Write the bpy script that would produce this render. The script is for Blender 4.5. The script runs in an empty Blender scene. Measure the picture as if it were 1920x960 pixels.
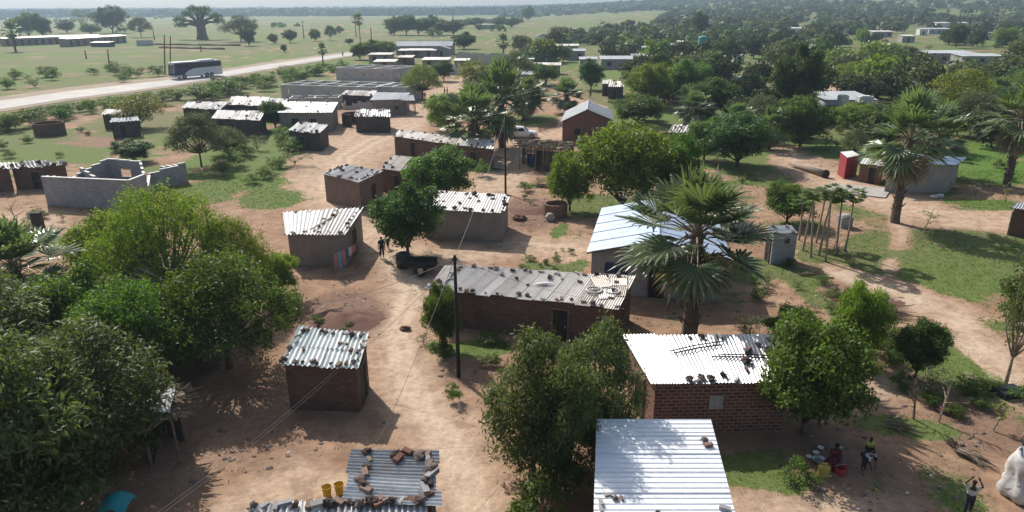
import bpy, math, random
import numpy as np
from mathutils import Vector, Matrix, noise

SC = bpy.context.scene
COL = SC.collection
R = math.radians
# ------------------------------------------------------------------ camera, light, exposure
CAMH = 17.0
PITCH = R(19.51)
ROLL = R(0.3)
FPX = 1321.0                     # focal length in photo pixels (photo 1920 wide)
cam_d = bpy.data.cameras.new('camera')
cam = bpy.data.objects.new('camera', cam_d)
COL.objects.link(cam)
_f = Vector((0, math.cos(PITCH), -math.sin(PITCH)))
_r0 = Vector((1, 0, 0)); _u0 = _r0.cross(_f)
_r = _r0 * math.cos(ROLL) - _u0 * math.sin(ROLL)
_u = _u0 * math.cos(ROLL) + _r0 * math.sin(ROLL)
cam.matrix_world = Matrix(((_r.x, _u.x, -_f.x, 0), (_r.y, _u.y, -_f.y, 0), (_r.z, _u.z, -_f.z, CAMH), (0, 0, 0, 1)))
cam_d.sensor_width = 36
cam_d.lens = FPX / 1920 * 36
cam_d.clip_start = 0.1
cam_d.clip_end = 12000
SC.camera = cam

SUN_EL, SUN_DIR = R(41), Vector((-0.54, 0.84))     # direction towards the sun in plan
world = bpy.data.worlds.new('World'); SC.world = world; world.use_nodes = True
wn = world.node_tree
bg = wn.nodes['Background']
sky = wn.nodes.new('ShaderNodeTexSky')
sky.sky_type = 'NISHITA'; sky.sun_disc = False
sky.sun_elevation = SUN_EL
sky.sun_rotation = math.atan2(SUN_DIR.x, SUN_DIR.y)
sky.altitude = 0; sky.air_density = 1.3; sky.dust_density = 3.0; sky.ozone_density = 1.0
wn.links.new(sky.outputs[0], bg.inputs[0]); bg.inputs[1].default_value = 0.11
sun_d = bpy.data.lights.new('sun', 'SUN'); sun = bpy.data.objects.new('sun', sun_d); COL.objects.link(sun)
sun_d.energy = 5.0; sun_d.angle = R(0.53); sun_d.color = (1.0, 0.945, 0.87)
_sd = Vector((SUN_DIR.x * math.cos(SUN_EL), SUN_DIR.y * math.cos(SUN_EL), math.sin(SUN_EL))).normalized()
sun.rotation_euler = _sd.to_track_quat('Z', 'Y').to_euler()
SC.view_settings.view_transform = 'Standard'; SC.view_settings.look = 'None'
SC.view_settings.exposure = 0.17; SC.view_settings.gamma = 1
SC.view_settings.use_curve_mapping = False
SC.cycles.max_bounces = 6; SC.cycles.transparent_max_bounces = 8
SC.cycles.volume_bounces = 0
SC.cycles.use_denoising = True

# ------------------------------------------------------------------ picking points on the ground from the photo
def ray(px, py):
    return (_f + _r * ((px - 960) / FPX) - _u * ((py - 480) / FPX))
def P(px, py, z=0.0):
    d = ray(px, py); t = (z - CAMH) / d.z
    return Vector((d.x * t, d.y * t, z))
def depth_of(p):
    return (Vector((p.x, p.y, p.z - CAMH))).dot(_f)
def height_at(p, py):            # height of the point above ground point p seen on photo row py
    d = ray(960, py); k = p.y / d.y
    return CAMH + d.z * k
def to_px(x, y, z=0.0):          # numpy arrays ok
    zz = z - CAMH
    dz = x * _f.x + y * _f.y + zz * _f.z
    a = (x * _r.x + y * _r.y + zz * _r.z) / dz
    b = (x * _u.x + y * _u.y + zz * _u.z) / dz
    return 960 + a * FPX, 480 - b * FPX
def mpp(p): return depth_of(p) / FPX       # metres per photo pixel

# ------------------------------------------------------------------ mesh builder
class MB:
    def __init__(s): s.v = []; s.f = []; s.uv = []; s.t = []; s.m = []
    def face(s, idx, uv=None, t=.5, m=0):
        s.f.append(tuple(idx)); s.uv.append(uv); s.t.append(t); s.m.append(m)
    def pts(s, ps):
        n = len(s.v); s.v += [tuple(p) for p in ps]; return list(range(n, n + len(ps)))
    def poly(s, ps, uv=None, t=.5, m=0): s.face(s.pts(ps), uv, t, m)
    def box(s, c, size, rz=0, t=.5, m=0, tilt=None):
        c = Vector(c); hx, hy, hz = size[0] / 2, size[1] / 2, size[2] / 2
        M = Matrix.Rotation(rz, 3, 'Z')
        if tilt is not None: M = M @ tilt
        k = s.pts([c + M @ Vector((x, y, z)) for z in (-hz, hz) for x, y in ((-hx, -hy), (hx, -hy), (hx, hy), (-hx, hy))])
        X, Y, Z = size
        for a, (uu, vv) in (((0, 1, 5, 4), (X, Z)), ((1, 2, 6, 5), (Y, Z)), ((2, 3, 7, 6), (X, Z)), ((3, 0, 4, 7), (Y, Z)), ((4, 5, 6, 7), (X, Y)), ((3, 2, 1, 0), (X, Y))):
            s.face([k[i] for i in a], [(0, 0), (uu, 0), (uu, vv), (0, vv)], t, m)
    def prism(s, foot, tops, z0=-.1, t=.5, m=0, cap=True, sub=None):
        n = len(foot); u = 0
        for i in range(n):
            a, b = foot[i], foot[(i + 1) % n]; L = math.hypot(b[0] - a[0], b[1] - a[1])
            ta, tb = tops[i], tops[(i + 1) % n]
            s.poly([(a[0], a[1], z0), (b[0], b[1], z0), (b[0], b[1], tb), (a[0], a[1], ta)],
                   [(u, z0), (u + L, z0), (u + L, tb), (u, ta)], t, m); u += L
        if cap: s.poly([(foot[i][0], foot[i][1], tops[i]) for i in range(n)], [(f[0], f[1]) for f in foot], t, m)
    def tube(s, ps, rs, n=7, t=.5, m=0, cap=True):
        ps = [Vector(p) for p in ps]
        if not hasattr(rs, '__len__'): rs = [rs] * len(ps)
        rings = []
        for i, p in enumerate(ps):
            d = (ps[min(i + 1, len(ps) - 1)] - ps[max(i - 1, 0)])
            if d.length < 1e-9: d = Vector((0, 0, 1))
            d.normalize(); a = d.cross(Vector((0, 0, 1)) if abs(d.z) < .9 else Vector((1, 0, 0))).normalized(); b = d.cross(a)
            rings.append(s.pts([p + (a * math.cos(2 * math.pi * k / n) + b * math.sin(2 * math.pi * k / n)) * rs[i] for k in range(n)]))
        for i in range(len(rings) - 1):
            for k in range(n):
                s.face([rings[i][k], rings[i][(k + 1) % n], rings[i + 1][(k + 1) % n], rings[i + 1][k]], None, t, m)
        if cap: s.face(rings[0][::-1], None, t, m); s.face(rings[-1], None, t, m)
    def ell(s, c, r, n=8, k=5, rough=0, seed=0, t=.5, m=0, rz=0):
        c = Vector(c); rows = []; M = Matrix.Rotation(rz, 3, 'Z')
        for i in range(k + 1):
            th = math.pi * i / k; ring = []
            for j in range(n if 0 < i < k else 1):
                ph = 2 * math.pi * j / n
                d = Vector((math.sin(th) * math.cos(ph), math.sin(th) * math.sin(ph), math.cos(th)))
                q = 1 + rough * noise.noise(d * 1.7 + Vector((seed * 3.1, seed, 0)))
                ring.append(c + M @ Vector((d.x * r[0] * q, d.y * r[1] * q, d.z * r[2] * q)))
            rows.append(s.pts(ring))
        for i in range(k):
            A, B = rows[i], rows[i + 1]
            for j in range(n):
                j2 = (j + 1) % n
                if len(A) == 1: s.face([A[0], B[j], B[j2]], None, t, m)
                elif len(B) == 1: s.face([A[j], B[0], A[j2]], None, t, m)
                else: s.face([A[j], B[j], B[j2], A[j2]], None, t, m)
    def lathe(s, prof, c=(0, 0, 0), n=14, t=.5, m=0):
        c = Vector(c); rows = []
        for r, z in prof: rows.append(s.pts([c + Vector((r * math.cos(2 * math.pi * k / n), r * math.sin(2 * math.pi * k / n), z)) for k in range(n)]))
        for A, B in zip(rows, rows[1:]):
            for k in range(n): s.face([A[k], A[(k + 1) % n], B[(k + 1) % n], B[k]], None, t, m)
        s.face(rows[0][::-1], None, t, m); s.face(rows[-1], None, t, m)
    def mesh(s, name, mats, off=(0, 0, 0), smooth=False):
        me = bpy.data.meshes.new(name)
        o = Vector(off)
        me.from_pydata([(v[0] - o.x, v[1] - o.y, v[2] - o.z) for v in s.v], [], s.f)
        for mt in (mats if isinstance(mats, (list, tuple)) else [mats]): me.materials.append(mt)
        if any(s.m): me.polygons.foreach_set('material_index', s.m)
        at = me.attributes.new('tint', 'FLOAT', 'FACE'); at.data.foreach_set('value', s.t)
        if any(u is not None for u in s.uv):
            ul = me.uv_layers.new(name='UVMap'); arr = []
            for fc, u in zip(s.f, s.uv):
                arr += [c for q in (u if u is not None else [(0, 0)] * len(fc)) for c in q]
            ul.data.foreach_set('uv', arr)
        if smooth: me.polygons.foreach_set('use_smooth', [True] * len(s.f))
        me.validate(); me.update()
        return me
    def build(s, name, mats, parent=None, smooth=False, off=None):
        if parent is not None:
            me = s.mesh(name, mats, parent.location, smooth); o = bpy.data.objects.new(name, me); COL.objects.link(o)
            o.parent = parent
        else:
            off = Vector(off or (0, 0, 0)); me = s.mesh(name, mats, off, smooth)
            o = bpy.data.objects.new(name, me); COL.objects.link(o); o.location = off
        return o

def tag(o, label=None, cat=None, group=None, kind=None):
    if label: o['label'] = label
    if cat: o['category'] = cat
    if group: o['group'] = group
    if kind: o['kind'] = kind
    return o
def empty(name, loc, label, cat, group=None):
    o = bpy.data.objects.new(name, None); COL.objects.link(o); o.location = loc
    o.empty_display_size = .2
    return tag(o, label, cat, group)
def sub(root, parent_obj, mb, name, mats, smooth=False):       # sub-part: mesh in root coordinates under a part (part sits at root origin)
    me = mb.mesh(name, mats, root.location, smooth); o = bpy.data.objects.new(name, me); COL.objects.link(o); o.parent = parent_obj
    return o

# ------------------------------------------------------------------ materials
def newmat(name):
    m = bpy.data.materials.new(name); m.use_nodes = True
    nt = m.node_tree; b = nt.nodes['Principled BSDF']
    return m, nt, b
def N(nt, typ, **kw):
    n = nt.nodes.new(typ)
    for k, v in kw.items(): setattr(n, k, v)
    return n
def L(nt, a, b): nt.links.new(a, b)
def noise_n(nt, scale, detail=4, coord=None, rough=.6):
    n = N(nt, 'ShaderNodeTexNoise'); n.inputs['Scale'].default_value = scale; n.inputs['Detail'].default_value = detail
    n.inputs['Roughness'].default_value = rough
    if coord is not None: L(nt, coord, n.inputs['Vector'])
    return n
def ramp(nt, inp, stops):
    r = N(nt, 'ShaderNodeValToRGB'); el = r.color_ramp.elements
    while len(el) < len(stops): el.new(.5)
    for e, (p, c) in zip(el, stops): e.position = p; e.color = (c[0], c[1], c[2], 1) if hasattr(c, '__len__') else (c, c, c, 1)
    L(nt, inp, r.inputs[0]); return r
def mixc(nt, fac, a, b, mode='MIX'):
    m = N(nt, 'ShaderNodeMix'); m.data_type = 'RGBA'; m.blend_type = mode
    for sock, v in ((m.inputs[0], fac), (m.inputs[6], a), (m.inputs[7], b)):
        if hasattr(v, 'is_output'): L(nt, v, sock)
        elif hasattr(v, '__len__'): sock.default_value = (v[0], v[1], v[2], 1)
        else: sock.default_value = v if sock == m.inputs[0] else (v, v, v, 1)
    return m.outputs[2]
def bump(nt, b, h, strength=.4, dist=.05):
    n = N(nt, 'ShaderNodeBump'); n.inputs['Strength'].default_value = strength; n.inputs['Distance'].default_value = dist
    L(nt, h, n.inputs['Height']); L(nt, n.outputs[0], b.inputs['Normal'])
def attr(nt, name, kind='GEOMETRY'):
    a = N(nt, 'ShaderNodeAttribute'); a.attribute_name = name; a.attribute_type = kind; return a
def mat_earth(name, col, col2, scale=1.2, bmp=.5, rough=.95, fine=14):
    m, nt, b = newmat(name); g = N(nt, 'ShaderNodeNewGeometry').outputs['Position']
    n1 = noise_n(nt, scale, 5, g); n2 = noise_n(nt, fine, 3, g)
    c = mixc(nt, ramp(nt, n1.outputs[0], [(.35, 0), (.65, 1)]).outputs[0], col, col2)
    c = mixc(nt, .35, c, ramp(nt, n2.outputs[0], [(.3, .35), (.7, 1)]).outputs[0], 'MULTIPLY')
    L(nt, c, b.inputs['Base Color']); b.inputs['Roughness'].default_value = rough
    b.inputs['Specular IOR Level'].default_value = .2
    bump(nt, b, n2.outputs[0], bmp, .04); return m
def mat_plain(name, col, rough=.6, metallic=0, var=.2, scale=6):
    m, nt, b = newmat(name); g = N(nt, 'ShaderNodeNewGeometry').outputs['Position']
    n1 = noise_n(nt, scale, 4, g)
    c = mixc(nt, var, col, ramp(nt, n1.outputs[0], [(.3, .3), (.7, 1.0)]).outputs[0], 'MULTIPLY')
    L(nt, c, b.inputs['Base Color']); b.inputs['Roughness'].default_value = rough; b.inputs['Metallic'].default_value = metallic
    return m
def mat_brick(name, c1, c2, mortar, bw=.24, bh=.1, ms=.018, stain=.45, rough=.9, bmp=.6):
    m, nt, b = newmat(name); uv = N(nt, 'ShaderNodeUVMap').outputs[0]; g = N(nt, 'ShaderNodeNewGeometry').outputs['Position']
    br = N(nt, 'ShaderNodeTexBrick'); L(nt, uv, br.inputs['Vector'])
    br.inputs['Color1'].default_value = (*c1, 1); br.inputs['Color2'].default_value = (*c2, 1); br.inputs['Mortar'].default_value = (*mortar, 1)
    br.inputs['Scale'].default_value = 1; br.inputs['Mortar Size'].default_value = ms; br.inputs['Brick Width'].default_value = bw
    br.inputs['Row Height'].default_value = bh; br.inputs['Mortar Smooth'].default_value = .3
    n1 = noise_n(nt, .9, 5, g); n2 = noise_n(nt, 9, 3, g)
    c = mixc(nt, stain, br.outputs[0], ramp(nt, n1.outputs[0], [(.3, .35), (.7, 1)]).outputs[0], 'MULTIPLY')
    c = mixc(nt, .3, c, ramp(nt, n2.outputs[0], [(.3, .4), (.7, 1)]).outputs[0], 'MULTIPLY')
    L(nt, c, b.inputs['Base Color']); b.inputs['Roughness'].default_value = rough; b.inputs['Specular IOR Level'].default_value = .2
    inv = N(nt, 'ShaderNodeMath', operation='SUBTRACT'); inv.inputs[0].default_value = 1; L(nt, br.outputs[1], inv.inputs[1])
    bump(nt, b, inv.outputs[0], bmp, .02); return m
def mat_sheet(name, base, dark, rust=.3, metallic=.55, rough=.38, dirt=.35):
    m, nt, b = newmat(name); g = N(nt, 'ShaderNodeNewGeometry').outputs['Position']; t = attr(nt, 'tint').outputs['Fac']
    c = mixc(nt, t, dark, base)
    n1 = noise_n(nt, 1.6, 6, g, .7); n2 = noise_n(nt, 7, 4, g, .7)
    add = N(nt, 'ShaderNodeMath', operation='MULTIPLY_ADD'); L(nt, t, add.inputs[0]); add.inputs[1].default_value = -.25; L(nt, n1.outputs[0], add.inputs[2])
    rm = ramp(nt, add.outputs[0], [(.52 - rust * .35, 0), (.66 - rust * .3, 1)])
    c = mixc(nt, .25, c, ramp(nt, n2.outputs[0], [(.3, .4), (.65, 1)]).outputs[0], 'MULTIPLY')
    c = mixc(nt, dirt, c, ramp(nt, n1.outputs[0], [(.38, .55), (.56, 1)]).outputs[0], 'MULTIPLY')
    rc = mixc(nt, n2.outputs[0], (.13, .075, .05), (.26, .17, .12))
    fm = N(nt, 'ShaderNodeMath', operation='MULTIPLY'); L(nt, rm.outputs[0], fm.inputs[0]); fm.inputs[1].default_value = min(1, rust * 1.6)
    c = mixc(nt, fm.outputs[0], c, rc); L(nt, c, b.inputs['Base Color'])
    mm = N(nt, 'ShaderNodeMath', operation='MULTIPLY_ADD'); L(nt, fm.outputs[0], mm.inputs[0]); mm.inputs[1].default_value = -metallic; mm.inputs[2].default_value = metallic
    L(nt, mm.outputs[0], b.inputs['Metallic'])
    rr = N(nt, 'ShaderNodeMath', operation='MULTIPLY_ADD'); L(nt, n2.outputs[0], rr.inputs[0]); rr.inputs[1].default_value = .3; rr.inputs[2].default_value = rough - .12
    L(nt, rr.outputs[0], b.inputs['Roughness']); n3 = noise_n(nt, 2.2, 3, g); bump(nt, b, n3.outputs[0], dirt, .06)
    return m
def mat_leaf(name, dark, light, trans=.35, rough=.55):
    m, nt, b = newmat(name); t = attr(nt, 'tint').outputs['Fac']; oi = N(nt, 'ShaderNodeObjectInfo').outputs['Random']
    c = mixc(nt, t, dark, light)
    hs = N(nt, 'ShaderNodeHueSaturation'); L(nt, c, hs.inputs['Color'])
    k = N(nt, 'ShaderNodeMath', operation='MULTIPLY_ADD'); L(nt, oi, k.inputs[0]); k.inputs[1].default_value = .035; k.inputs[2].default_value = .482
    L(nt, k.outputs[0], hs.inputs['Hue']); k2 = N(nt, 'ShaderNodeMath', operation='MULTIPLY_ADD'); L(nt, oi, k2.inputs[0]); k2.inputs[1].default_value = .35; k2.inputs[2].default_value = .85
    L(nt, k2.outputs[0], hs.inputs['Value'])
    L(nt, hs.outputs[0], b.inputs['Base Color']); b.inputs['Roughness'].default_value = rough; b.inputs['Specular IOR Level'].default_value = .3
    tr = N(nt, 'ShaderNodeBsdfTranslucent'); L(nt, mixc(nt, 1.0, hs.outputs[0], (1.5, 1.6, .7), 'MULTIPLY'), tr.inputs[0])
    ms = N(nt, 'ShaderNodeMixShader'); ms.inputs[0].default_value = trans
    L(nt, b.outputs[0], ms.inputs[1]); L(nt, tr.outputs[0], ms.inputs[2]); L(nt, ms.outputs[0], nt.nodes['Material Output'].inputs[0]); return m

M = {}
M['mud'] = mat_brick('mud_brick', (.165, .102, .078), (.215, .138, .103), (.15, .095, .073), .36, .15, .02, .5, .95, .5)
M['mud_red'] = mat_brick('red_mud_brick', (.205, .105, .08), (.26, .14, .10), (.18, .10, .078), .34, .15, .02, .45, .95, .5)
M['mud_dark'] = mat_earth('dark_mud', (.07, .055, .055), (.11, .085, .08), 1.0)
M['mud_grey'] = mat_earth('grey_mud', (.25, .205, .18), (.33, .28, .245), .9)
M['plaster'] = mat_earth('cement_render', (.30, .285, .27), (.38, .36, .34), .6, .2)
M['plaster_white'] = mat_earth('white_render', (.60, .59, .57), (.70, .69, .66), .6, .2)
M['bluewall'] = mat_earth('pale_blue_render', (.38, .44, .52), (.48, .53, .60), .6, .2)
M['block'] = mat_brick('concrete_block', (.36, .355, .37), (.45, .44, .45), (.30, .29, .29), .4, .2, .012, .35)
M['block_pale'] = mat_brick('pale_block', (.56, .52, .50), (.64, .60, .58), (.46, .43, .41), .4, .2, .012, .3)
M['brick'] = mat_brick('burnt_brick', (.13, .055, .045), (.24, .105, .08), (.32, .22, .17), .36, .16, .032, .3)
M['brick_red'] = mat_brick('fired_brick', (.26, .085, .065), (.34, .12, .085), (.30, .19, .15), .25, .1, .02, .3)
M['brick_clay'] = mat_brick('clay_brick', (.25, .17, .14), (.32, .22, .18), (.22, .16, .13), .34, .16, .015, .35)
M['cap'] = mat_plain('cement_cap', (.78, .77, .74), .85)
M['concrete'] = mat_earth('concrete', (.34, .32, .30), (.44, .42, .39), .8, .2)
M['zinc'] = mat_sheet('zinc_sheet', (.68, .68, .67), (.36, .35, .34), .22)
M['zinc_white'] = mat_sheet('whitened_sheet', (.80, .79, .77), (.50, .48, .46), .24, .25, .5)
M['zinc_rust'] = mat_sheet('rusty_sheet', (.74, .71, .67), (.40, .35, .31), .32, .25, .5)
M['zinc_new'] = mat_sheet('new_sheet', (.89, .91, .94), (.80, .82, .85), 0.02, .12, .45, .12)
M['zinc_shine'] = mat_sheet('shiny_sheet', (.66, .67, .68), (.34, .36, .38), .2, .6, .45)
M['zinc_blue'] = mat_sheet('blue_sheet', (.50, .60, .74), (.42, .52, .66), 0.0, .3, .4)
M['zinc_bg'] = mat_sheet('teal_sheet', (.66, .70, .68), (.30, .37, .37), .12, .3, .45)
M['asbestos'] = mat_sheet('grey_sheet', (.44, .47, .50), (.33, .36, .39), .05, .1, .8)
M['thatch'] = mat_earth('thatch', (.16, .12, .08), (.27, .21, .15), 3, .9)
M['wood'] = mat_earth('weathered_wood', (.16, .12, .09), (.26, .20, .15), 3, .4)
M['wood_dark'] = mat_earth('dark_wood', (.035, .028, .024), (.06, .045, .04), 3, .4)
M['bark'] = mat_earth('bark', (.10, .075, .06), (.18, .14, .11), 4, .8)
M['bark_pale'] = mat_earth('pale_bark', (.26, .21, .16), (.36, .30, .23), 4, .6)
M['rock'] = mat_earth('stone', (.13, .10, .085), (.26, .20, .175), 3, .6)
M['rock_dark'] = mat_earth('dark_stone', (.05, .038, .034), (.11, .08, .07), 3, .6)
M['blue_paint'] = mat_plain('blue_paint', (.02, .04, .16), .5)
M['dark_glass'] = mat_plain('dark_pane', (.02, .022, .028), .15)
M['red_paint'] = mat_plain('red_paint', (.30, .035, .045), .55)
M['white_paint'] = mat_plain('white_paint', (.74, .74, .76), .35, 0, .1)
M['navy_paint'] = mat_plain('navy_paint', (.025, .02, .075), .5)
M['grey_paint'] = mat_plain('silver_paint', (.42, .42, .46), .35)
M['tyre'] = mat_plain('rubber', (.02, .02, .02), .9)
M['steel'] = mat_plain('steel', (.4, .4, .4), .4, .8)
M['yellow'] = mat_plain('yellow_plastic', (.62, .42, .02), .5)
M['yellow_dull'] = mat_plain('dull_yellow_plastic', (.42, .36, .08), .5)
M['red_plastic'] = mat_plain('red_plastic', (.42, .05, .05), .45)
M['black_plastic'] = mat_plain('black_plastic', (.018, .02, .024), .5)
M['teal'] = mat_plain('teal_cloth', (.03, .30, .34), .7)
M['tank_green'] = mat_plain('green_tank', (.10, .36, .31), .6)
M['white_cloth'] = mat_plain('woven_plastic', (.60, .58, .56), .7, 0, .5, 7)
M['skin'] = mat_plain('skin', (.045, .026, .018), .5)
M['hair'] = mat_plain('hair', (.008, .007, .007), .9)
M['shirt_white'] = mat_plain('white_shirt', (.55, .54, .52), .9)
M['shirt_lime'] = mat_plain('lime_shirt', (.55, .60, .10), .9)
M['cloth_red'] = mat_plain('maroon_cloth', (.13, .015, .035), .9)
M['cloth_dark'] = mat_plain('dark_cloth', (.03, .028, .035), .9)
M['cloth_blue'] = mat_plain('blue_cloth', (.04, .10, .28), .9)
M['cloth_lightblue'] = mat_plain('light_blue_cloth', (.20, .34, .50), .9)
M['cloth_pink'] = mat_plain('pink_cloth', (.45, .20, .18), .9)
M['cloth_tan'] = mat_plain('tan_cloth', (.22, .13, .07), .9)
M['wire'] = mat_plain('wire', (.22, .21, .20), .6)
M['pole'] = mat_plain('creosoted_pole', (.018, .015, .013), .8)
M['pole_brown'] = mat_plain('brown_pole', (.16, .10, .07), .8)
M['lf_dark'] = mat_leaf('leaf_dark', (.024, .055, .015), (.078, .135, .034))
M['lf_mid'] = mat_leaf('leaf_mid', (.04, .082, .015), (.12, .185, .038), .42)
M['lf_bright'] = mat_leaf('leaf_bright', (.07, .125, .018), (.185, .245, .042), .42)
M['lf_feather'] = mat_leaf('leaf_feathery', (.045, .075, .025), (.135, .165, .065), .4)
M['lf_far'] = mat_leaf('leaf_far', (.028, .048, .02), (.08, .10, .042), .08, 1.0)
M['lf_fargreen'] = mat_leaf('leaf_far_green', (.04, .062, .02), (.11, .135, .05), .15, .9)
M['lf_grey'] = mat_leaf('leaf_greygreen', (.06, .078, .038), (.135, .155, .08))
M['lf_yellow'] = mat_leaf('leaf_yellow', (.10, .13, .025), (.22, .23, .05))
M['lf_palm'] = mat_leaf('leaf_palm', (.045, .08, .035), (.19, .25, .13), .28, .33)
M['lf_dead'] = mat_leaf('leaf_dead', (.12, .09, .06), (.30, .24, .17), .2)
M['grassblade'] = mat_leaf('grass_blades', (.05, .125, .012), (.115, .235, .026), .35)
# ------------------------------------------------------------------ ground: one sheet to the horizon
rng = np.random.default_rng(7)
def vnoise(x, y, s, seed=0, octs=3):
    out = np.zeros_like(x); amp = 1; tot = 0
    for o in range(octs):
        a = x / s * 2**o + 17.3 * seed + o * 5.1; b = y / s * 2**o - 9.7 * seed + o * 3.7
        i = np.floor(a); j = np.floor(b); fa = a - i; fb = b - j
        fa = fa * fa * (3 - 2 * fa); fb = fb * fb * (3 - 2 * fb)
        def h(p, q):
            v = np.sin(p * 127.1 + q * 311.7 + seed * 13.1) * 43758.5453
            return v - np.floor(v)
        out += amp * ((h(i, j) * (1 - fa) + h(i + 1, j) * fa) * (1 - fb) + (h(i, j + 1) * (1 - fa) + h(i + 1, j + 1) * fa) * fb)
        tot += amp; amp *= .5
    return out / tot
def sstep(x, a, b):
    t = np.clip((x - a) / (b - a), 0, 1); return t * t * (3 - 2 * t)
def terrain(x, y):
    x = np.asarray(x, float); y = np.asarray(y, float)
    d = np.maximum(y, 1)
    near = (vnoise(x, y, 2.3, 3) - .5) * .10
    fade = 1 - sstep(y, 90, 120)
    ridge = sstep(y, 480, 1500) * sstep(x / d, .02, .45) * 26 + sstep(y, 500, 2600) * 10 * sstep(x / d, -.1, .2)
    ridge = ridge + sstep(y, 2500, 4500) * (8 + 14 * vnoise(x, y, 900, 5))
    return near * fade - .02 + ridge
def ell_mask(px, py, lst):
    m = np.zeros_like(px)
    for e in lst:
        cx, cy, rx, ry = e[:4]; ang = R(e[4]) if len(e) > 4 else 0; s = e[5] if len(e) > 5 else 1
        dx, dy = px - cx, py - cy
        u = dx * math.cos(ang) + dy * math.sin(ang); v = -dx * math.sin(ang) + dy * math.cos(ang)
        q = (u / rx)**2 + (v / ry)**2
        m = np.maximum(m, s * np.clip(1.6 - q * 1.1, 0, 1))
    return m
def line_mask(px, py, pts, wid):
    m = np.zeros_like(px)
    for (x0, y0, w0), (x1, y1, w1) in zip(pts, pts[1:]):
        dx, dy = x1 - x0, y1 - y0; t = np.clip(((px - x0) * dx + (py - y0) * dy) / (dx * dx + dy * dy), 0, 1)
        d = np.hypot((px - x0 - dx * t) * wid, py - y0 - dy * t); w = w0 + (w1 - w0) * t
        m = np.maximum(m, np.clip(1.5 - d / w, 0, 1))
    return m
GRASS = [(1790, 500, 170, 62, 8), (1650, 470, 85, 40, 0), (1620, 510, 60, 25, 20), (1830, 392, 120, 20), (1790, 685, 110, 42, 14), (1500, 515, 55, 14, 30), (1560, 580, 110, 18, 32), (1420, 500, 70, 16),
         (1035, 497, 62, 24), (1110, 385, 80, 22), (1430, 915, 95, 26), (1400, 880, 80, 34), (1700, 800, 120, 20, 8), (1790, 620, 60, 26, 10), (1830, 570, 80, 20, 10, .5),
         (500, 285, 170, 42, -6), (540, 345, 100, 40, -20), (70, 290, 140, 24), (330, 235, 200, 30), (60, 255, 90, 20), (380, 350, 120, 30, 0, .8), (120, 440, 120, 30, 0, .5),
         (1000, 225, 70, 12), (1150, 200, 45, 14), (1130, 175, 40, 12, 0, .8), (850, 740, 22, 14), (900, 655, 70, 20, 0, .8), (1640, 190, 160, 30), (1850, 150, 160, 30, 0, .9), (1380, 190, 60, 14),
         (1290, 160, 60, 14), (800, 650, 36, 16, 0, .7), (620, 190, 120, 14, 0, .6), (1700, 300, 60, 20, 0, .8), (1850, 330, 100, 26, 0, .9), (1460, 290, 60, 16, 0, .7), (1720, 740, 70, 14, 10, .5),
         (1560, 480, 80, 14, 0, .8), (1045, 435, 30, 12, -40, .8), (1290, 900, 70, 40, 0, .8), (960, 880, 60, 60, 0, .5), (430, 690, 90, 60, 0, .4), (1390, 540, 50, 40, 0, .7), (1880, 460, 100, 50)]
SANDP = [[(880, 960, 60), (850, 850, 60), (760, 720, 50), (740, 620, 40), (770, 540, 36), (730, 470, 26), (640, 400, 22), (600, 340, 50), (640, 290, 50), (690, 260, 40), (770, 230, 22), (820, 185, 18), (870, 155, 14), (890, 130, 8)],
         [(700, 470, 22), (820, 485, 20), (980, 460, 20), (1080, 470, 26)], [(960, 300, 28), (900, 350, 22), (960, 345, 20), (1000, 250, 10)], [(1940, 420, 22), (1780, 410, 18), (1600, 355, 24), (1480, 300, 24), (1460, 285, 14)],
         [(1690, 410, 12), (1675, 480, 8), (1665, 515, 7)], [(1560, 505, 12), (1700, 550, 16), (1800, 600, 26), (1870, 680, 30), (1930, 740, 30)], [(960, 265, 10), (1050, 250, 12), (1060, 225, 8)],
         [(440, 960, 40), (560, 900, 40), (700, 930, 30)], [(1380, 950, 30), (1560, 955, 26), (1700, 950, 20)], [(1560, 760, 30), (1680, 720, 26)], [(0, 420, 20), (100, 410, 16)], [(1130, 205, 6), (1060, 190, 8)], [(1540, 175, 10), (1600, 155, 6)]]
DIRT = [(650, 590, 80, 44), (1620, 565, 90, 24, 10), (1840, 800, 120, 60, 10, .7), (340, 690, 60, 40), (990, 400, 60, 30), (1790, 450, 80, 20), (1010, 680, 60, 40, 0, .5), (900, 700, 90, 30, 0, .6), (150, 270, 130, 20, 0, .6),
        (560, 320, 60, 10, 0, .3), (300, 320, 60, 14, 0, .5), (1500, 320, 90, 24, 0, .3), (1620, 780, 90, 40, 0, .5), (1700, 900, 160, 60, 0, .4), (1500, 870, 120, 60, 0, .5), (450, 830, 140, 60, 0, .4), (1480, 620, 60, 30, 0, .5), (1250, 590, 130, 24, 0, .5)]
def grass_mask(x, y):
    px, py = to_px(x, y, 0.0)
    m = ell_mask(px, py, GRASS)
    base = .75 * np.clip((190 - py) / 60, 0, 1) + .62 * ((px < 620) & (py < 340)) * np.clip((345 - py) / 30, 0, 1) + .62 * (px > 1100) * np.clip((330 - py) / 60, 0, 1) + .34 * (px > 1250) + .2 * (px > 880) * (py < 440)
    sand = np.zeros_like(px)
    for l in SANDP: sand = np.maximum(sand, line_mask(px, py, l, .8))
    m = np.maximum(m, np.minimum(base, .8)) * (1 - .92 * sand)
    n = vnoise(x, y, 2.8, 11, 4)
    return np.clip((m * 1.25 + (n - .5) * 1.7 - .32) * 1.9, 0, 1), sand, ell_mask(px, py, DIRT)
ys = [1.5]
while ys[-1] < 9000:
    y0 = ys[-1]; ys.append(y0 + max(.30, (y0 - 60) * .02 if y0 > 60 else .3) + (.0 if y0 < 15 else (y0 - 15) * .003))
ys = np.array([-4., -1.] + ys)
NX = 340
tt = np.linspace(-1, 1, NX)
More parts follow.
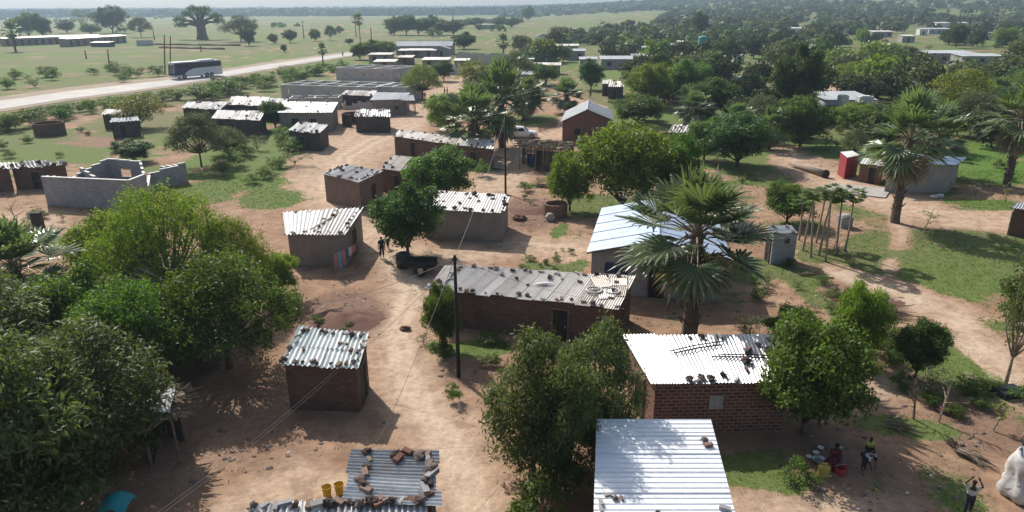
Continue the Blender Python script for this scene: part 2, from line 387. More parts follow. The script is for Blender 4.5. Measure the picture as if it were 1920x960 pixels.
xs = np.sign(tt) * (np.abs(tt) * 46 + 2400 * np.abs(tt)**6)
X, Y = np.meshgrid(xs, ys); W = 1 + np.maximum(0, Y - 45) / 55.0; X = X * np.minimum(W, 1.0 + 28)
X[:, 0] -= 3000; X[:, -1] += 3000
Z = terrain(X, Y)
def grid_mesh(name, X, Y, Z):
    me = bpy.data.meshes.new(name); h, w = X.shape
    co = np.stack([X, Y, Z], -1).reshape(-1, 3)
    i = np.arange(h * w).reshape(h, w); q = np.stack([i[:-1, :-1], i[:-1, 1:], i[1:, 1:], i[1:, :-1]], -1).reshape(-1, 4)
    fast_mesh(me, co, q, 4); return me
def fast_mesh(me, co, faces, k):
    me.vertices.add(len(co)); me.vertices.foreach_set('co', np.ascontiguousarray(co, np.float32).ravel())
    nf = len(faces); me.loops.add(nf * k); me.loops.foreach_set('vertex_index', np.ascontiguousarray(faces, np.int32).ravel())
    me.polygons.add(nf); me.polygons.foreach_set('loop_start', np.arange(0, nf * k, k, dtype=np.int32))
    me.polygons.foreach_set('loop_total', np.full(nf, k, np.int32)); me.update(calc_edges=True)
gme = grid_mesh('ground', X, Y, Z)
g_, s_, d_ = grass_mask(X.ravel(), Y.ravel())
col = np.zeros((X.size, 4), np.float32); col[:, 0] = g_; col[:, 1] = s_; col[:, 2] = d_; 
RUT = [[(872, 960), (838, 850), (752, 720), (732, 620), (762, 545), (722, 480)], [(905, 960), (868, 850), (778, 720), (756, 620), (784, 540), (745, 478)], [(640, 400), (600, 345), (640, 292), (690, 262), (770, 232)], [(668, 396), (625, 345), (658, 295), (708, 266), (782, 236)], [(1560, 508), (1705, 552), (1805, 600), (1872, 680), (1932, 742)], [(1560, 514), (1690, 562), (1785, 612), (1845, 690), (1905, 752)], [(980, 455), (1080, 466)], [(1800, 398), (1700, 396), (1600, 352), (1490, 300)]]
rut = np.zeros(X.size)
for l_ in RUT:
    q_ = [P(*p_) for p_ in l_]
    for a_, b_ in zip(q_, q_[1:]):
        dx_, dy_ = b_.x - a_.x, b_.y - a_.y; t_ = np.clip(((X.ravel() - a_.x) * dx_ + (Y.ravel() - a_.y) * dy_) / (dx_ * dx_ + dy_ * dy_), 0, 1)
        rut = np.maximum(rut, np.clip(1.3 - np.hypot(X.ravel() - a_.x - dx_ * t_, Y.ravel() - a_.y - dy_ * t_) / .35, 0, 1))
col[:, 3] = 1
ru = gme.attributes.new('rut', 'FLOAT', 'POINT'); ru.data.foreach_set('value', rut.astype(np.float32))
ca = gme.color_attributes.new('cover', 'FLOAT_COLOR', 'POINT'); ca.data.foreach_set('color', col.ravel())
gme.polygons.foreach_set('use_smooth', [True] * len(gme.polygons))
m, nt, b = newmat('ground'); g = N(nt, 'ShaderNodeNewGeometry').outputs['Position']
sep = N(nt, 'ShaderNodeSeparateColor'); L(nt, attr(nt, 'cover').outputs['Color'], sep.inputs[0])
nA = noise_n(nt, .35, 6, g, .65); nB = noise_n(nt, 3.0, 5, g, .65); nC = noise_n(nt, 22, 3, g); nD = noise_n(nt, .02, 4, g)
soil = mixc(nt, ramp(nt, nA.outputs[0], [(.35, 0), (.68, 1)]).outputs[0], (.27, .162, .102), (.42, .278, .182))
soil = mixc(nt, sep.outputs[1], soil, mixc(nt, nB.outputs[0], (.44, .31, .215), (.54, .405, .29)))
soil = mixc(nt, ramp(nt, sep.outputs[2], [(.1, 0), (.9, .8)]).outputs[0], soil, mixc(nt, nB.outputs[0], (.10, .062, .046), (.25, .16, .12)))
nR = noise_n(nt, 1.1, 5, g, .7)
soil = mixc(nt, ramp(nt, nR.outputs[0], [(.44, 0), (.62, .55)]).outputs[0], soil, (.20, .125, .085))
rf_ = N(nt, 'ShaderNodeMath', operation='MULTIPLY'); L(nt, attr(nt, 'rut').outputs['Fac'], rf_.inputs[0]); L(nt, nB.outputs[0], rf_.inputs[1])
soil = mixc(nt, rf_.outputs[0], soil, (.62, .50, .38))
soil = mixc(nt, .3, soil, ramp(nt, nB.outputs[0], [(.35, .55), (.6, 1)]).outputs[0], 'MULTIPLY')
soil = mixc(nt, ramp(nt, nC.outputs[0], [(.62, 0), (.75, .35)]).outputs[0], soil, (.10, .07, .05))
gr = mixc(nt, ramp(nt, nB.outputs[0], [(.35, 0), (.65, 1)]).outputs[0], (.05, .12, .013), (.10, .205, .026))
gr = mixc(nt, ramp(nt, nD.outputs[0], [(.36, 0), (.58, .8)]).outputs[0], gr, (.155, .138, .072))
gd = mixc(nt, ramp(nt, nC.outputs[0], [(.45, 0), (.7, .5)]).outputs[0], gr, (.20, .15, .09))
# grass only where mask beats fine noise, so that edges are ragged
ad = N(nt, 'ShaderNodeMath', operation='MULTIPLY_ADD'); L(nt, nB.outputs[0], ad.inputs[0]); ad.inputs[1].default_value = -1.1; L(nt, sep.outputs[0], ad.inputs[2])
c = mixc(nt, ramp(nt, ad.outputs[0], [(-.0, 0), (.32, 1)]).outputs[0], soil, gd)
L(nt, c, b.inputs['Base Color']); b.inputs['Roughness'].default_value = .95; b.inputs['Specular IOR Level'].default_value = .15
hh = N(nt, 'ShaderNodeMath', operation='MULTIPLY_ADD'); L(nt, nB.outputs[0], hh.inputs[0]); hh.inputs[1].default_value = 2.0; L(nt, nC.outputs[0], hh.inputs[2])
bump(nt, b, hh.outputs[0], .55, .06)
gme.materials.append(m)
gob = bpy.data.objects.new('ground', gme); COL.objects.link(gob); tag(gob, 'sandy village ground with patches of green grass and far fields', 'ground', kind='structure')

# the pale main road, edges picked from the photo, with sandy shoulders and faded edge lines
far_e = [(-60, 197), (0, 189), (120, 172), (240, 158), (320, 149), (400, 137), (480, 124), (560, 112), (640, 101), (700, 92.5), (760, 85)]
near_e = [(-60, 214), (0, 205), (120, 186), (240, 171), (320, 160), (400, 147), (480, 133), (560, 119.5), (640, 107), (700, 97.5), (760, 89)]
def strip(name, A, B, z, mat, label, cat):
    mb = MB(); ra = [P(*p, z) for p in A]; rb = [P(*p, z) for p in B]; a = mb.pts(ra); b_ = mb.pts(rb)
    for i in range(len(a) - 1): mb.face([b_[i], b_[i + 1], a[i + 1], a[i]])
    a2 = mb.pts([p - Vector((0, 0, .3)) for p in ra]); b2 = mb.pts([p - Vector((0, 0, .3)) for p in rb])
    for i in range(len(a) - 1):
        mb.face([a[i], a[i + 1], a2[i + 1], a2[i]]); mb.face([b2[i], b2[i + 1], b_[i + 1], b_[i]])
    o = mb.build(name, mat); tag(o, label, cat, kind='structure'); return o
M['road'] = mat_earth('worn_tar', (.40, .38, .36), (.50, .475, .45), .15, .1, .8, 3)
M['verge'] = mat_earth('verge_sand', (.27, .20, .15), (.36, .28, .20), .2, .2, .9, 2)
off = lambda L_, dy0, dy1: [(x, y + dy0 + (dy1 - dy0) * i / (len(L_) - 1)) for i, (x, y) in enumerate(L_)]
strip('road_verge', off(far_e, -9, -1.5), off(near_e, 5, 1), .05, M['verge'], 'sandy verge beside the pale main road', 'verge')
strip('road', far_e, near_e, .10, M['road'], 'pale main road crossing the fields towards the horizon', 'road')
for o_ in (0,):
    pass
# ------------------------------------------------------------------ foliage
def leaf_mesh(name, C, Nn, ln, wd, tint, mat, droop=0.0, rs=None, fold=True):
    """C centres (n,3), Nn normals (n,3); a folded leaf of four triangles' worth of two quads"""
    rs = rs or np.random.default_rng(1)
    n = len(C); r = rs.normal(size=(n, 3)); r[:, 2] -= droop
    T = r - (r * Nn).sum(1, keepdims=True) * Nn; T /= np.linalg.norm(T, axis=1, keepdims=True) + 1e-9
    B = np.cross(Nn, T); ln = np.asarray(ln).reshape(-1, 1) * np.ones((n, 1)); wd = np.asarray(wd).reshape(-1, 1) * np.ones((n, 1))
    base = C - T * ln * .5; tip = C + T * ln * .5; a = C + B * wd * .5 + Nn * wd * .15; b = C - B * wd * .5 + Nn * wd * .15
    co = np.stack([base, b, tip, a], 1).reshape(-1, 3)
    f = np.arange(n * 4).reshape(n, 4)
    me = bpy.data.meshes.new(name); fast_mesh(me, co, f, 4)
    at = me.attributes.new('tint', 'FLOAT', 'FACE'); at.data.foreach_set('value', np.clip(tint, 0, 1).astype(np.float32))
    me.materials.append(mat); return me
def dirs(n, rs):
    d = rs.normal(size=(n, 3)); return d / np.linalg.norm(d, axis=1, keepdims=True)
def crown_leaves(name, blobs, per, ln, wd, mat, rs, droop=0., flat=.8, clump=7, up=.25):
    Cs, Ns, Ts = [], [], []
    for (c, rr) in blobs:
        nc = max(3, int(per * (rr[0] * rr[1] * rr[2])**(2 / 3) / clump))
        d = dirs(nc, rs); d[:, 2] = np.where(d[:, 2] < -.35, -d[:, 2] * .6, d[:, 2])
        rad = 1 - np.abs(rs.normal(size=(nc, 1))) * .22
        tw = np.array(c) + d * rad * np.array(rr)
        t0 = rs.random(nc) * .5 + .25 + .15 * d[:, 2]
        cc = np.repeat(tw, clump, 0) + rs.normal(size=(nc * clump, 3)) * ln * .75
        nn = np.repeat(d, clump, 0) + rs.normal(size=(nc * clump, 3)) * .75; nn[:, 2] += up
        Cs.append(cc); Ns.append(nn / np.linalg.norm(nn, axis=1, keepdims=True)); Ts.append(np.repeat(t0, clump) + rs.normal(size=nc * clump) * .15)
    C = np.concatenate(Cs); Nn = np.concatenate(Ns); T = np.concatenate(Ts)
    s = (.7 + .6 * rs.random(len(C)))
    return leaf_mesh(name, C, Nn, ln * s, wd * s, T, mat, droop, rs)
def spaced(n, rs, fn, dmin):
    out = []; tries = 0
    while len(out) < n and tries < 4000:
        p = fn(); tries += 1
        if all(np.linalg.norm(p - q) > dmin * (1 - tries / 5000) for q in out): out.append(p)
    return out
def woody(name, h0, r0, targets, rs, mat, lean=(0, 0), forks=1):
    mb = MB(); 
    top = Vector((lean[0], lean[1], h0)); k = [Vector((0, 0, -.25)), Vector((lean[0] * .3 + rs.normal() * .04, lean[1] * .3, h0 * .45)), top]
    mb.tube(k, [r0 * 1.25, r0 * .95, r0 * .8], 8)
    for t in targets:
        t = Vector(t); mid = top.lerp(t, .5) + Vector((rs.normal() * .12, rs.normal() * .12, -.1 * (t - top).length * .5))
        mb.tube([top - Vector((0, 0, r0 * .5)), mid, t], [r0 * .55, r0 * .33, r0 * .1], 5)
    return mb.mesh(name, mat, smooth=True)
PROTO = {}
def proto(kind, key, H, Wd, cm, tm):
    PROTO.setdefault(kind, []).append((H, Wd, cm, tm))
def make_round(kind, seed, mat, bark, H=6, Wd=6.4, nb=16, per=330, ln=.26, wd=.13, low=.22, lean=0, gap=1.0, trunk=.16, flat=.62, br=(.22, .34), droop=0, bare=0.0):
    rs = np.random.default_rng(seed); zc = H * (low + 1) / 2; rz = H * (1 - low) / 2
    def fn():
        d = dirs(1, rs)[0]; k = rs.random()**.45
        return np.array([d[0] * k * Wd * .5 * .74, d[1] * k * Wd * .5 * .74, zc + d[2] * k * rz * .74])
    cs = spaced(nb, rs, fn, Wd * .16 * gap)
    blobs = []
    for c in cs:
        r = Wd * (br[0] + (br[1] - br[0]) * rs.random()) * .5
        blobs.append((c, (r, r * (.8 + .4 * rs.random()), r * flat * (.85 + .4 * rs.random()))))
    for _ in range(int(nb * .45)):
        c = cs[rs.integers(len(cs))]; o_ = c - np.array([0, 0, zc]); o_ = c + o_ * rs.uniform(.18, .5); r = Wd * rs.uniform(.05, .10)
        if o_[2] > .3: blobs.append((o_, (r, r, r * .8)))
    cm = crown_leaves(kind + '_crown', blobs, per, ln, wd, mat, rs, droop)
    tg = [tuple(c) for c in cs[:9]]
    tm = woody(kind + '_trunk', H * max(low * .9, .1), trunk, tg, rs, bark, (lean, 0))
    proto(kind, seed, H, Wd, cm, tm)
def make_flat(kind, seed, mat, bark, H=7, Wd=10, nb=16, per=300, ln=.2, wd=.09, trunk=.2, thick=.12, low=.5):
    rs = np.random.default_rng(seed)
    def fn():
        a = rs.random() * 6.283; k = rs.random()**.5; z = H * (.9 - .38 * k * k - .18 * rs.random())
        return np.array([math.cos(a) * k * Wd * .42, math.sin(a) * k * Wd * .42, max(z, H * low)])
    cs = spaced(nb, rs, fn, Wd * .13)
    blobs = [(c, (Wd * (.09 + .07 * rs.random()), Wd * (.09 + .07 * rs.random()), H * thick * (.7 + .5 * rs.random()))) for c in cs]
    cm = crown_leaves(kind + '_crown', blobs, per, ln, wd, mat, rs, .1)
    tm = woody(kind + '_trunk', H * .26, trunk, [tuple(c) for c in cs], rs, bark)
    proto(kind, seed, H, Wd, cm, tm)
def make_feather(kind, seed, mat, bark, H=7, Wd=5.5, nb=76, per=800, trunk=.12, ln=.26, wd=.075):
    rs = np.random.default_rng(seed)
    def fn():
        a = rs.random() * 6.283; z = .12 + .85 * rs.random(); k = (rs.random()**.5) * min(1, 1.5 * (1.02 - z)**.55) * (.55 + .45 * min(1, z * 3))
        return np.array([math.cos(a) * k * Wd * .42, math.sin(a) * k * Wd * .42, z * H])
    cs = spaced(nb, rs, fn, Wd * .12)
    blobs = [(c, (Wd * (.06 + .05 * rs.random()),) * 2 + (H * (.055 + .06 * rs.random()),)) for c in cs]
    cm = crown_leaves(kind + '_crown', blobs, per, ln, wd, mat, rs, -1.2, clump=9)
    tm = woody(kind + '_trunk', H * .1, trunk, [tuple(c) for c in cs[:16]], rs, bark)
    proto(kind, seed, H, Wd, cm, tm)
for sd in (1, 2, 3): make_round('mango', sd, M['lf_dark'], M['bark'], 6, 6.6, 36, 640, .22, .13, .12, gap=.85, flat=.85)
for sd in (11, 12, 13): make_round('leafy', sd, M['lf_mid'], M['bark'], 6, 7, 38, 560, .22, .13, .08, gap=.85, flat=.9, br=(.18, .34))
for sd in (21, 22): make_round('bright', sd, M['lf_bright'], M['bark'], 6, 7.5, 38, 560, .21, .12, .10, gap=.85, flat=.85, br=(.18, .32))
for sd in (31, 32): make_round('yellow', sd, M['lf_yellow'], M['bark'], 5, 6.5, 26, 320, .24, .12, .12, gap=1.0, br=(.18, .32))
for sd in (41, 42): make_round('sparse', sd, M['lf_grey'], M['bark_pale'], 6.5, 4.4, 22, 260, .22, .10, .2, gap=1.6, trunk=.13, br=(.2, .3))
for sd in (51, 52, 53): make_round('bush', sd, M['lf_mid'], M['bark'], 2.2, 2.8, 15, 900, .14, .08, .02, gap=.8, flat=.95, trunk=.03)
for sd in (54, 55): make_round('drybush', sd, M['lf_grey'], M['bark'], 2.0, 2.8, 10, 420, .14, .06, .06, flat=.8, trunk=.04)
for sd in (61, 62): make_flat('acacia', sd, M['lf_bright'], M['bark'], 7.5, 10.5, 42, 400, .19, .075, .2, .16, .34)
for sd in (63, 64): make_flat('thorn', sd, M['lf_grey'], M['bark'], 6, 7.5, 30, 640, .17, .08, .12, .17, .40)
for sd in (65, 66): make_flat('shade', sd, M['lf_mid'], M['bark'], 7.0, 9.5, 40, 520, .20, .10, .2, .17, .30)
for sd in (71, 72, 73): make_feather('feather', sd, M['lf_feather'], M['bark'])
# lighter copies for far away: fewer, larger leaves
for sd in (81, 82, 83): make_round('farround', sd, M['lf_far'], M['bark'], 6, 7, 16, 110, .6, .4, .05, flat=.9)
for sd in (84, 85): make_round('farmid', sd, M['lf_fargreen'], M['bark'], 6, 7, 16, 105, .6, .4, .05, flat=.8)
for sd in (86, 87): make_round('faryellow', sd, M['lf_bright'], M['bark'], 5, 7, 15, 100, .55, .38, .05, flat=.8)
for sd in (88, 89): make_round('fargrey', sd, M['lf_grey'], M['bark'], 5, 7, 15, 100, .55, .38, .05, flat=.8)
for sd in (90, 91): make_flat('farflat', sd, M['lf_far'], M['bark'], 7, 10, 18, 90, .6, .4, .25, .15, .35)

def make_palm(kind, seed, H=6.5, Lr=2.0, nleaf=30, seg=20, trunk_r=.24, skirt=10, boots=True, detail=True):
    rs = np.random.default_rng(seed)
    def frond(mb, mbp, az, el, pl, L_, tint, hang=.35):
        o = Vector((0, 0, H)); d = Vector((math.cos(az) * math.cos(el), math.sin(az) * math.cos(el), math.sin(el)))
        side = Vector((-math.sin(az), math.cos(az), 0)); nrm = side.cross(d) * -1
        if nrm.z < 0: nrm = -nrm
        mid = o + d * pl * .55 + Vector((0, 0, .05)); end = o + d * pl + Vector((0, 0, -.12 * pl * math.cos(el)))
        mbp.tube([o - Vector((0, 0, .1)), mid, end], [.05, .035, .025], 4, t=tint * .6 + .5)
        for k in range(seg):
            a = (k + .5) / seg * 2 - 1; ang = a * R(118)
            ll = L_ * (1.0 - .32 * abs(a)**1.5) * (.78 + .34 * rs.random())
            v = (d * math.cos(ang) + side * math.sin(ang)); v = (v + nrm * (.32 * abs(math.sin(ang)))).normalized()
            w = nrm.cross(v).normalized(); wd = L_ * (math.pi * 1.15 / seg) * .58
            mid1 = end + v * ll * .55; tip = end + v * ll + Vector((0, 0, -hang * ll * (.3 + .3 * rs.random())))
            m2 = end + v * ll * .82 + Vector((0, 0, -hang * ll * .12))
            i = mb.pts([end, mid1 + w * wd * .5 - nrm * wd * .12, mid1 + nrm * wd * .18, mid1 - w * wd * .5 - nrm * wd * .12, m2 + w * wd * .22, m2 - w * wd * .22, tip])
            tk = tint + rs.normal() * .08
            mb.face([i[0], i[1], i[2]], None, tk); mb.face([i[0], i[2], i[3]], None, tk + .08)
            mb.face([i[1], i[4], i[5], i[3], i[2]], None, tk); mb.face([i[4], i[6], i[5]], None, tk + .2)
    mb, mbp, md = MB(), MB(), MB()
    for k in range(nleaf):
        q = (k + .5) / nleaf; el = R(84) - q**1.15 * R(132) + rs.normal() * .2; az = k * 2.39996 + rs.normal() * .35
        frond(mb, mbp, az, el, Lr * (.55 + .25 * rs.random()), Lr * (.62 + .12 * rs.random()), .35 + .35 * (1 - q) + rs.normal() * .1)
    for k in range(skirt):
        az = k * 2.39996 + 1; frond(md, md, az, R(-60) - rs.random() * R(22), Lr * .6, Lr * .62, .5 + rs.normal() * .2, .2)
    tm = MB(); n = 14
    tm.tube([(math.sin(i * .5) * .05, 0, -.3 + (H + .3) * i / n) for i in range(n + 1)], [trunk_r * (1.25 - .35 * i / n + .06 * (i % 2)) for i in range(n + 1)], 10)
    if boots:
        for k in range(46):
            z = H * (.12 + .88 * k / 46); az = k * 2.4; d = Vector((math.cos(az), math.sin(az), 0)); r = trunk_r * .95
            b0 = d * r * .8 + Vector((0, 0, z)); tm.tube([b0, b0 + d * .16 + Vector((0, 0, .12)), b0 + d * .3 + Vector((0, 0, .36))], [.07, .05, .015], 4, t=.8)
    cm = mb.mesh(kind + '_fronds', M['lf_palm']); pm = mbp.mesh(kind + '_stalks', M['lf_dead']); dm = md.mesh(kind + '_dead', M['lf_dead']) if skirt else None
    PROTO.setdefault(kind, []).append((H + Lr * .9, Lr * 2.5, cm, tm.mesh(kind + '_trunk', M['bark'], smooth=False), pm, dm))
make_palm('palm', 5, 6.0, 2.8, 36, 20, .27, 20)
make_palm('palmlow', 6, 3.2, 2.4, 42, 16, .28, 16)
make_palm('palmfar', 8, 6.0, 2.2, 22, 9, .2, 6, False)
make_palm('palmtall', 9, 9.0, 2.2, 20, 9, .18, 5, False)

def put_tree(bx, by, top, wpx, kind, label, group=None, var=None, name=None, cat='tree', base=None, hgt=None, wid=None):
    p = base or P(bx, by); k = PROTO[kind]; pr = k[(var if var is not None else random.randrange(len(k))) % len(k)]
    H = hgt if hgt else max(.6, height_at(p, top)); Wm = wid if wid else wpx * mpp(p + Vector((0, 0, H * .5)))
    nm = name or {'mango': 'mango_tree', 'leafy': 'leafy_tree', 'bright': 'leafy_tree', 'yellow': 'yellow_tree', 'sparse': 'sparse_tree', 'bush': 'bush', 'drybush': 'bush', 'acacia': 'acacia_tree', 'thorn': 'thorn_tree', 'feather': 'feathery_tree'}.get(kind, 'palm_tree' if kind.startswith('palm') else 'tree')
    r = empty(nm, p, label, cat, group); sx = Wm / pr[1]; sz = H / pr[0]
    if kind.startswith('palm'): sz = H / {'palm': 6.0, 'palmlow': 3.2, 'palmfar': 6.0, 'palmtall': 9.0}[kind]
    r.scale = (sx, sx, sz); r.rotation_euler = (0, 0, random.random() * 6.28)
    if p.y > 400: r.location.z = float(terrain(p.x, p.y))
    if kind.startswith('palm'): sx = max(min(sx, sz * 1.25), sz * .75); r.scale = (sx, sx, sz)
    parts = [('trunk', pr[3]), ('crown', pr[2])] + ([('leaf_stalks', pr[4])] + ([('dead_fronds', pr[5])] if pr[5] else []) if len(pr) > 4 else [])
    for nme, me in parts:
        o = bpy.data.objects.new(nme, me); COL.objects.link(o); o.parent = r
    return r
# ------------------------------------------------------------------ houses
random.seed(3)
def lerp(a, b, t): return a + (b - a) * t
def bil(c, u, v):      # c = FL, FR, BR, BL
    return lerp(lerp(c[0], c[1], u), lerp(c[3], c[2], u), v)
class Roof:
    def __init__(s, c): s.c = [Vector(q) for q in c]
    def at(s, u, v): return bil(s.c, u, v)
    def nrm(s): n = (s.c[1] - s.c[0]).cross(s.c[3] - s.c[0]); return n.normalized() if n.z > 0 else -n.normalized()
def sheet_roof(mb, c, pitch=.2, amp=.028, sheet=.8, run='v', courses=1, messy=.3, seed=0, tint=None, tr=(.2, 1), rib=False):
    """corrugated sheets laid side by side over the quad c (FL, FR, BR, BL); the ridges run along 'run'"""
    rs = random.Random(seed)
    if run == 'u': c = [c[3], c[0], c[1], c[2]]
    rf = Roof(c); n = rf.nrm(); Wd = ((c[1] - c[0]).length + (c[2] - c[3]).length) / 2; Ln = ((c[3] - c[0]).length + (c[2] - c[1]).length) / 2
    ns = max(1, round(Wd / sheet))
    for cs in range(courses):
        for i in range(ns):
            u0, u1 = i / ns, min(1.0, (i + 1) / ns + .05 / ns); w = Wd / ns
            v0, v1 = cs / courses - (.03 if cs else 0), (cs + 1) / courses
            e0 = rs.uniform(-.12, .1) * messy / Ln * (cs == 0); e1 = rs.uniform(-.1, .12) * messy / Ln * (cs == courses - 1)
            lift = .012 * ((i + cs) % 2) + .02 * cs + rs.uniform(0, .03) * messy; tl = rs.uniform(-.03, .03) * messy
            k = max(1, round(w / pitch)); per = 6 if pitch > .12 else 4
            cols = []; m = k * per
            t = (rs.uniform(*tr) if tint is None else tint)
            skew = rs.uniform(-.02, .02) * messy
            for j in range(m + 1):
                uu = u0 + (u1 - u0) * j / m; z = amp * math.cos(2 * math.pi * j / per) if not rib else (amp if j % per == 0 else 0)
                row = []
                for q in (0, .5, 1):
                    vv = (v0 + e0) + (v1 + e1 - v0 - e0) * q
                    row.append(rf.at(uu + skew * (q - .5) / max(Wd, 1), vv) + n * (z + lift + tl * (q - .5) - .02 * math.sin(math.pi * q) * messy))
                cols.append(mb.pts(row))
            for a, b in zip(cols, cols[1:]):
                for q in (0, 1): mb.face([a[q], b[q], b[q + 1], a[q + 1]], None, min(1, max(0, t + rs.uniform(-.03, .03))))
    return rf
def opening(root, foot, side, u, w, z0, z1, kind, wmat=None, fmat=None, label=None):
    a, b = Vector((*foot[side][:2], 0)), Vector((*foot[(side + 1) % 4][:2], 0)); d = (b - a); Ln = d.length; d.normalize(); o = Vector((d.y, -d.x, 0))
    p = a + d * (Ln * u); ang = math.atan2(d.y, d.x); h = z1 - z0; cz = (z0 + z1) / 2
    fm = fmat or M['wood']; wm = wmat or M['wood_dark']
    if kind == 'door':
        mb = MB(); mb.box(p + o * .02 + Vector((0, 0, cz)), (w, .07, h), ang)
        for k in (-1, 0, 1): mb.box(p + o * .06 + d * (k * w * .3) + Vector((0, 0, cz)), (w * .24, .02, h * .94), ang, .7)
        dr = mb.build('door', wm, root)
        f = MB()
        for s in (-1, 1): f.box(p + o * .03 + d * (s * (w / 2 + .04)) + Vector((0, 0, cz)), (.07, .12, h + .04), ang)
        f.box(p + o * .03 + Vector((0, 0, z1 + .06)), (w + .18, .12, .08), ang); sub(root, dr, f, 'door_frame', fm)
        hn = MB(); hn.box(p + o * .10 + d * (w * .36) + Vector((0, 0, z0 + h * .5)), (.05, .05, .12), ang); sub(root, dr, hn, 'handle', M['steel'])
        if label: dr['label'] = label
        return dr
    mb = MB()
    for s in (-1, 1):
        mb.box(p + o * .02 + d * (s * w / 2) + Vector((0, 0, cz)), (.07, .1, h + .07), ang)
        mb.box(p + o * .02 + Vector((0, 0, cz + s * h / 2)), (w - .07, .1, .07), ang)
    mb.box(p + o * .015 + Vector((0, 0, cz)), (.04, .08, h - .07), ang)
    wn_ = mb.build('window', fm, root); g = MB(); g.box(p + Vector((0, 0, cz)), (w - .05, .05, h - .05), ang); sub(root, wn_, g, 'pane', wm)
    if label: wn_['label'] = label
    return wn_
def inset(c, ins):
    ce = sum((Vector((q.x, q.y, 0)) for q in c), Vector()) / 4; out = []
    for i, q in enumerate(c):
        p = Vector((q.x, q.y, 0)); a = (Vector((c[(i + 1) % 4].x, c[(i + 1) % 4].y, 0)) - p).normalized(); b = (Vector((c[i - 1].x, c[i - 1].y, 0)) - p).normalized()
        out.append(p + a * ins + b * ins)
    return out
def house(label, c, wall='mud', roof='zinc', ins=.18, run='v', pitch=.2, amp=.028, sheet=.8, courses=1, messy=.4, openings=(), name='mud_house', cat='house', group=None, seed=0, wobble=True, rise=0, gable=None, tr=(.2, 1), poles=True, overh=.3, plinth=True, tint=None, rib=False):
    """c: roof corners (FL, FR, BR, BL) as world points at eave height"""
    c = [Vector(q) for q in c]; foot = inset(c, ins); fb = foot
    root = empty(name, (sum(f.x for f in foot) / 4, sum(f.y for f in foot) / 4, 0), label, cat, group)
    rf = Roof(c); mb = MB()
    if not gable:
        tops = []
        # heights at the inset footprint, from the roof plane
        n = rf.nrm(); tops = [(c[i].z - .06 - (n.x * (foot[i].x - c[i].x) + n.y * (foot[i].y - c[i].y)) / n.z) for i in range(4)]
        if wobble: # ragged mud walls: subdivided with small bulges
            ring = []
            for i in range(4):
                a, b_ = foot[i], foot[(i + 1) % 4]; Ln = (b_ - a).length; k = max(2, int(Ln / .5))
                for j in range(k):
                    p = a.lerp(b_, j / k); o = noise.noise(Vector((p.x * .9, p.y * .9, seed))) * .07; nrm_ = Vector(((b_ - a).y, -(b_ - a).x, 0)).normalized()
                    ring.append((p + (nrm_ * o if j else Vector()), lerp(tops[i], tops[(i + 1) % 4], j / k)))
            mb.prism([(p.x, p.y) for p, _ in ring], [t for _, t in ring])
        else: mb.prism([(f.x, f.y) for f in foot], tops)
        w = mb.build('wall', M[wall], root)
        r = MB(); sheet_roof(r, c, pitch, amp, sheet, run, courses, messy, seed, tint, tr, rib); ro = r.build('roof', M[roof], root)
        if poles:
            q = MB()
            for v in ((.06, .5, .94) if run == 'v' else ()):
                a, b_ = rf.at(-.02, v), rf.at(1.02, v); q.tube([a - Vector((0, 0, .075)), b_ - Vector((0, 0, .075))], .035, 6)
            for u in ((.06, .5, .94) if run == 'u' else ()):
                a, b_ = rf.at(u, -.02), rf.at(u, 1.02); q.tube([a - Vector((0, 0, .075)), b_ - Vector((0, 0, .075))], .035, 6)
            sub(root, ro, q, 'rafter', M['wood'])
        roofs = [rf]
    else:
        e = min(q.z for q in c)
        if gable == 'd': A, B, C_, D = 0, 1, 2, 3          # ridge runs front to back
        else: A, B, C_, D = 1, 2, 3, 0                     # ridge runs left to right
        r1 = (c[A] + c[B]) / 2 + Vector((0, 0, rise)); r2 = (c[D] + c[C_]) / 2 + Vector((0, 0, rise))
        f1 = (foot[A] + foot[B]) / 2; f2 = (foot[D] + foot[C_]) / 2; hz = e - .05; ri = rise * (1 - ins / max(.5, (c[A] - c[B]).length / 2))
        pa, pb, pc, pd = foot[A], foot[B], foot[C_], foot[D]
        for (p, q, pk) in ((pa, pb, f1), (pc, pd, f2)):
            Ln = (q - p).length; mb.poly([(p.x, p.y, -.1), (q.x, q.y, -.1), (q.x, q.y, hz), (pk.x, pk.y, hz + ri), (p.x, p.y, hz)], [(0, -.1), (Ln, -.1), (Ln, hz), (Ln / 2, hz + ri), (0, hz)])
        for (p, q) in ((pb, pc), (pd, pa)):
            Ln = (q - p).length; mb.poly([(p.x, p.y, -.1), (q.x, q.y, -.1), (q.x, q.y, hz), (p.x, p.y, hz)], [(0, -.1), (Ln, -.1), (Ln, hz), (0, hz)])
        mb.build('wall', M[wall], root); up = Vector((0, 0, .02))
        r = MB(); s1 = [c[A] + up, r1 + up, r2 + up, c[D] + up]; s2 = [r1 + up, c[B] + up, c[C_] + up, r2 + up]
        sheet_roof(r, s1, pitch, amp, sheet, 'u', 1, messy, seed, tint, tr, rib); sheet_roof(r, s2, pitch, amp, sheet, 'u', 1, messy, seed + 1, tint, tr, rib)
        ro = r.build('roof', M[roof], root); q = MB(); q.tube([r1 + up * 2.5, r2 + up * 2.5], .09, 6, t=1); sub(root, ro, q, 'ridge_cap', M[roof])
        for a, b_ in ((c[A], r1), (r1, c[B]), (c[D], r2), (r2, c[C_])): q = MB(); q.tube([a - up * 2, b_ - up * 2], .05, 4); sub(root, ro, q, 'barge_board', M['wood']); roofs = [Roof(s1), Roof(s2)]
    foot = [(f.x, f.y) for f in fb]
    for op in openings: opening(root, foot, *op[:6], **(op[6] if len(op) > 6 else {}))
    return root, roofs
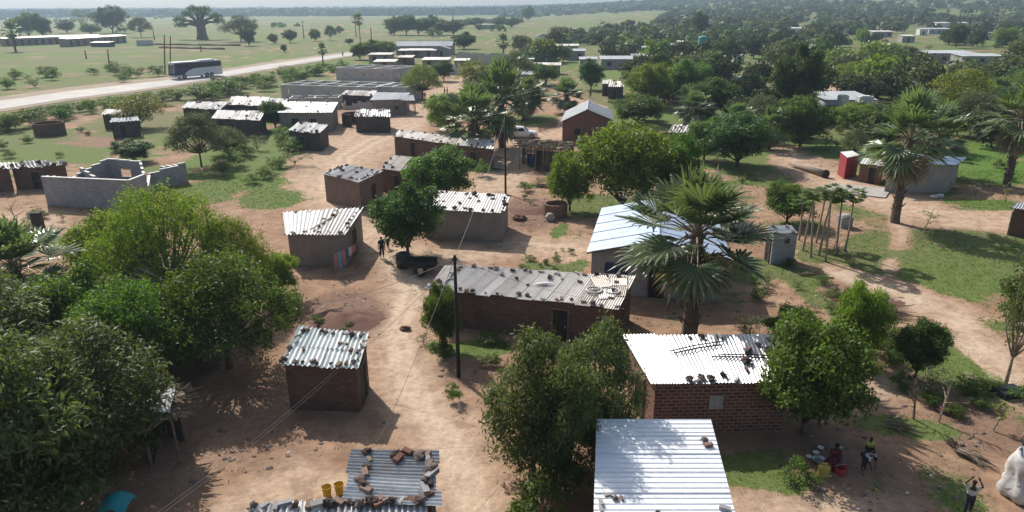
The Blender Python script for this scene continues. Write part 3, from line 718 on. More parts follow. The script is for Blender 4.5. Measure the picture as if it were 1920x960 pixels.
def qpx(FL, FR, BR, BL, hf, hb):
    return [P(*FL, hf), P(*FR, hf), P(*BR, hb), P(*BL, hb)]
def bpx(x0, x1, yb, h, depth, hb=None, rot=0):
    """box from the pixel ends of the foot of its front wall"""
    yl, yr = yb if hasattr(yb, '__len__') else (yb, yb); a, b_ = P(x0, yl), P(x1, yr); d = (b_ - a).normalized(); n = Vector((-d.y, d.x, 0)) * depth
    hb = h if hb is None else hb
    return [Vector((a.x, a.y, h)), Vector((b_.x, b_.y, h)), Vector((b_.x + n.x, b_.y + n.y, hb)), Vector((a.x + n.x, a.y + n.y, hb))]

# stones that hold the sheets down: each one a thing
STONES = []
for k in range(6):
    mb = MB(); rs_ = random.Random(k); mb.ell((0, 0, .35), (.55 + .15 * rs_.random(), .4 + .12 * rs_.random(), .36), 9, 6, .9, k + 1)
    STONES.append(mb.mesh('stone', M['rock'] if k % 2 else M['rock_dark']))
for k in range(5):
    mb = MB(); mb.box((0, 0, .25), (1.0 + .3 * (k % 2), .5, .42), .1, tilt=Matrix.Rotation(.06 + .05 * k, 3, 'X')); STONES.append(mb.mesh('stone', M[('brick_clay', 'block', 'mud_red', 'concrete', 'wood')[k]]))
USEDS = {}
def stones(rf, spots, label, group, size=.3, seed=0):
    ORD = 'first second third fourth fifth sixth seventh eighth ninth tenth eleventh twelfth thirteenth fourteenth fifteenth sixteenth seventeenth eighteenth nineteenth twentieth twenty-first twenty-second twenty-third twenty-fourth'.split()
    row = lambda v: 'front' if v < .25 else 'back' if v > .75 else 'middle'
    rank = {}
    for rw in ('front', 'middle', 'back'):
        for k, sp in enumerate(sorted([sp for sp in spots if row(sp[1]) == rw])): rank[sp] = rw, ORD[min(k, 23)]
    rs = random.Random(seed); n = rf.nrm(); q = n.to_track_quat('Z', 'Y')
    for (u, v) in spots:
        o = bpy.data.objects.new('roof_stone', STONES[rs.randrange(len(STONES))]); COL.objects.link(o)
        o.location = rf.at(u, v) + n * (.035 - .02); o.rotation_euler = (q @ Matrix.Rotation(rs.random() * 6.28, 3, 'Z').to_quaternion()).to_euler()
        s = size * rs.uniform(.6, 1.25); o.scale = (s, s, s * rs.uniform(.7, 1.1)); 
        lb = label; i = max(lb.rfind(' on the '), lb.rfind(' over the '), lb.rfind(' along the '))
        if i > 0 and len(spots) > 1:
            rw, od = rank[(u, v)]; lb = '%s %s stone from left on the ' % (od, rw) + ' '.join(lb[i:].split(' the ', 1)[1].split()[:9])
        tag(o, lb, 'stone', group)
def edge_spots(seed, front=0, back=0, left=0, right=0, mid=0, j=.03):
    rs = random.Random(seed); out = []
    for k in range(front): out.append(((k + .5) / front + rs.uniform(-.4, .4) / front, .07 + rs.uniform(-j, j) * 1.4))
    for k in range(back): out.append(((k + .5) / back + rs.uniform(-.4, .4) / back, .92 + rs.uniform(-j, j) * 1.4))
    for k in range(left): out.append((.05 + rs.uniform(-j, j), .15 + .7 * (k + .5) / left))
    for k in range(right): out.append((.95 + rs.uniform(-j, j), .15 + .7 * (k + .5) / right))
    for k in range(mid): out.append((rs.uniform(.12, .88), rs.uniform(.2, .8)))
    return out

# walls without a roof: columns of blocks with their own heights, so tops step and windows gap
def block_wall(mb, a, b_, h0, h1, th=.2, step=.4, ragged=0., holes=(), seed=0, z0=-.1, caps=None):
    rs = random.Random(seed); a, b_ = Vector((a[0], a[1], 0)), Vector((b_[0], b_[1], 0)); d = b_ - a; Ln = d.length; d.normalize(); ang = math.atan2(d.y, d.x)
    cuts = sorted({0.0, Ln} | {x for h in holes for x in (h[0], h[1]) if 0 < x < Ln} | ({i * step for i in range(1, int(Ln / step))} if ragged or abs(h1 - h0) > .25 else set()))
    for s, e in zip(cuts, cuts[1:]):
        m_ = (s + e) / 2; h = h0 + (h1 - h0) * m_ / Ln
        if ragged: h = round((h - ragged * max(0, noise.noise(Vector((m_ * .45, seed * 2.2, 0))) + .1) * 2.2) / .2) * .2
        elif abs(h1 - h0) > .25: h = round(h / .2) * .2
        h = max(h, .3); zs = [(z0, h)]
        for (x0, x1, zb, zt) in holes:
            if x0 <= m_ <= x1: zs = [(z0, min(zb, h))] + ([(zt, h)] if zt < h else [])
        for (p, q) in zs:
            if q - p < .02: continue
            c_ = a + d * m_; hx, hy = (e - s) / 2, th / 2; X_, Y_ = d * hx, Vector((-d.y, d.x, 0)) * hy
            k = mb.pts([c_ - X_ - Y_ + Vector((0, 0, p)), c_ + X_ - Y_ + Vector((0, 0, p)), c_ + X_ + Y_ + Vector((0, 0, p)), c_ - X_ + Y_ + Vector((0, 0, p)),
                        c_ - X_ - Y_ + Vector((0, 0, q)), c_ + X_ - Y_ + Vector((0, 0, q)), c_ + X_ + Y_ + Vector((0, 0, q)), c_ - X_ + Y_ + Vector((0, 0, q))])
            for f, u in (((0, 1, 5, 4), 0), ((1, 2, 6, 5), 1), ((2, 3, 7, 6), 0), ((3, 0, 4, 7), 1)):
                uu = (s, e) if u == 0 else (0, th); mb.face([k[i] for i in f], [(uu[0], p), (uu[1], p), (uu[1], q), (uu[0], q)])
            mb.face([k[4], k[5], k[6], k[7]], [(s, 0), (e, 0), (e, th), (s, th)])
            if caps is not None and (p, q) == zs[-1]:
                caps.box(c_ + Vector((0, 0, q + .012)), (e - s - .01, th + .03, .05), ang)
def roofless(label, segs, h=2.6, mat='block', ragged=0, name='unfinished_house', cat='unfinished house', group=None, seed=0, cap=True, extra=None):
    """segs: list of ((x,y),(x,y)[,h0,h1,holes]) in world metres"""
    pts = [s[0] for s in segs]; root = empty(name, (sum(p[0] for p in pts) / len(pts), sum(p[1] for p in pts) / len(pts), 0), label, cat, group)
    cp = MB() if cap else None
    for i, s in enumerate(segs):
        mb = MB(); a, b_ = Vector((*s[0][:2], 0)), Vector((*s[1][:2], 0)); d = (b_ - a).normalized() * .1
        if i % 2: a = a + d; b_ = b_ - d
        else: a = a - d; b_ = b_ + d
        h0 = s[2] if len(s) > 2 else h; h1 = s[3] if len(s) > 3 else h0
        block_wall(mb, a, b_, h0 - .003 * i, h1 - .003 * i, .2, .4, ragged, s[4] if len(s) > 4 else (), seed + i, caps=cp)
        mb.build('wall', M[mat], root)
    if cap: cp.build('wall_cap', M['cap'], root)
    return root
def grid_rooms(FL, FR, depth, h, nx=2, ny=1, door=True, seed=0):
    rs = random.Random(seed); a, b_ = Vector((FL.x, FL.y, 0)), Vector((FR.x, FR.y, 0)); d = (b_ - a); W_ = d.length; d.normalize(); n = Vector((-d.y, d.x, 0)); segs = []
    def pt(u, v): q = a + d * (u * W_) + n * (v * depth); return (q.x, q.y)
    win = lambda Ln, k, o: [((i + .5) * Ln / k - .5, (i + .5) * Ln / k + .5, 1.0, 2.0) for i in range(k)]
    kx = max(1, int(W_ / 4)); ky = max(1, int(depth / 4))
    segs.append((pt(0, 0), pt(1, 0), h, h, win(W_, kx, 0))); segs.append((pt(1, 0), pt(1, 1), h, h, win(depth, ky, 0)))
    segs.append((pt(1, 1), pt(0, 1), h, h, win(W_, kx, 0))); segs.append((pt(0, 1), pt(0, 0), h, h, win(depth, ky, 0)))
    for i in range(1, nx): segs.append((pt(i / nx, .02), pt(i / nx, .98), h - .01, h - .01, [(depth * .6, depth * .6 + .9, 0, 2.05)]))
    for j in range(1, ny): segs.append((pt(.02, j / ny), pt(.98, j / ny), h - .02, h - .02, [(W_ * .4, W_ * .4 + .9, 0, 2.05)]))
    return segs
# ------------------------------------------------------------------ the near houses
SG = 'stones weighing down the tin roofs'
# hut with the narrow ribbed roof
r, rf = house('small mud hut under silvery ribbed tin sheets beside the sandy path', qpx((525, 684), (673, 690), (692, 626), (560, 614), 2.3, 2.65), 'mud', 'zinc_bg', .16, 'v', .21, .045, .82, 2, .8,
    [(1, .5, .8, 0, 1.8, 'door')], seed=5, tr=(.3, 1), name='mud_hut', cat='hut')
stones(rf[0], edge_spots(1, 9, 8, 4, 4, 4), 'dark stone on the ribbed roof of the small hut beside the path', SG + ', small hut', .26, 1)
# bottom centre house: two roofs
r, rf = house('mud house at the bottom edge under crosswise tin sheets and stones', [P(640, 940, 2.5), P(823, 952, 2.5), P(818, 846, 2.6), P(662, 843, 2.6)], 'mud_red', 'zinc', .2, 'u', .17, .035, .7, 1, .9, [(1, .5, .8, 0, 1.8, 'door')], seed=8, tr=(.2, 1))
RF_B = rf[0]
bottom = [(.17, .93), (.22, .78), (.2, .62), (.2, .50), (.15, .38), (.2, .28), (.24, .2), (.55, .92), (.52, .86), (.56, .79), (.66, .93), (.8, .85), (.9, .9), (.9, .78), (.92, .7), (.93, .6), (.94, .52), (.88, .36), (.86, .26), (.9, .18), (.4, .07), (.46, .04), (.8, .05), (.52, .05)]
stones(RF_B, bottom, 'stone on the crosswise roof at the bottom edge', SG + ', bottom house', .34, 2)
r, rf = house('low annexe of the bottom house with a stone lined ribbed roof', [P(448, 1030, 2.25), P(806, 1030, 2.25), P(800, 938, 2.42), P(470, 945, 2.42)], 'mud_red', 'zinc_white', .2, 'v', .19, .05, .8, 1, .9, [(0, .5, .8, 0, 1.8, 'door')], seed=9)
stones(rf[0], [((k + .5) / 17 + random.uniform(-.01, .01), .93 + random.uniform(-.05, .04)) for k in range(17)], 'stone on the annexe roof at the bottom edge', SG + ', annexe', .34, 3)
# bright new roof bottom right
r, rf = house('house with a clean bright ribbed roof in the bottom right foreground', [P(1112, 1010, 2.45), P(1391, 1010, 2.45), P(1333, 787, 2.75), P(1118, 787, 2.75)], 'mud_red', 'zinc_new', .22, 'u', .25, .03, 1.0, 1, .05, [(1, .3, .85, 0, 1.9, 'door'), (1, .7, .7, 1.0, 1.7, 'window')], seed=11, tr=(.7, .8), name='brick_house', rib=True)
RF_N = rf[0]
WB = dict(zip(range(11), ('outermost of the row of three stones on the left', 'middle of the row of three stones on the left', 'small last stone of the row of three on the left', 'pale stone above the left edge pile', 'second stone of the left edge pile', 'third stone of the left edge pile', 'lowest stone of the left edge pile', 'lone stone in the middle of the lower part', 'lone stone at the right edge', 'upper of two bricks near the right edge', 'lower of two bricks near the right edge')))
for k_, (u, v, s) in enumerate(((.10, .31, .2), (.15, .28, .2), (.2, .28, .16), (.05, .25, .26), (.05, .2, .22), (.07, .14, .2), (.04, .1, .18), (.45, .17, .22), (.93, .2, .24), (.90, .77, .3), (.92, .73, .3))):
    stones(RF_N, [(u, v)], WB[k_] + ' of the bright foreground roof', SG + ', bright roof', s, int(u * 100))
# brick house with the glaring roof
c4 = [P(1224, 721, 2.45), P(1488, 716, 2.45), P(1456, 627, 3.0), P(1170, 629, 3.0)]
r, rf = house('brick house under a glaring patched tin roof left of the leafy tree', c4, 'brick', 'zinc_shine', .2, 'v', .15, .022, .86, 1, .25, [(0, .47, .5, 1.2, 1.75, 'window', dict(wmat=M['concrete'], fmat=M['concrete'])), (3, .5, .8, 0, 1.9, 'door')], seed=14, wobble=False, name='brick_house', tr=(.55, 1))
RF_S = rf[0]
q = MB(); cc = [RF_S.at(-.02, 0) + Vector((0, 0, .05)), RF_S.at(.2, -.01) + Vector((0, 0, .05)), RF_S.at(.2, 1.01) + Vector((0, 0, .05)), RF_S.at(-.02, 1) + Vector((0, 0, .05))]
sheet_roof(q, cc, .14, .022, .95, 'v', 1, .1, 3, .35); o = q.build('roof_patch', M['zinc'], r); o['label'] = 'duller weathered sheets at the left end of the roof'
q = MB(); n_ = RF_S.nrm()
for (a, b_) in (((.24, .62), (.62, .82)), ((.26, .58), (.6, .74)), ((.5, .5), (.98, .42)), ((.55, .53), (.9, .5))): q.tube([RF_S.at(*a) + n_ * .08, RF_S.at((a[0] + b_[0]) / 2, (a[1] + b_[1]) / 2 + .015) + n_ * .1, RF_S.at(*b_) + n_ * .08], .03, 5)
tag(q.build('branch', M['wood_dark'], off=RF_S.at(.5, .5)), 'thin dark poles lying across the glaring patched roof', 'poles')
stones(RF_S, [(.27, .06), (.36, .09), (.42, .07), (.52, .13), (.72, .4), (.75, .58), (.77, .63), (.70, .24), (.42, .93), (.5, .93), (.62, .95), (.9, .38), (.94, .2), (.97, .55), (.85, .75), (.93, .86), (.33, .03), (.6, .04), (.8, .07), (.9, .6)], 'dark stone scattered over the glaring patched roof', SG + ', glaring roof', .3, 4)
# long mud house in the centre
c5 = [P(795, 540, 2.25), P(1160, 580, 2.3), P(1192, 518, 2.65), P(856, 497, 2.6)]
r, rf = house('long mud house in the middle with a patchwork tin roof and many stones', c5, 'mud', 'zinc_rust', .18, 'v', .13, .024, .78, 1, 1.0, [(0, .72, .8, 0, 1.8, 'door'), (1, .5, .6, 1.0, 1.5, 'window')], seed=21, tr=(.35, 1))
RF_L = rf[0]
stones(RF_L, edge_spots(21, 20, 17, 4, 3, 8), 'stone on the patchwork roof of the long mud house', SG + ', long mud house', .26, 6)
n_ = RF_L.nrm()
for (u0, v0, w, l, rz, t) in ((.84, .72, .9, 1.3, .4, .2), (.93, .75, .9, .8, .1, .9), (.9, .35, .8, .9, .3, .5), (.97, .5, .5, 1.2, 0, .3), (.02, .5, .8, 2.6, 0, .35)):
    p = RF_L.at(u0, v0) + n_ * .07; d = (RF_L.at(1, .5) - RF_L.at(0, .5)).normalized(); e = n_.cross(d); d2 = d * math.cos(rz) + e * math.sin(rz); e2 = n_.cross(d2)
    q = MB(); sheet_roof(q, [p - d2 * w / 2 - e2 * l / 2, p + d2 * w / 2 - e2 * l / 2, p + d2 * w / 2 + e2 * l / 2 + n_ * .08, p - d2 * w / 2 + e2 * l / 2], .11, .02, w, 'v', 1, .4, 4, t); q.build('loose_sheet', M['zinc_rust'], r)
def ring(p, R_, r_, mat, label, nrm_=Vector((0, 0, 1)), name='scrap_ring', cat='scrap ring', squash=1, rz=0):
    q_ = nrm_.to_track_quat('Z', 'Y'); ps = [p + q_ @ (Matrix.Rotation(rz, 3, 'Z') @ Vector((math.cos(a) * R_, math.sin(a) * R_ * squash, 0))) for a in [i * math.pi / 12 for i in range(25)]]
    mb = MB(); mb.tube(ps, r_, 6, cap=False); tag(mb.build(name, mat, off=p, smooth=True), label, cat); 
ring(RF_L.at(.84, .42) + n_ * .12, .42, .06, M['white_cloth'], 'left of two pale rings lying on the right end of the long patchwork roof', n_, squash=.8)
ring(RF_L.at(.93, .44) + n_ * .12, .38, .05, M['white_cloth'], 'right of two pale rings lying on the right end of the long patchwork roof', n_, squash=.8)
mb = MB(); mb.ell((0, 0, 0), (.55, .12, .06), 10, 5, .3, 3); o = mb.build('plastic_scrap', M['white_paint'], off=(0, 0, 0)); o.location = RF_L.at(.57, .5) + n_ * .1; tag(o, 'white scrap lying in the middle of the long patchwork roof', 'scrap')
# grey house, pale blue gabled roof behind the near fan palm
c6 = [P(1100, 474, 2.8), P(1372, 487, 2.8), P(1342, 400, 2.8), P(1128, 391, 2.8)]
r, rf = house('grey rendered house with a pale blue gabled roof behind the tall fan palm', c6, 'block', 'zinc_blue', .28, gable='d', rise=.95, pitch=.3, amp=.02, sheet=1.0, messy=.05, openings=[(0, .19, 1.3, .95, 2.1, 'window', dict(wmat=M['blue_paint'], fmat=M['blue_paint'], label='blue shuttered window beside the palm')), (0, .83, .7, 1.3, 2.0, 'window'), (0, .5, .9, 0, 2.1, 'door')], seed=30, name='rendered_house', tr=(.4, .9), rib=True)
# latrine
c7 = bpx(1443, 1490, 496, 2.25, 1.5, 2.35)
r, rf = house('small grey block latrine with a short tin roof beside the papaya stems', c7, 'block', 'asbestos', .06, 'u', .3, .03, .8, 1, .6, [(0, .6, .22, 1.6, 1.82, 'window', dict(fmat=M['wood_dark'])), (3, .5, .7, 0, 1.7, 'door')], seed=33, wobble=False, name='latrine', cat='latrine')
stones(rf[0], [(.15, .2), (.8, .15), (.2, .8), (.75, .8)], 'stone on the tin roof of the small grey latrine', SG + ', latrine', .25, 9)
# hut behind the mango tree
c8 = [P(790, 392, 2.4), P(945, 400, 2.4), P(957, 365, 2.65), P(820, 358, 2.65)]
r, rf = house('mud house with a whitish roof dotted with stones right of the dark mango tree', c8, 'mud_grey', 'zinc_white', .2, 'v', .22, .02, .9, 1, .8, [(3, .5, .8, 0, 1.8, 'door')], seed=35)
stones(rf[0], edge_spots(35, 9, 8, 0, 4, 6), 'dark stone on the whitish roof right of the dark mango tree', SG + ', whitish roof', .3, 10)
# hut under the caption, pale corrugated roof with a plank
c9 = [P(535, 440, 2.4), P(648, 440, 2.4), P(682, 389, 2.65), P(530, 398, 2.65)]
r, rf = house('grey mud house with a white ribbed roof and a plank beside the clothesline', c9, 'mud_grey', 'zinc_white', .18, 'v', .24, .045, .85, 1, .8, [(1, .5, .8, 0, 1.8, 'door')], seed=37)
stones(rf[0], edge_spots(37, 5, 4, 0, 5, 4), 'stone on the white ribbed roof beside the clothesline', SG + ', ribbed house', .26, 11)
q = MB(); a, b_ = rf[0].at(.42, .1), rf[0].at(.72, .85); q.box((a + b_) / 2 + Vector((0, 0, .1)), ((b_ - a).length, .16, .05), math.atan2((b_ - a).y, (b_ - a).x)); tag(q.build('plank', M['bark_pale'], off=(a + b_) / 2), 'pale plank lying across the white ribbed roof', 'plank')
# block hut in the centre, cornering towards us
c10 = [P(604, 326, 2.6), P(674, 342, 2.6), P(720, 321, 2.6), P(645, 308, 2.65)]
r, rf = house('clay brick hut with pale sheets and stones along its edges by the wide sandy path', c10, 'brick_clay', 'zinc_white', .14, 'v', .3, .04, 1.0, 1, .6, [(1, .55, .7, 0, 1.8, 'door')], seed=40, name='mud_hut', cat='hut', wobble=False)
stones(rf[0], edge_spots(40, 7, 5, 6, 6, 4), 'stone along the edge of the clay brick hut roof', SG + ', clay brick hut', .28, 12)
c11 = [P(712, 316, 2.3), P(765, 322, 2.3), P(788, 297, 2.5), P(738, 291, 2.5)]
r, rf = house('brown hut with a dark rusty roof half hidden by a round tree', c11, 'mud', 'zinc_rust', .14, 'v', .24, .04, .8, 1, 1, [(0, .6, .7, 0, 1.7, 'door')], seed=41, name='mud_hut', cat='hut', tr=(0, .5))
stones(rf[0], edge_spots(41, 3, 2, 2, 0, 2), 'stone on the dark rusty roof half hidden by a tree', SG + ', rusty hut', .26, 13)
c12 = [P(737, 255, 2.3), P(862, 273, 2.3), P(880, 258, 2.5), P(748, 244, 2.5)]
r, rf = house('long low brown house with a rusty roof left of the fan palms', c12, 'mud', 'zinc_rust', .15, 'v', .25, .03, .8, 1, 1, [(0, .3, .8, 0, 1.8, 'door'), (0, .7, .8, 0, 1.8, 'door')], seed=43)
stones(rf[0], edge_spots(43, 9, 7, 0, 0, 4), 'stone on the rusty roof of the long low house', SG + ', long low house', .3, 14)
c12 = [P(850, 272, 2.4), P(925, 279, 2.4), P(928, 262, 2.6), P(862, 258, 2.6)]
r, rf = house('small brown house under the fan palms with a pale buckled roof', c12, 'mud', 'zinc_white', .15, 'v', .3, .04, .9, 1, 1, [(0, .5, .8, 0, 1.8, 'door')], seed=44, tr=(0, .8))
stones(rf[0], edge_spots(44, 4, 3, 0, 2, 2), 'stone on the pale buckled roof under the fan palms', SG + ', buckled roof', .3, 15)
c13 = [P(664, 218, 2.3), P(732, 219, 2.3), P(731, 206, 2.5), P(668, 205, 2.5)]
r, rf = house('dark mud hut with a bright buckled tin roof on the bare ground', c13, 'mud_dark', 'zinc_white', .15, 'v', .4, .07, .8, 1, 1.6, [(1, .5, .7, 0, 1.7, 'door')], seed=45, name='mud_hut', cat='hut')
stones(rf[0], edge_spots(45, 6, 4, 1, 1, 3), 'stone on the bright buckled roof of the dark mud hut', SG + ', buckled hut', .36, 16)
c14 = [P(693, 188, 2.6), P(757, 186, 2.6), P(770, 174, 2.9), P(706, 173, 2.9)]
r, rf = house('grey mud house with a thin grey roof and a tall narrow door', c14, 'mud_grey', 'asbestos', .3, 'v', .3, .03, 1, 1, .3, [(1, .3, .7, 0, 2.0, 'door'), (0, .8, .6, .9, 1.5, 'window')], seed=46)
c15 = [P(520, 211, 2.8), P(623, 211, 2.8), P(634, 192, 3.1), P(528, 190, 3.1)]
r, rf = house('grey block house with a white sheet roof left of the bare yard', c15, 'mud_grey', 'zinc_white', .2, 'v', .35, .03, .9, 2, .4, [(0, .65, .9, 1.1, 1.9, 'window'), (0, .3, .9, 0, 1.9, 'door')], seed=47, wobble=False)
stones(rf[0], edge_spots(47, 2, 4, 0, 0, 2), 'stone on the white sheet roof of the grey block house', SG + ', grey block house', .3, 17)
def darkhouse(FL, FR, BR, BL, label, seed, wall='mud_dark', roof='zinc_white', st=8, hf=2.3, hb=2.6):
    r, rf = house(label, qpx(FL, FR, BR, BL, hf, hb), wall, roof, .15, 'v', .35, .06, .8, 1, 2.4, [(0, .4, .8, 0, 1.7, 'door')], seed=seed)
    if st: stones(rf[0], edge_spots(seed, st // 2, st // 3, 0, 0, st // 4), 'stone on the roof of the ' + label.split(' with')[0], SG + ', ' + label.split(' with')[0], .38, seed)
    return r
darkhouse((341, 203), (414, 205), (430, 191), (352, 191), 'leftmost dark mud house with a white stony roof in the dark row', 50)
darkhouse((426, 196), (498, 199), (506, 182), (434, 181), 'rearmost dark mud house with a white roof in the dark row', 51)
darkhouse((498, 199), (530, 202), (540, 186), (508, 184), 'smallest dark mud house with a white roof in the dark row', 52, st=4)
darkhouse((396, 222), (488, 226), (498, 208), (408, 207), 'frontmost dark mud house with a buckled white roof in the dark row', 53)
darkhouse((540, 245), (601, 250), (616, 234), (560, 229), 'small dark hut with a white roof at the edge of the green patch', 54, roof='zinc_white')
darkhouse((190, 214), (245, 216), (250, 206), (200, 205), 'dark shack with a flat roof behind the thin yellow tree', 55, roof='zinc_rust', st=0, hf=2.2, hb=2.3)
darkhouse((205, 230), (262, 226), (258, 219), (210, 222), 'purplish dark shack with a narrow tin strip roof by the yellow tree', 56, roof='asbestos', st=0, hf=2.2, hb=2.3)
darkhouse((20, 313), (126, 310), (122, 303), (16, 305), 'brown mud house at the left edge with a stony strip of roof', 57, wall='mud', st=10)
darkhouse((-50, 318), (20, 316), (16, 306), (-45, 307), 'brown mud house cut by the left edge with stones on its roof', 58, wall='mud', st=4)
darkhouse((640, 178), (700, 180), (708, 170), (648, 170), 'black shed with a crumpled roof behind the grey mud house', 59, roof='zinc_rust', st=5)
darkhouse((1253, 247), (1312, 250), (1318, 236), (1262, 234), 'mud house with a dark patchy roof between the two dark trees', 60, wall='mud', roof='zinc_rust', st=8)
darkhouse((1140, 163), (1170, 163), (1170, 153), (1142, 152), 'small dark shack with a stony roof by the green clearing', 61, wall='mud_dark', roof='zinc_rust', st=4)
darkhouse((1128, 158), (1146, 158), (1146, 150), (1130, 150), 'pinkish mud cube joined to the small dark shack', 62, wall='mud_red', roof='zinc_rust', st=0)
# ring of mud bricks (roofless pen) and ruin
def pen(px, py, rm, h, label, mat='mud', wall=.2, n=12, open_=0):
    c = P(px, py); root = empty('mud_pen', c, label, 'mud pen'); mb = MB(); segs = []
    for k in range(n - open_):
        a0, a1 = 2 * math.pi * k / n, 2 * math.pi * (k + 1) / n
        a = c + Vector((math.cos(a0) * rm, math.sin(a0) * rm, 0)); b_ = c + Vector((math.cos(a1) * rm, math.sin(a1) * rm, 0)); hh = h * (1 - .2 * abs(noise.noise(Vector((k, px, 0)))))
        block_wall(mb, a, b_, hh, hh, wall, seed=k)
    mb.build('wall', M[mat], root)
pen(95, 252, 1.9, 1.7, 'round roofless brown mud pen on the left green field')
pen(664, 234, 1.7, 1.8, 'round brown mud wall touching the dark hut with the bright roof', open_=3)
pen(1041, 404, .95, 1.1, 'small round brown brick planter pen under the leafy tree', 'brick')

# the roofless grey house on the left
a, b_, c_, d_, e_ = P(80, 331, 2.7), P(238, 338, 2.7), P(272, 325, 2.7), P(200, 297, 2.7), P(262, 299, 2.7)
f_, g_ = P(345, 305, 2.0), P(278, 318, 2.0)
segs = [(a, b_, 2.7, 2.7, [(4.0, 4.8, 0, .02)]), (b_, c_, 2.7, 2.6), (a, P(108, 322, 2.7), 2.7, 2.2), (P(108, 322, 2.7), d_, 1.5, 2.7), (d_, e_, 2.7, 2.5, [(1.4, 2.6, .9, 1.9)]), (e_, c_, 2.5, 1.4), (P(150, 309, 2.7), P(205, 327, 2.7), 2.5, 1.2), (P(160, 333, 2.7), P(200, 322, 2.7), 1.0, 1.6), (f_, g_, 2.0, 1.6), (c_, g_, 1.5, 1.5), (P(345, 305, 2.0), P(300, 298, 2.0), 1.8, 1.2)]
roofless('roofless grey block house with stepped wall tops beside the light green tree', segs, seed=3)
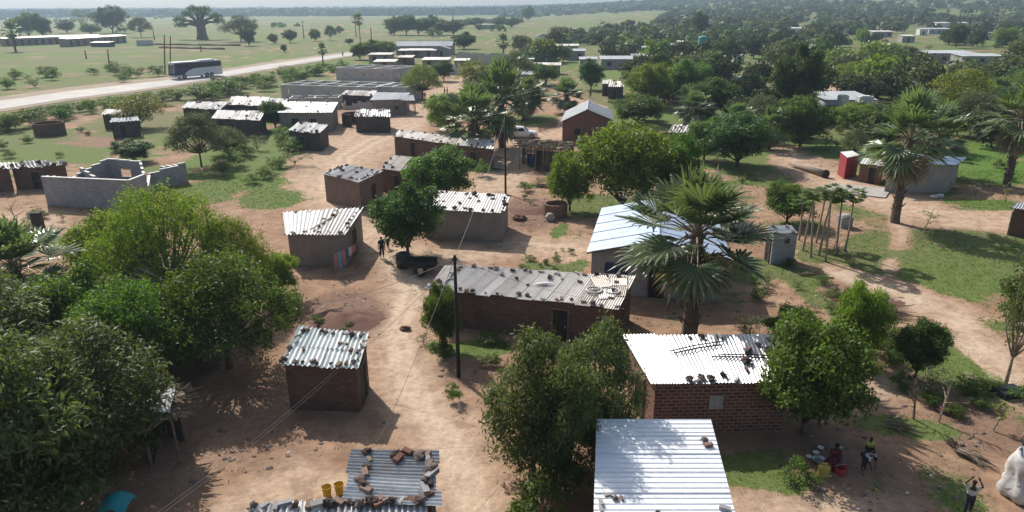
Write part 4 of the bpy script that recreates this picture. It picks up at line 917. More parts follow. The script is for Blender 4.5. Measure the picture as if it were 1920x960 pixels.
# big unfinished complex
def px_rooms(label, x0, y0, x1, y1, depth, h, nx, ny, mat='block_pale', seed=0, ragged=0):
    return roofless(label, grid_rooms(P(x0, y0), P(x1, y1), depth, h, nx, ny, seed=seed), h, mat, ragged, seed=seed)
px_rooms('long roofless block building nearest the bare yard, many pale wall tops', 530, 186, 705, 192, 9, 2.8, 5, 2, seed=1)
px_rooms('roofless block annexe joined to the right of the long unfinished building', 708, 190, 762, 192, 7, 2.8, 2, 2, seed=2)
px_rooms('plain roofless building behind the long unfinished building', 632, 150, 736, 154, 10, 3.0, 3, 2, seed=3)
px_rooms('low roofless front rooms of the unfinished building beside the black shed', 545, 205, 636, 203, 3.5, 1.9, 2, 1, seed=4)
for (x0, x1, yb, h, dp, w, rf_, lab, gb, rs_) in [
    (741, 848, 103, 3.2, 9, 'plaster', 'asbestos', 'long school-like building with a grey-blue pitched roof', 'w', 1.6),
    (812, 843, 107, 2.8, 5, 'plaster', 'asbestos', 'small gabled block joined to the front of the grey-blue roofed building', 'd', .8),
    (1003, 1033, 88, 4.2, 9, 'plaster_white', 'zinc_white', 'tall white gable-ended building among the far trees', 'd', 1.5),
    (640, 1, 1, 1, 1, None, None, '', '', 0),
    (1055, 1098, 113, 3, 7, 'plaster', 'asbestos', 'grey house behind the left group of far trees', None, 0),
    (1085, 1120, 130, 2.8, 5, 'plaster', 'concrete', 'pale flat roofed house left of the mango tree', None, 0),
    (1125, 1190, 130, 2.8, 9, 'plaster', 'concrete', 'long low pale flat roofed house in the middle distance', None, 0),
    (1183, 1214, 123, 2.8, 5, 'mud_red', 'zinc_white', 'dark brown house with a bright roof edge in the middle distance', None, 0),
    (1232, 1268, 112, 4.5, 6, 'plaster', 'concrete', 'two storey grey block in the middle distance', None, 0),
    (1203, 1222, 106, 3, 5, 'mud_red', 'zinc_rust', 'small brown house left of the grey two storey block', None, 0),
    (1330, 1374, 117, 2.6, 6, 'plaster', 'concrete', 'low grey house right of the green tank', None, 0),
    (1374, 1397, 120, 2.6, 4, 'plaster_white', 'zinc_white', 'white cube house right of the low grey house', None, 0),
    (1412, 1440, 103, 2.6, 5, 'plaster_white', 'zinc_white', 'small house with a bright roof behind the white slatted frame', None, 0),
    (1352, 1412, 180, 2.8, 8, 'bluewall', 'concrete', 'pale blue-grey house with white roof beams beside the clearing', None, 0),
    (1314, 1350, 160, 2.6, 7, 'plaster', 'concrete', 'low grey wing behind the pale blue-grey house', None, 0),
    (1541, 1640, 222, 2.9, 9, 'bluewall', 'concrete', 'long pale blue house half hidden by bushes on the right', None, 0),
    (1733, 1830, 119, 3.0, 9, 'plaster', 'asbestos', 'wide white house with red rafters on the far right', None, 0),
    (1800, 1882, 124, 2.8, 7, 'plaster', 'asbestos', 'long wing with dark windows of the wide white house', None, 0),
    (1723, 1740, 66, 3.4, 6, 'plaster_white', 'plaster_white', 'left white cube in the far right', None, 0),
    (1740, 1782, 64, 3.0, 9, 'bluewall', 'asbestos', 'low bluish building right of the left white cube', None, 0),
    (1753, 1780, 60, 5.6, 8, 'plaster_white', 'zinc_white', 'taller white block behind the low bluish building', None, 0),
    (1829, 1860, 75, 3.4, 7, 'plaster_white', 'plaster_white', 'white house front right of the tall dark tree', None, 0),
    (1905, 1935, 77, 3.2, 7, 'plaster_white', 'zinc_white', 'white house cut by the far right edge', None, 0),
    (1634, 1674, 70, 3.0, 8, 'plaster', 'zinc_white', 'low house with a pale roof on the far sandy clearing', None, 0),
    (1652, 1672, 96, 2.4, 5, 'brick_red', 'zinc_white', 'small red house behind the dark palm', None, 0),
    (1903, 1945, 146, 2.4, 6, 'brick_red', 'zinc_rust', 'red brick house on the right edge above the bushes', None, 0),
    (1757, 1775, 27, 5, 10, 'plaster_white', 'zinc_white', 'tiny white building on the far wooded rise', None, 0),
    (1855, 1895, 32, 4, 10, 'plaster_white', 'zinc_white', 'long white building on the far wooded rise', None, 0),
    (765, 818, 108, 2.5, 5, 'mud_grey', 'zinc_white', 'low house with a bright roof in front of the grey-blue roofed building', None, 0),
    (745, 790, 108, 2.4, 6, 'mud_grey', 'zinc_white', 'long shed with white sheets left of the low bright roofed house', None, 0),
    (744, 774, 122, 2.3, 5, 'mud_red', 'zinc_rust', 'red brown shed in front of the white sheeted shed', None, 0),
    (790, 842, 128, 2.4, 6, 'mud_grey', 'zinc_white', 'mud house with a jumbled bright roof behind the dark round tree', None, 0),
    (700, 742, 132, 2.4, 5, 'mud_grey', 'zinc_rust', 'low shed with a rusty roof right behind the plain roofless building', None, 0),
    (748, 800, 143, 2.3, 6, 'block_pale', None, 'roofless pale block rooms left of the dark round tree behind the umbrella tree', None, 0),
    (850, 880, 128, 2.2, 4, 'mud_grey', 'zinc_white', 'tiny shed with a bright roof behind the dark round tree', None, 0),
    (690, 735, 118, 2.6, 5, 'mud_grey', 'zinc_rust', 'grey hut in the smoke beside the road trees', None, 0),
    (560, 628, 172, 1.6, 5, 'block_pale', None, 'low rear walls of the long unfinished building', None, 0),
    (645, 735, 205, 1.5, 4, 'block_pale', None, 'low broken walls behind the black shed', None, 0),
    (1000, 1052, 140, 2.4, 5, 'mud_grey', 'zinc_rust', 'low house with a rusty roof behind the mid green tree', None, 0),
    (1040, 1085, 100, 2.8, 6, 'plaster', 'zinc_white', 'pale house with a bright roof left behind the grey house', None, 0),
    (1440, 1462, 104, 2.6, 5, 'plaster_white', 'zinc_white', 'bright white house left of the tall dark tree in the wood', None, 0),
    (1480, 1510, 62, 3.0, 7, 'plaster_white', 'zinc_white', 'far pale house among the wood right of centre', None, 0),
    (1560, 1590, 84, 3.0, 6, 'plaster', 'zinc_white', 'pale roofed house before the far sandy clearing', None, 0),
    (1690, 1716, 80, 3.0, 6, 'plaster', 'zinc_rust', 'brown roofed house on the far sandy clearing', None, 0),
    (1395, 1415, 66, 3.0, 7, 'plaster', 'zinc_white', 'far low house left of the far pale house in the wood', None, 0),
    (1570, 1600, 54, 3.0, 9, 'plaster_white', 'asbestos', 'far pale house behind the low far house', None, 0),
    (1610, 1634, 40, 4, 9, 'plaster_white', 'zinc_white', 'distant white roofed house on the rise left of the tiny white building', None, 0),
    (1690, 1720, 45, 4, 9, 'plaster', 'zinc_white', 'distant pale shed on the rise behind the white cubes', None, 0),
    (1790, 1815, 52, 3.5, 8, 'plaster', 'zinc_white', 'far pale shed right of the taller white block', None, 0),
    (1870, 1900, 58, 3.5, 8, 'plaster_white', 'asbestos', 'far pale house behind the light green round tree', None, 0),
    (1240, 1262, 60, 3.0, 7, 'plaster', 'zinc_white', 'far low house left of the tall tree above the tank', None, 0),
    (1130, 1150, 84, 2.8, 6, 'plaster', 'zinc_white', 'pale house peeping out of the wood left of the green tank', None, 0),
    (1270, 1292, 92, 2.8, 6, 'mud_grey', 'zinc_rust', 'brown roofed house left below the green tank', None, 0),
    (1505, 1530, 40, 4.0, 9, 'plaster_white', 'zinc_white', 'small bright house high on the wooded rise', None, 0),
    (856, 912, 120, 3.4, 6, 'block_pale', None, 'tall roofless block walls right of the jumbled bright roof', None, 0),
    (912, 956, 122, 3.2, 7, 'block_pale', None, 'roofless grey block walls left of the far palm', None, 0),
    (840, 880, 140, 2.4, 4, 'block_pale', None, 'low roofless block walls behind the far dark round tree', None, 0),
    (1310, 1340, 115, 2.5, 5, 'plaster', None, 'low roofless grey walls under the green tank', None, 0),
    (915, 975, 150, 2.2, 6, 'mud_grey', 'zinc_white', 'low shed with a pale roof behind the fan palms', None, 0),
    (975, 1012, 158, 2.2, 5, 'plaster', 'concrete', 'low grey shed behind the dark fan palm', None, 0),
    (970, 1002, 128, 2.6, 6, 'plaster', 'zinc_white', 'pale house hidden among trees left of the grey house', None, 0),
    (900, 945, 43, 4, 12, 'plaster', 'asbestos', 'far grey building beyond the road trees', None, 0),
    (893, 925, 55, 3.5, 9, 'plaster', 'asbestos', 'far low house at the end of the road', None, 0),
    ]:
    if w is None: continue
    c = bpx(x0, x1, yb, h, dp, None if gb else h + .35)
    if rf_ is None:
        roofless(lab, grid_rooms(P(x0, yb), P(x1, yb), dp, h, 2, 1), h, w, .8, name='unfinished_walls', cat='unfinished walls', seed=x0, cap=False); continue
    nw = max(1, int((c[1] - c[0]).length / 3.5)); ops = [(0, (i + .5) / nw, 1.2 if i != nw // 2 else .9, .9 if i != nw // 2 else 0, 2.0, 'window' if i != nw // 2 else 'door') for i in range(nw)]
    house(lab, c, w, rf_ if rf_ in ('asbestos', 'zinc_white', 'zinc_rust') else 'asbestos', .3, 'v', .5, .03, 2.0, 1, .2, ops, gable=gb, rise=rs_, seed=x0, wobble=False, name='distant_house')
# farm sheds on the left
for i, (x0, y0, x1, y1, lab) in enumerate([(8, 87, 128, 82, 'front left'), (60, 84, 190, 80, 'middle'), (128, 88, 240, 80, 'right')]):
    a, b_ = P(x0, y0), P(x1, y1); d = (b_ - a).normalized(); n = Vector((-d.y, d.x, 0)) * 5; h = 3.6
    c = [Vector((a.x, a.y, h)), Vector((b_.x, b_.y, h)), Vector((b_.x + n.x, b_.y + n.y, h + .4)), Vector((a.x + n.x, a.y + n.y, h + .4))]
    house('%s of the three long grey farm sheds on the green field' % lab, c, 'mud_grey', 'zinc_white', .3, 'v', 1, .04, 3, 1, .2, [(0, (k + .5) / 9, 1.1, 0, 2.6, 'door') for k in range(9)], name='farm_shed', cat='shed', seed=i, wobble=False, group='long farm sheds on the field')
house('low dark shed in front of the right farm shed', bpx(170, 205, 88, 2, 5, 2.3), 'mud_dark', 'zinc_rust', .2, 'v', .8, .03, 2, 1, .5, name='shed', cat='shed')
roofless('small ruined pale shed right of the farm sheds', grid_rooms(P(257, 86), P(276, 86), 5, 2.6, 2, 1), 2.6, 'block_pale', .3, name='ruined_shed', cat='ruin')
# long low banks of red earth on the field
for (x0, y0, x1, y1, lab) in ((285, 84, 450, 86, 'upper'), (300, 90, 420, 93, 'lower')):
    mb = MB(); a, b_ = P(x0, y0), P(x1, y1); ps = [a.lerp(b_, i / 12) + Vector((0, noise.noise(Vector((i, x0, 0))) * 3, 0)) for i in range(13)]
    mb.tube(ps, [.4 + .5 * abs(math.sin(i * .9 + 1)) for i in range(13)], 8); tag(mb.build('earth_bank', M['mud_red'], off=a, smooth=True), lab + ' long bank of reddish earth on the field', 'earth bank')
# red brick gabled house
c = [P(1050, 225, 2.7), P(1112, 228, 2.7), P(1160, 218, 2.7), P(1098, 215, 2.7)]
c = [P(1050, 228, 2.7), P(1150, 226, 2.7), P(1152, 212, 2.7), P(1062, 214, 2.7)]
house('red brick house with a grey-blue gabled roof and white ridge', [P(1051, 229, 2.7), P(1150, 226, 2.7), P(1146, 208, 2.7), P(1060, 209, 2.7)], 'brick_red', 'asbestos', .25, gable='d', rise=1.5, pitch=.5, amp=.03, sheet=1.2, messy=.1, openings=[(3, .5, .8, 0, 1.9, 'door'), (0, .3, .8, .9, 1.8, 'window')], seed=70, wobble=False, name='brick_house')
# red kiosk, grey house on the right
r, rf = house('small red kiosk with a grey roof beside the large fan palm', [P(1588, 296, 2.2), P(1612, 291, 2.2), P(1598, 283, 2.35), P(1575, 285, 2.35)], 'red_paint', 'zinc', .05, 'v', .2, .02, .8, 1, .4, [(0, .5, .75, 0, 1.8, 'door', dict(wmat=M['red_paint'], fmat=M['red_paint']))], name='kiosk', cat='kiosk', wobble=False, poles=False)
r, rf = house('low dark red lean-to between the kiosk and the grey house', [P(1612, 306, 1.9), P(1656, 312, 1.9), P(1662, 300, 2.0), P(1618, 296, 2.0)], 'mud_red', 'zinc_rust', .08, 'v', .25, .03, .8, 1, .8, [(0, .6, .7, 0, 1.6, 'door')], name='lean_to', cat='lean-to', seed=71)
r, rf = house('grey rendered house with a blue-white sloping roof behind the large fan palm', [P(1655, 306, 2.9), P(1792, 310, 2.7), P(1812, 296, 2.8), P(1690, 288, 3.1)], 'plaster', 'zinc_blue', .45, 'u', .3, .03, 1, 1, .6, [(3, .5, .9, 0, 2.0, 'door'), (0, .4, .8, 1.1, 1.9, 'window')], name='rendered_house', seed=72, wobble=False)
r, rf = house('pinkish hut with timber posts cut by the right edge', [P(1897, 390, 2.2), P(1990, 400, 2.2), P(1990, 376, 2.4), P(1905, 380, 2.4)], 'mud_red', 'zinc', .15, 'v', .2, .03, .8, 1, .8, [(3, .5, .8, 0, 1.8, 'door')], name='mud_hut', cat='hut', seed=73)
# pale slatted frame
p0, p1 = P(1417, 138), P(1446, 150); root = empty('slatted_frame', p0, 'white slatted frame leaning on the middle distance clearing', 'frame'); mb = MB()
for k in range(9):
    q = p0.lerp(p1, k / 8); mb.box(q + Vector((0, 0, 1.4)), (.35, .12, 2.8 - .12 * k), .3)
mb.build('slat', M['plaster_white'], root); mb = MB(); mb.tube([p0 + Vector((0, 0, 2.8)), p1 + Vector((0, 0, 2.0))], .09, 5); mb.build('rail', M['plaster_white'], root)
for (x, y, s, lab) in ((1620, 192, 2.2, 'white tank on the roof of the long pale blue house'), (1580, 190, 1.2, 'small white box beside the tank on the pale blue house')):
    mb = MB(); p = P(x, y, 3.1); mb.box(p + Vector((0, 0, .45)), (s, 1.2, .9), .1); mb.box(p + Vector((0, 0, .95)), (s * .7, .9, .12), .1); tag(mb.build('roof_box', M['plaster_white'], off=p), lab, 'tank')

# open shelter with a brushwood roof
def shelter(label, c, posts, roofmat, wallsides=(), name='open_shelter', cat='shelter', brush=True, seed=0):
    root = empty(name, (sum((v.x for v in c)) / 4, sum((v.y for v in c)) / 4, 0), label, cat); rf = Roof(c); rs = random.Random(seed)
    for (u, v) in posts:
        mb = MB(); t = rf.at(u, v); mb.tube([(t.x + rs.uniform(-.08, .08), t.y, -.1), (t.x, t.y, t.z * .5), t], [.07, .06, .05], 6); mb.build('post', M['wood'], root)
    mb = MB()
    for v in (.05, .5, .95): mb.tube([rf.at(-.03, v) + Vector((0, 0, .04)), rf.at(1.03, v) + Vector((0, 0, .04))], .05, 5)
    for k in range(9): mb.tube([rf.at(k / 8, -.04) + Vector((0, 0, .12)), rf.at(k / 8, 1.04) + Vector((0, 0, .12))], .03, 5)
    fr = mb.build('roof_frame', M['wood'], root); mb = MB()
    if brush:
        for k in range(170):
            p = rf.at(rs.uniform(0, 1), rs.uniform(0, 1)) + Vector((0, 0, .16 + rs.random() * .12)); a = rs.random() * 3.14 if rs.random() < .4 else rs.uniform(-.3, .3); l = rs.uniform(.4, 1.2)
            d = Vector((math.cos(a), math.sin(a), rs.uniform(-.12, .12))) * l; mb.tube([p - d, p + d], [.05, .03], 4, t=rs.random())
            if k % 3 == 0: mb.box(p, (rs.uniform(.4, .9), rs.uniform(.3, .6), .03), a, rs.random(), tilt=Matrix.Rotation(rs.uniform(-.2, .2), 3, 'X'))
    else: sheet_roof(mb, [q + Vector((0, 0, .15)) for q in c], .25, .03, .9, 'v', 1, .5, seed)
    mb.build('roof', M[roofmat], root)
    for (u0, v0, u1, v1, z0, z1, mt) in wallsides:
        mb = MB(); a, b_ = rf.at(u0, v0), rf.at(u1, v1); n_ = max(3, int((b_ - a).length / .16))
        for k in range(n_):
            q = a.lerp(b_, (k + .5) / n_); mb.tube([(q.x, q.y, z0), (q.x + rs.uniform(-.03, .03), q.y, min(z1, q.z - .05))], .06, 5, t=rs.random())
        mb.build('wall_panel', M[mt], root)
    return root, rf
cs = [P(975, 277, 2.4), P(1062, 283, 2.4), P(1076, 269, 2.5), P(980, 266, 2.5)]
shelter('open pole shelter with dark walls under a brushwood roof behind the leafy tree', cs, [(0, 0), (.35, 0), (.5, 0), (1, 0), (0, 1), (1, 1)], 'thatch', [(.35, .02, .95, .02, 0, 2.2, 'wood_dark'), (0, .95, 1, .95, 0, 2.3, 'wood_dark'), (.98, 0, .98, 1, 0, 2.3, 'wood_dark'), (.12, .6, .34, .6, 0, 1.4, 'wood_dark')], seed=4)
cs = [P(749, 190, 2.3), P(778, 190, 2.3), P(775, 180, 2.9), P(752, 180, 2.9)]
shelter('small green-grey roofed stall on white posts beside the grey mud house', cs, [(0, 0), (1, 0), (0, 1), (1, 1), (.5, 0)], 'asbestos', name='market_stall', cat='stall', brush=False, seed=5)
cs = [P(875, 165, 1.6), P(940, 168, 1.6), P(936, 160, 1.8), P(880, 158, 1.8)]
shelter('low long stall with bleached boards under the yellow tree', cs, [(0, 0), (1, 0), (0, 1), (1, 1), (.5, 0)], 'thatch', name='market_stall', cat='stall', seed=6)

# electric poles
def pole(bx, by, top, label, r=.09, mat='pole', arms=0, insul=True, hgt=None, group=None, lean=0):
    p = P(bx, by); H = hgt or height_at(p, top); root = empty('electric_pole', p, label, 'pole', group); mb = MB()
    mb.tube([p - Vector((0, 0, .3)), p + Vector((lean * .5, 0, H * .5)), p + Vector((lean, 0, H))], [r * 1.25, r * 1.05, r * .8], 8); mb.build('shaft', M[mat], root, True)
    for k in range(arms): mb = MB(); mb.box(p + Vector((lean, 0, H - .35 - k * .5)), (1.2, .1, .1), .2); mb.build('crossarm', M['wood_dark'], root)
    if insul:
        mb = MB()
        for k in (-1, 1): mb.lathe([(.03, 0), (.05, .04), (.03, .08), (.05, .12), (.02, .16)], p + Vector((lean + k * (.08 if not arms else .45), -.1 if not arms else 0, H - .25)), 8)
        mb.build('insulator', M['black_plastic'], root)
    return p, H
PA, HA = pole(860, 705, 478, 'black electric pole standing in front of the long mud house', .085)
PB, HB = pole(948, 362, 215, 'black electric pole beside the whitish stony roof', .085)
pole(206, 133, 88, 'leaning brown pole on the field left of the bus', .18, 'pole_brown', lean=.5)
pole(162, 110, 90, 'short brown pole on the field near the farm sheds', .2, 'pole_brown')
pole(309, 140, 62, 'left of two tall brown poles standing close together behind the bus', .17, 'pole_brown', lean=1.6)
pole(319, 126, 64, 'right of two tall brown poles standing close together behind the bus', .17, 'pole_brown', lean=1.6)
pole(377, 97, 78, 'short thin pole on the field under the baobab', .2, 'pole_brown')
pole(570, 73, 37, 'thin pole with a crossarm in the open field', .25, 'pole_brown', 1)
pole(850, 60, 26, 'left pole with a crossarm at the road trees', .3, 'wood_dark', 1)
pole(947, 46, 20, 'tall pole with a crossarm beyond the school-like building', .35, 'wood_dark', 1)
pole(290, 75, 52, 'far thin pole right of the farm shed trees', .25, 'pole_brown', 1)
pole(697, 82, 50, 'tall thin pole beside the twin palms', .25, 'pole_brown')
pole(980, 226, 165, 'thin dark pole behind the white car', .09, 'wood_dark')
pole(1033, 88, 58, 'thin pole in front of the white gable-ended building', .18, 'wood_dark')
def wire(ps, label, r=.012, sag=.5, n=16, name='power_wire', two=0):
    mb = MB()
    for a, b_ in zip(ps, ps[1:]):
        for k in range(1 + two):
            o = Vector((.18 * k, .1 * k, -.02 * k)); mb.tube([a.lerp(b_, i / n) + o - Vector((0, 0, sag * 4 * (i / n) * (1 - i / n))) for i in range(n + 1)], r, 4)
    tag(mb.build(name, M['wire'], off=ps[0]), label, 'wire')
TA = PA + Vector((0, 0, HA - .15)); TB = PB + Vector((0, 0, HB - .15))
wire([P(290, 965, 4.2), P(625, 697, 2.5)], 'twin wires running from the bottom left to the small mud hut', .007, .15, two=1)
wire([P(625, 697, 2.5), TA], 'wire from the small mud hut up to the black pole', .009, .3)
wire([P(700, 838, 2.65), P(746, 750, 3.4), TA], 'thin wire rising from the bottom centre roof towards the pole', .010, .1)
wire([TA, P(575, 574, 3.0)], 'wire crossing the shaded yard towards the left trees', .012, .3)
wire([TA, P(1100, 560, 2.5)], 'short drop wire to the long patchwork roof', .008, .2)
wire([PA + Vector((-.05, 0, HA * .95)), P(795, 640)], 'stay wire of the black pole ending beside the bush', .012, 0, 2)
wire([TA, TB], 'wire running between the two black poles', .012, .5)
wire([P(905, 398, 2.4), P(880, 450)], 'grey stay leaning on the wall of the whitish roofed house', .018, 0, 2)
# ------------------------------------------------------------------ trees one by one
random.seed(11)
T = [
 (40, 1030, 640, 400, 'feather', 'large feathery dark green tree filling the bottom left corner', 0),
 (205, 880, 615, 300, 'feather', 'feathery tree right of the bottom left corner tree', 1),
 (30, 770, 520, 300, 'feather', 'dark feathery tree at the left edge above the corner tree', 2),
 (120, 960, 660, 300, 'feather', 'feathery tree between the two large bottom left trees', 1),
 (150, 700, 500, 230, 'leafy', 'dark leafy tree behind the bottom left feathery trees', 0),
 (430, 690, 480, 290, 'shade', 'dark spreading tree shading the ground left of the ribbed hut', 0),
 (270, 740, 520, 240, 'shade', 'dark spreading tree left of the one shading the ribbed hut', 1),
 (330, 590, 340, 275, 'acacia', 'wide light green tree left of the clay brick hut', 0),
 (240, 560, 385, 190, 'bright', 'bright green tree below the roofless grey block house', 0),
 (450, 575, 405, 140, 'acacia', 'light green tree hanging over the grey mud house by the clothesline', 1),
 (370, 650, 500, 200, 'leafy', 'dark leafy tree under the wide light green tree', 1),
 (520, 560, 470, 100, 'bright', 'small dark leafy tree beside the clothesline', 2),
 (765, 478, 343, 146, 'mango', 'dark round mango tree between the clay brick hut and the whitish roof', 0),
 (825, 380, 274, 152, 'leafy', 'round green tree in front of the long low brown house', 1),
 (1167, 398, 228, 215, 'bright', 'broad bright green tree left of the tall fan palm', 1),
 (1255, 392, 250, 130, 'leafy', 'darker leafy tree right behind the broad bright green tree', 2),
 (1068, 395, 285, 100, 'bright', 'smaller bright tree behind the brick planter pen', 0),
 (1060, 930, 680, 150, 'feather', 'middle feathery tree in the bottom centre between the other two', 1),
 (1000, 890, 635, 210, 'feather', 'left feathery tree in the bottom centre', 0),
 (1112, 860, 615, 200, 'feather', 'right feathery tree in the bottom centre beside the bright roof', 2),
 (1505, 812, 592, 240, 'leafy', 'dense leafy tree in front of the glaring patched roof', 0),
 (1602, 680, 530, 110, 'bright', 'bright upright tree behind the dense leafy tree', 0),
 (1400, 640, 590, 70, 'sparse', 'thin grey-green shrub behind the glaring roof', 0),
 (1480, 660, 580, 110, 'leafy', 'leafy shrub tree right of the glaring roof corner', 1),
 (1716, 708, 606, 98, 'mango', 'small dark glossy tree on the right sandy slope', 1),
 (1886, 718, 430, 110, 'sparse', 'tall thin tree by the right edge with a bare lower trunk', 1),
 (1382, 312, 215, 150, 'mango', 'dark mango tree standing over the shaded bare yard', 2),
 (1320, 300, 222, 90, 'leafy', 'green tree left of the mango over the shaded yard', 0),
 (1475, 418, 345, 105, 'leafy', 'rounded green tree behind the small grey latrine', 2),
 (378, 312, 208, 110, 'thorn', 'grey-green flat topped thorn tree in front of the dark mud houses', 0),
 (428, 290, 235, 80, 'thorn', 'smaller thorn tree right of the grey-green thorn tree', 1),
 (252, 304, 258, 80, 'mango', 'low dark round tree behind the roofless grey block house', 0),
 (262, 240, 172, 110, 'yellow', 'thin yellow-green tree between the dark shacks', 0),
 (517, 242, 186, 62, 'mango', 'dark round tree in front of the grey block house', 1),
 (418, 330, 296, 40, 'thorn', 'small thorn sapling below the thorn trees', 0),
 (793, 186, 120, 78, 'acacia', 'umbrella shaped tree beside the unfinished buildings', 1),
 (832, 152, 112, 42, 'mango', 'dark round tree behind the umbrella shaped tree', 2),
 (707, 112, 72, 55, 'leafy', 'grey-green tree in the smoke beside the road', 0),
 (675, 112, 78, 40, 'leafy', 'low tree by the road left of the smoke', 1),
 (730, 108, 76, 36, 'bright', 'light tree left of the grey-blue roofed building', 0),
 (870, 92, 60, 52, 'mango', 'dark wide tree right of the grey-blue roofed building', 0),
 (893, 172, 106, 80, 'yellow', 'yellow-green tree above the long low stall', 1),
 (838, 245, 172, 95, 'bright', 'bright bush like tree left of the large group of fan palms', 1),
 (990, 218, 148, 62, 'mango', 'dark dense tree left of the brick gabled house', 1),
 (1108, 168, 112, 56, 'mango', 'dark round tree behind the brick gabled house', 0),
 (1023, 160, 118, 60, 'leafy', 'mid green tree above the dark fan palm', 2),
 (968, 165, 95, 80, 'thorn', 'dusty crowned tree left of the mid green tree', 1),
 (1213, 200, 118, 100, 'bright', 'fresh green tree left of the pale blue-grey house', 0),
 (1195, 232, 178, 110, 'leafy', 'low wide tree behind the broad bright green tree', 1),
 (1330, 220, 148, 120, 'mango', 'dark green tree in front of the pale blue-grey house', 2),
 (1290, 190, 112, 100, 'leafy', 'tall leafy tree left of the dark green tree', 0),
 (1232, 170, 100, 50, 'mango', 'dark tree in front of the two storey block', 1),
 (1490, 222, 88, 105, 'mango', 'tall dark tree left of the bare red yard', 0),
 (1500, 275, 182, 130, 'leafy', 'wide leafy tree in front of the pale blue house', 1),
 (1430, 245, 180, 90, 'thorn', 'greyish tree between the mango and the wide leafy tree', 0),
 (1608, 250, 196, 110, 'bright', 'green tree in front of the long pale blue house', 1),
 (1596, 162, 118, 90, 'acacia', 'broad umbrella tree above the bare red yard', 0),
 (1655, 172, 122, 80, 'thorn', 'greyish umbrella tree right of the broad umbrella tree', 1),
 (1697, 138, 92, 66, 'mango', 'very dark round tree in front of the wide white house', 2),
 (1786, 235, 132, 125, 'yellow', 'yellow-green tree in front of the right edge palms', 0),
 (1830, 255, 176, 130, 'thorn', 'grey-green tree under the yellow-green tree', 0),
 (1700, 262, 205, 90, 'leafy', 'leafy tree left behind the large fan palm', 2),
 (1560, 230, 200, 60, 'leafy', 'low green tree hiding the left end of the pale blue house', 0),
 (1600, 300, 244, 60, 'thorn', 'hazy grey shrub tree behind the red kiosk', 1),
 (1792, 90, 50, 36, 'mango', 'dark narrow tree behind the wide white house', 1),
 (1880, 90, 56, 50, 'bright', 'light green round tree right of the white house front', 0),
 (1910, 120, 96, 60, 'leafy', 'low green tree at the right edge behind the red brick house', 2),
 (55, 70, 18, 52, 'leafy', 'tall field tree left behind the farm sheds', 1),
 (82, 72, 22, 40, 'mango', 'rounded field tree behind the farm sheds', 0),
 (126, 62, 32, 38, 'mango', 'small dark field tree between the farm shed trees', 2),
 (158, 58, 6, 40, 'sparse', 'tall thin crowned field tree behind the farm sheds', 0),
 (172, 67, 38, 44, 'leafy', 'low leafy field tree behind the farm sheds', 2),
 (212, 62, 6, 64, 'mango', 'largest dark field tree behind the farm sheds', 1),
 (265, 70, 28, 46, 'thorn', 'spreading field tree right of the largest farm shed tree', 0),
 (452, 78, 25, 74, 'thorn', 'wide hazy field tree right of the baobab', 1),
 (467, 86, 47, 32, 'mango', 'dark round tree in front of the wide hazy field tree', 0),
 (513, 82, 60, 22, 'leafy', 'small light field tree left of the boxy tree', 0),
 (544, 80, 53, 30, 'mango', 'boxy dark field tree beside a thin pole', 1),
 (591, 77, 52, 26, 'leafy', 'ragged tree on the field left of the paired brown trees', 1),
 (620, 76, 45, 24, 'thorn', 'left of the paired brown field trees', 0),
 (637, 67, 46, 20, 'thorn', 'right of the paired brown field trees', 1),
 (655, 84, 70, 18, 'leafy', 'low shrub tree on the field near the twin palms', 2),
 (990, 40, 12, 28, 'mango', 'tall dark tree standing on the horizon', 0),
 (1178, 60, 38, 34, 'mango', 'dark tree rising from the far wood left of the green tank', 1),
 (1310, 74, 22, 36, 'mango', 'tall tree above the green tank', 2),
 (1345, 110, 76, 40, 'mango', 'dark tree right of the green tank', 0),
 (533, 98, 80, 14, 'leafy', 'tiny tree on the field edge above the road', 0),
]
for i, (x, w, t) in enumerate(((740, 60, 27), (762, 66, 24), (785, 56, 30), (805, 60, 26), (828, 66, 32), (850, 60, 34), (868, 54, 33), (893, 44, 30), (935, 50, 28), (960, 44, 30))):
    T.append((x, 66 if x < 860 else 52, t + 2, w * .75, 'mango' if i % 2 else 'leafy', ('first', 'second', 'third', 'fourth', 'fifth', 'sixth', 'seventh', 'eighth', 'ninth', 'tenth')[i] + ' tree from the left in the dark clump beyond the grey-blue roofed building', i))
for tr_ in T:
    g = 'trees in the clump beyond the grey-blue roofed building' if 'in the dark clump' in tr_[5] else None
    put_tree(*tr_[:4], tr_[4], tr_[5], g, tr_[6])
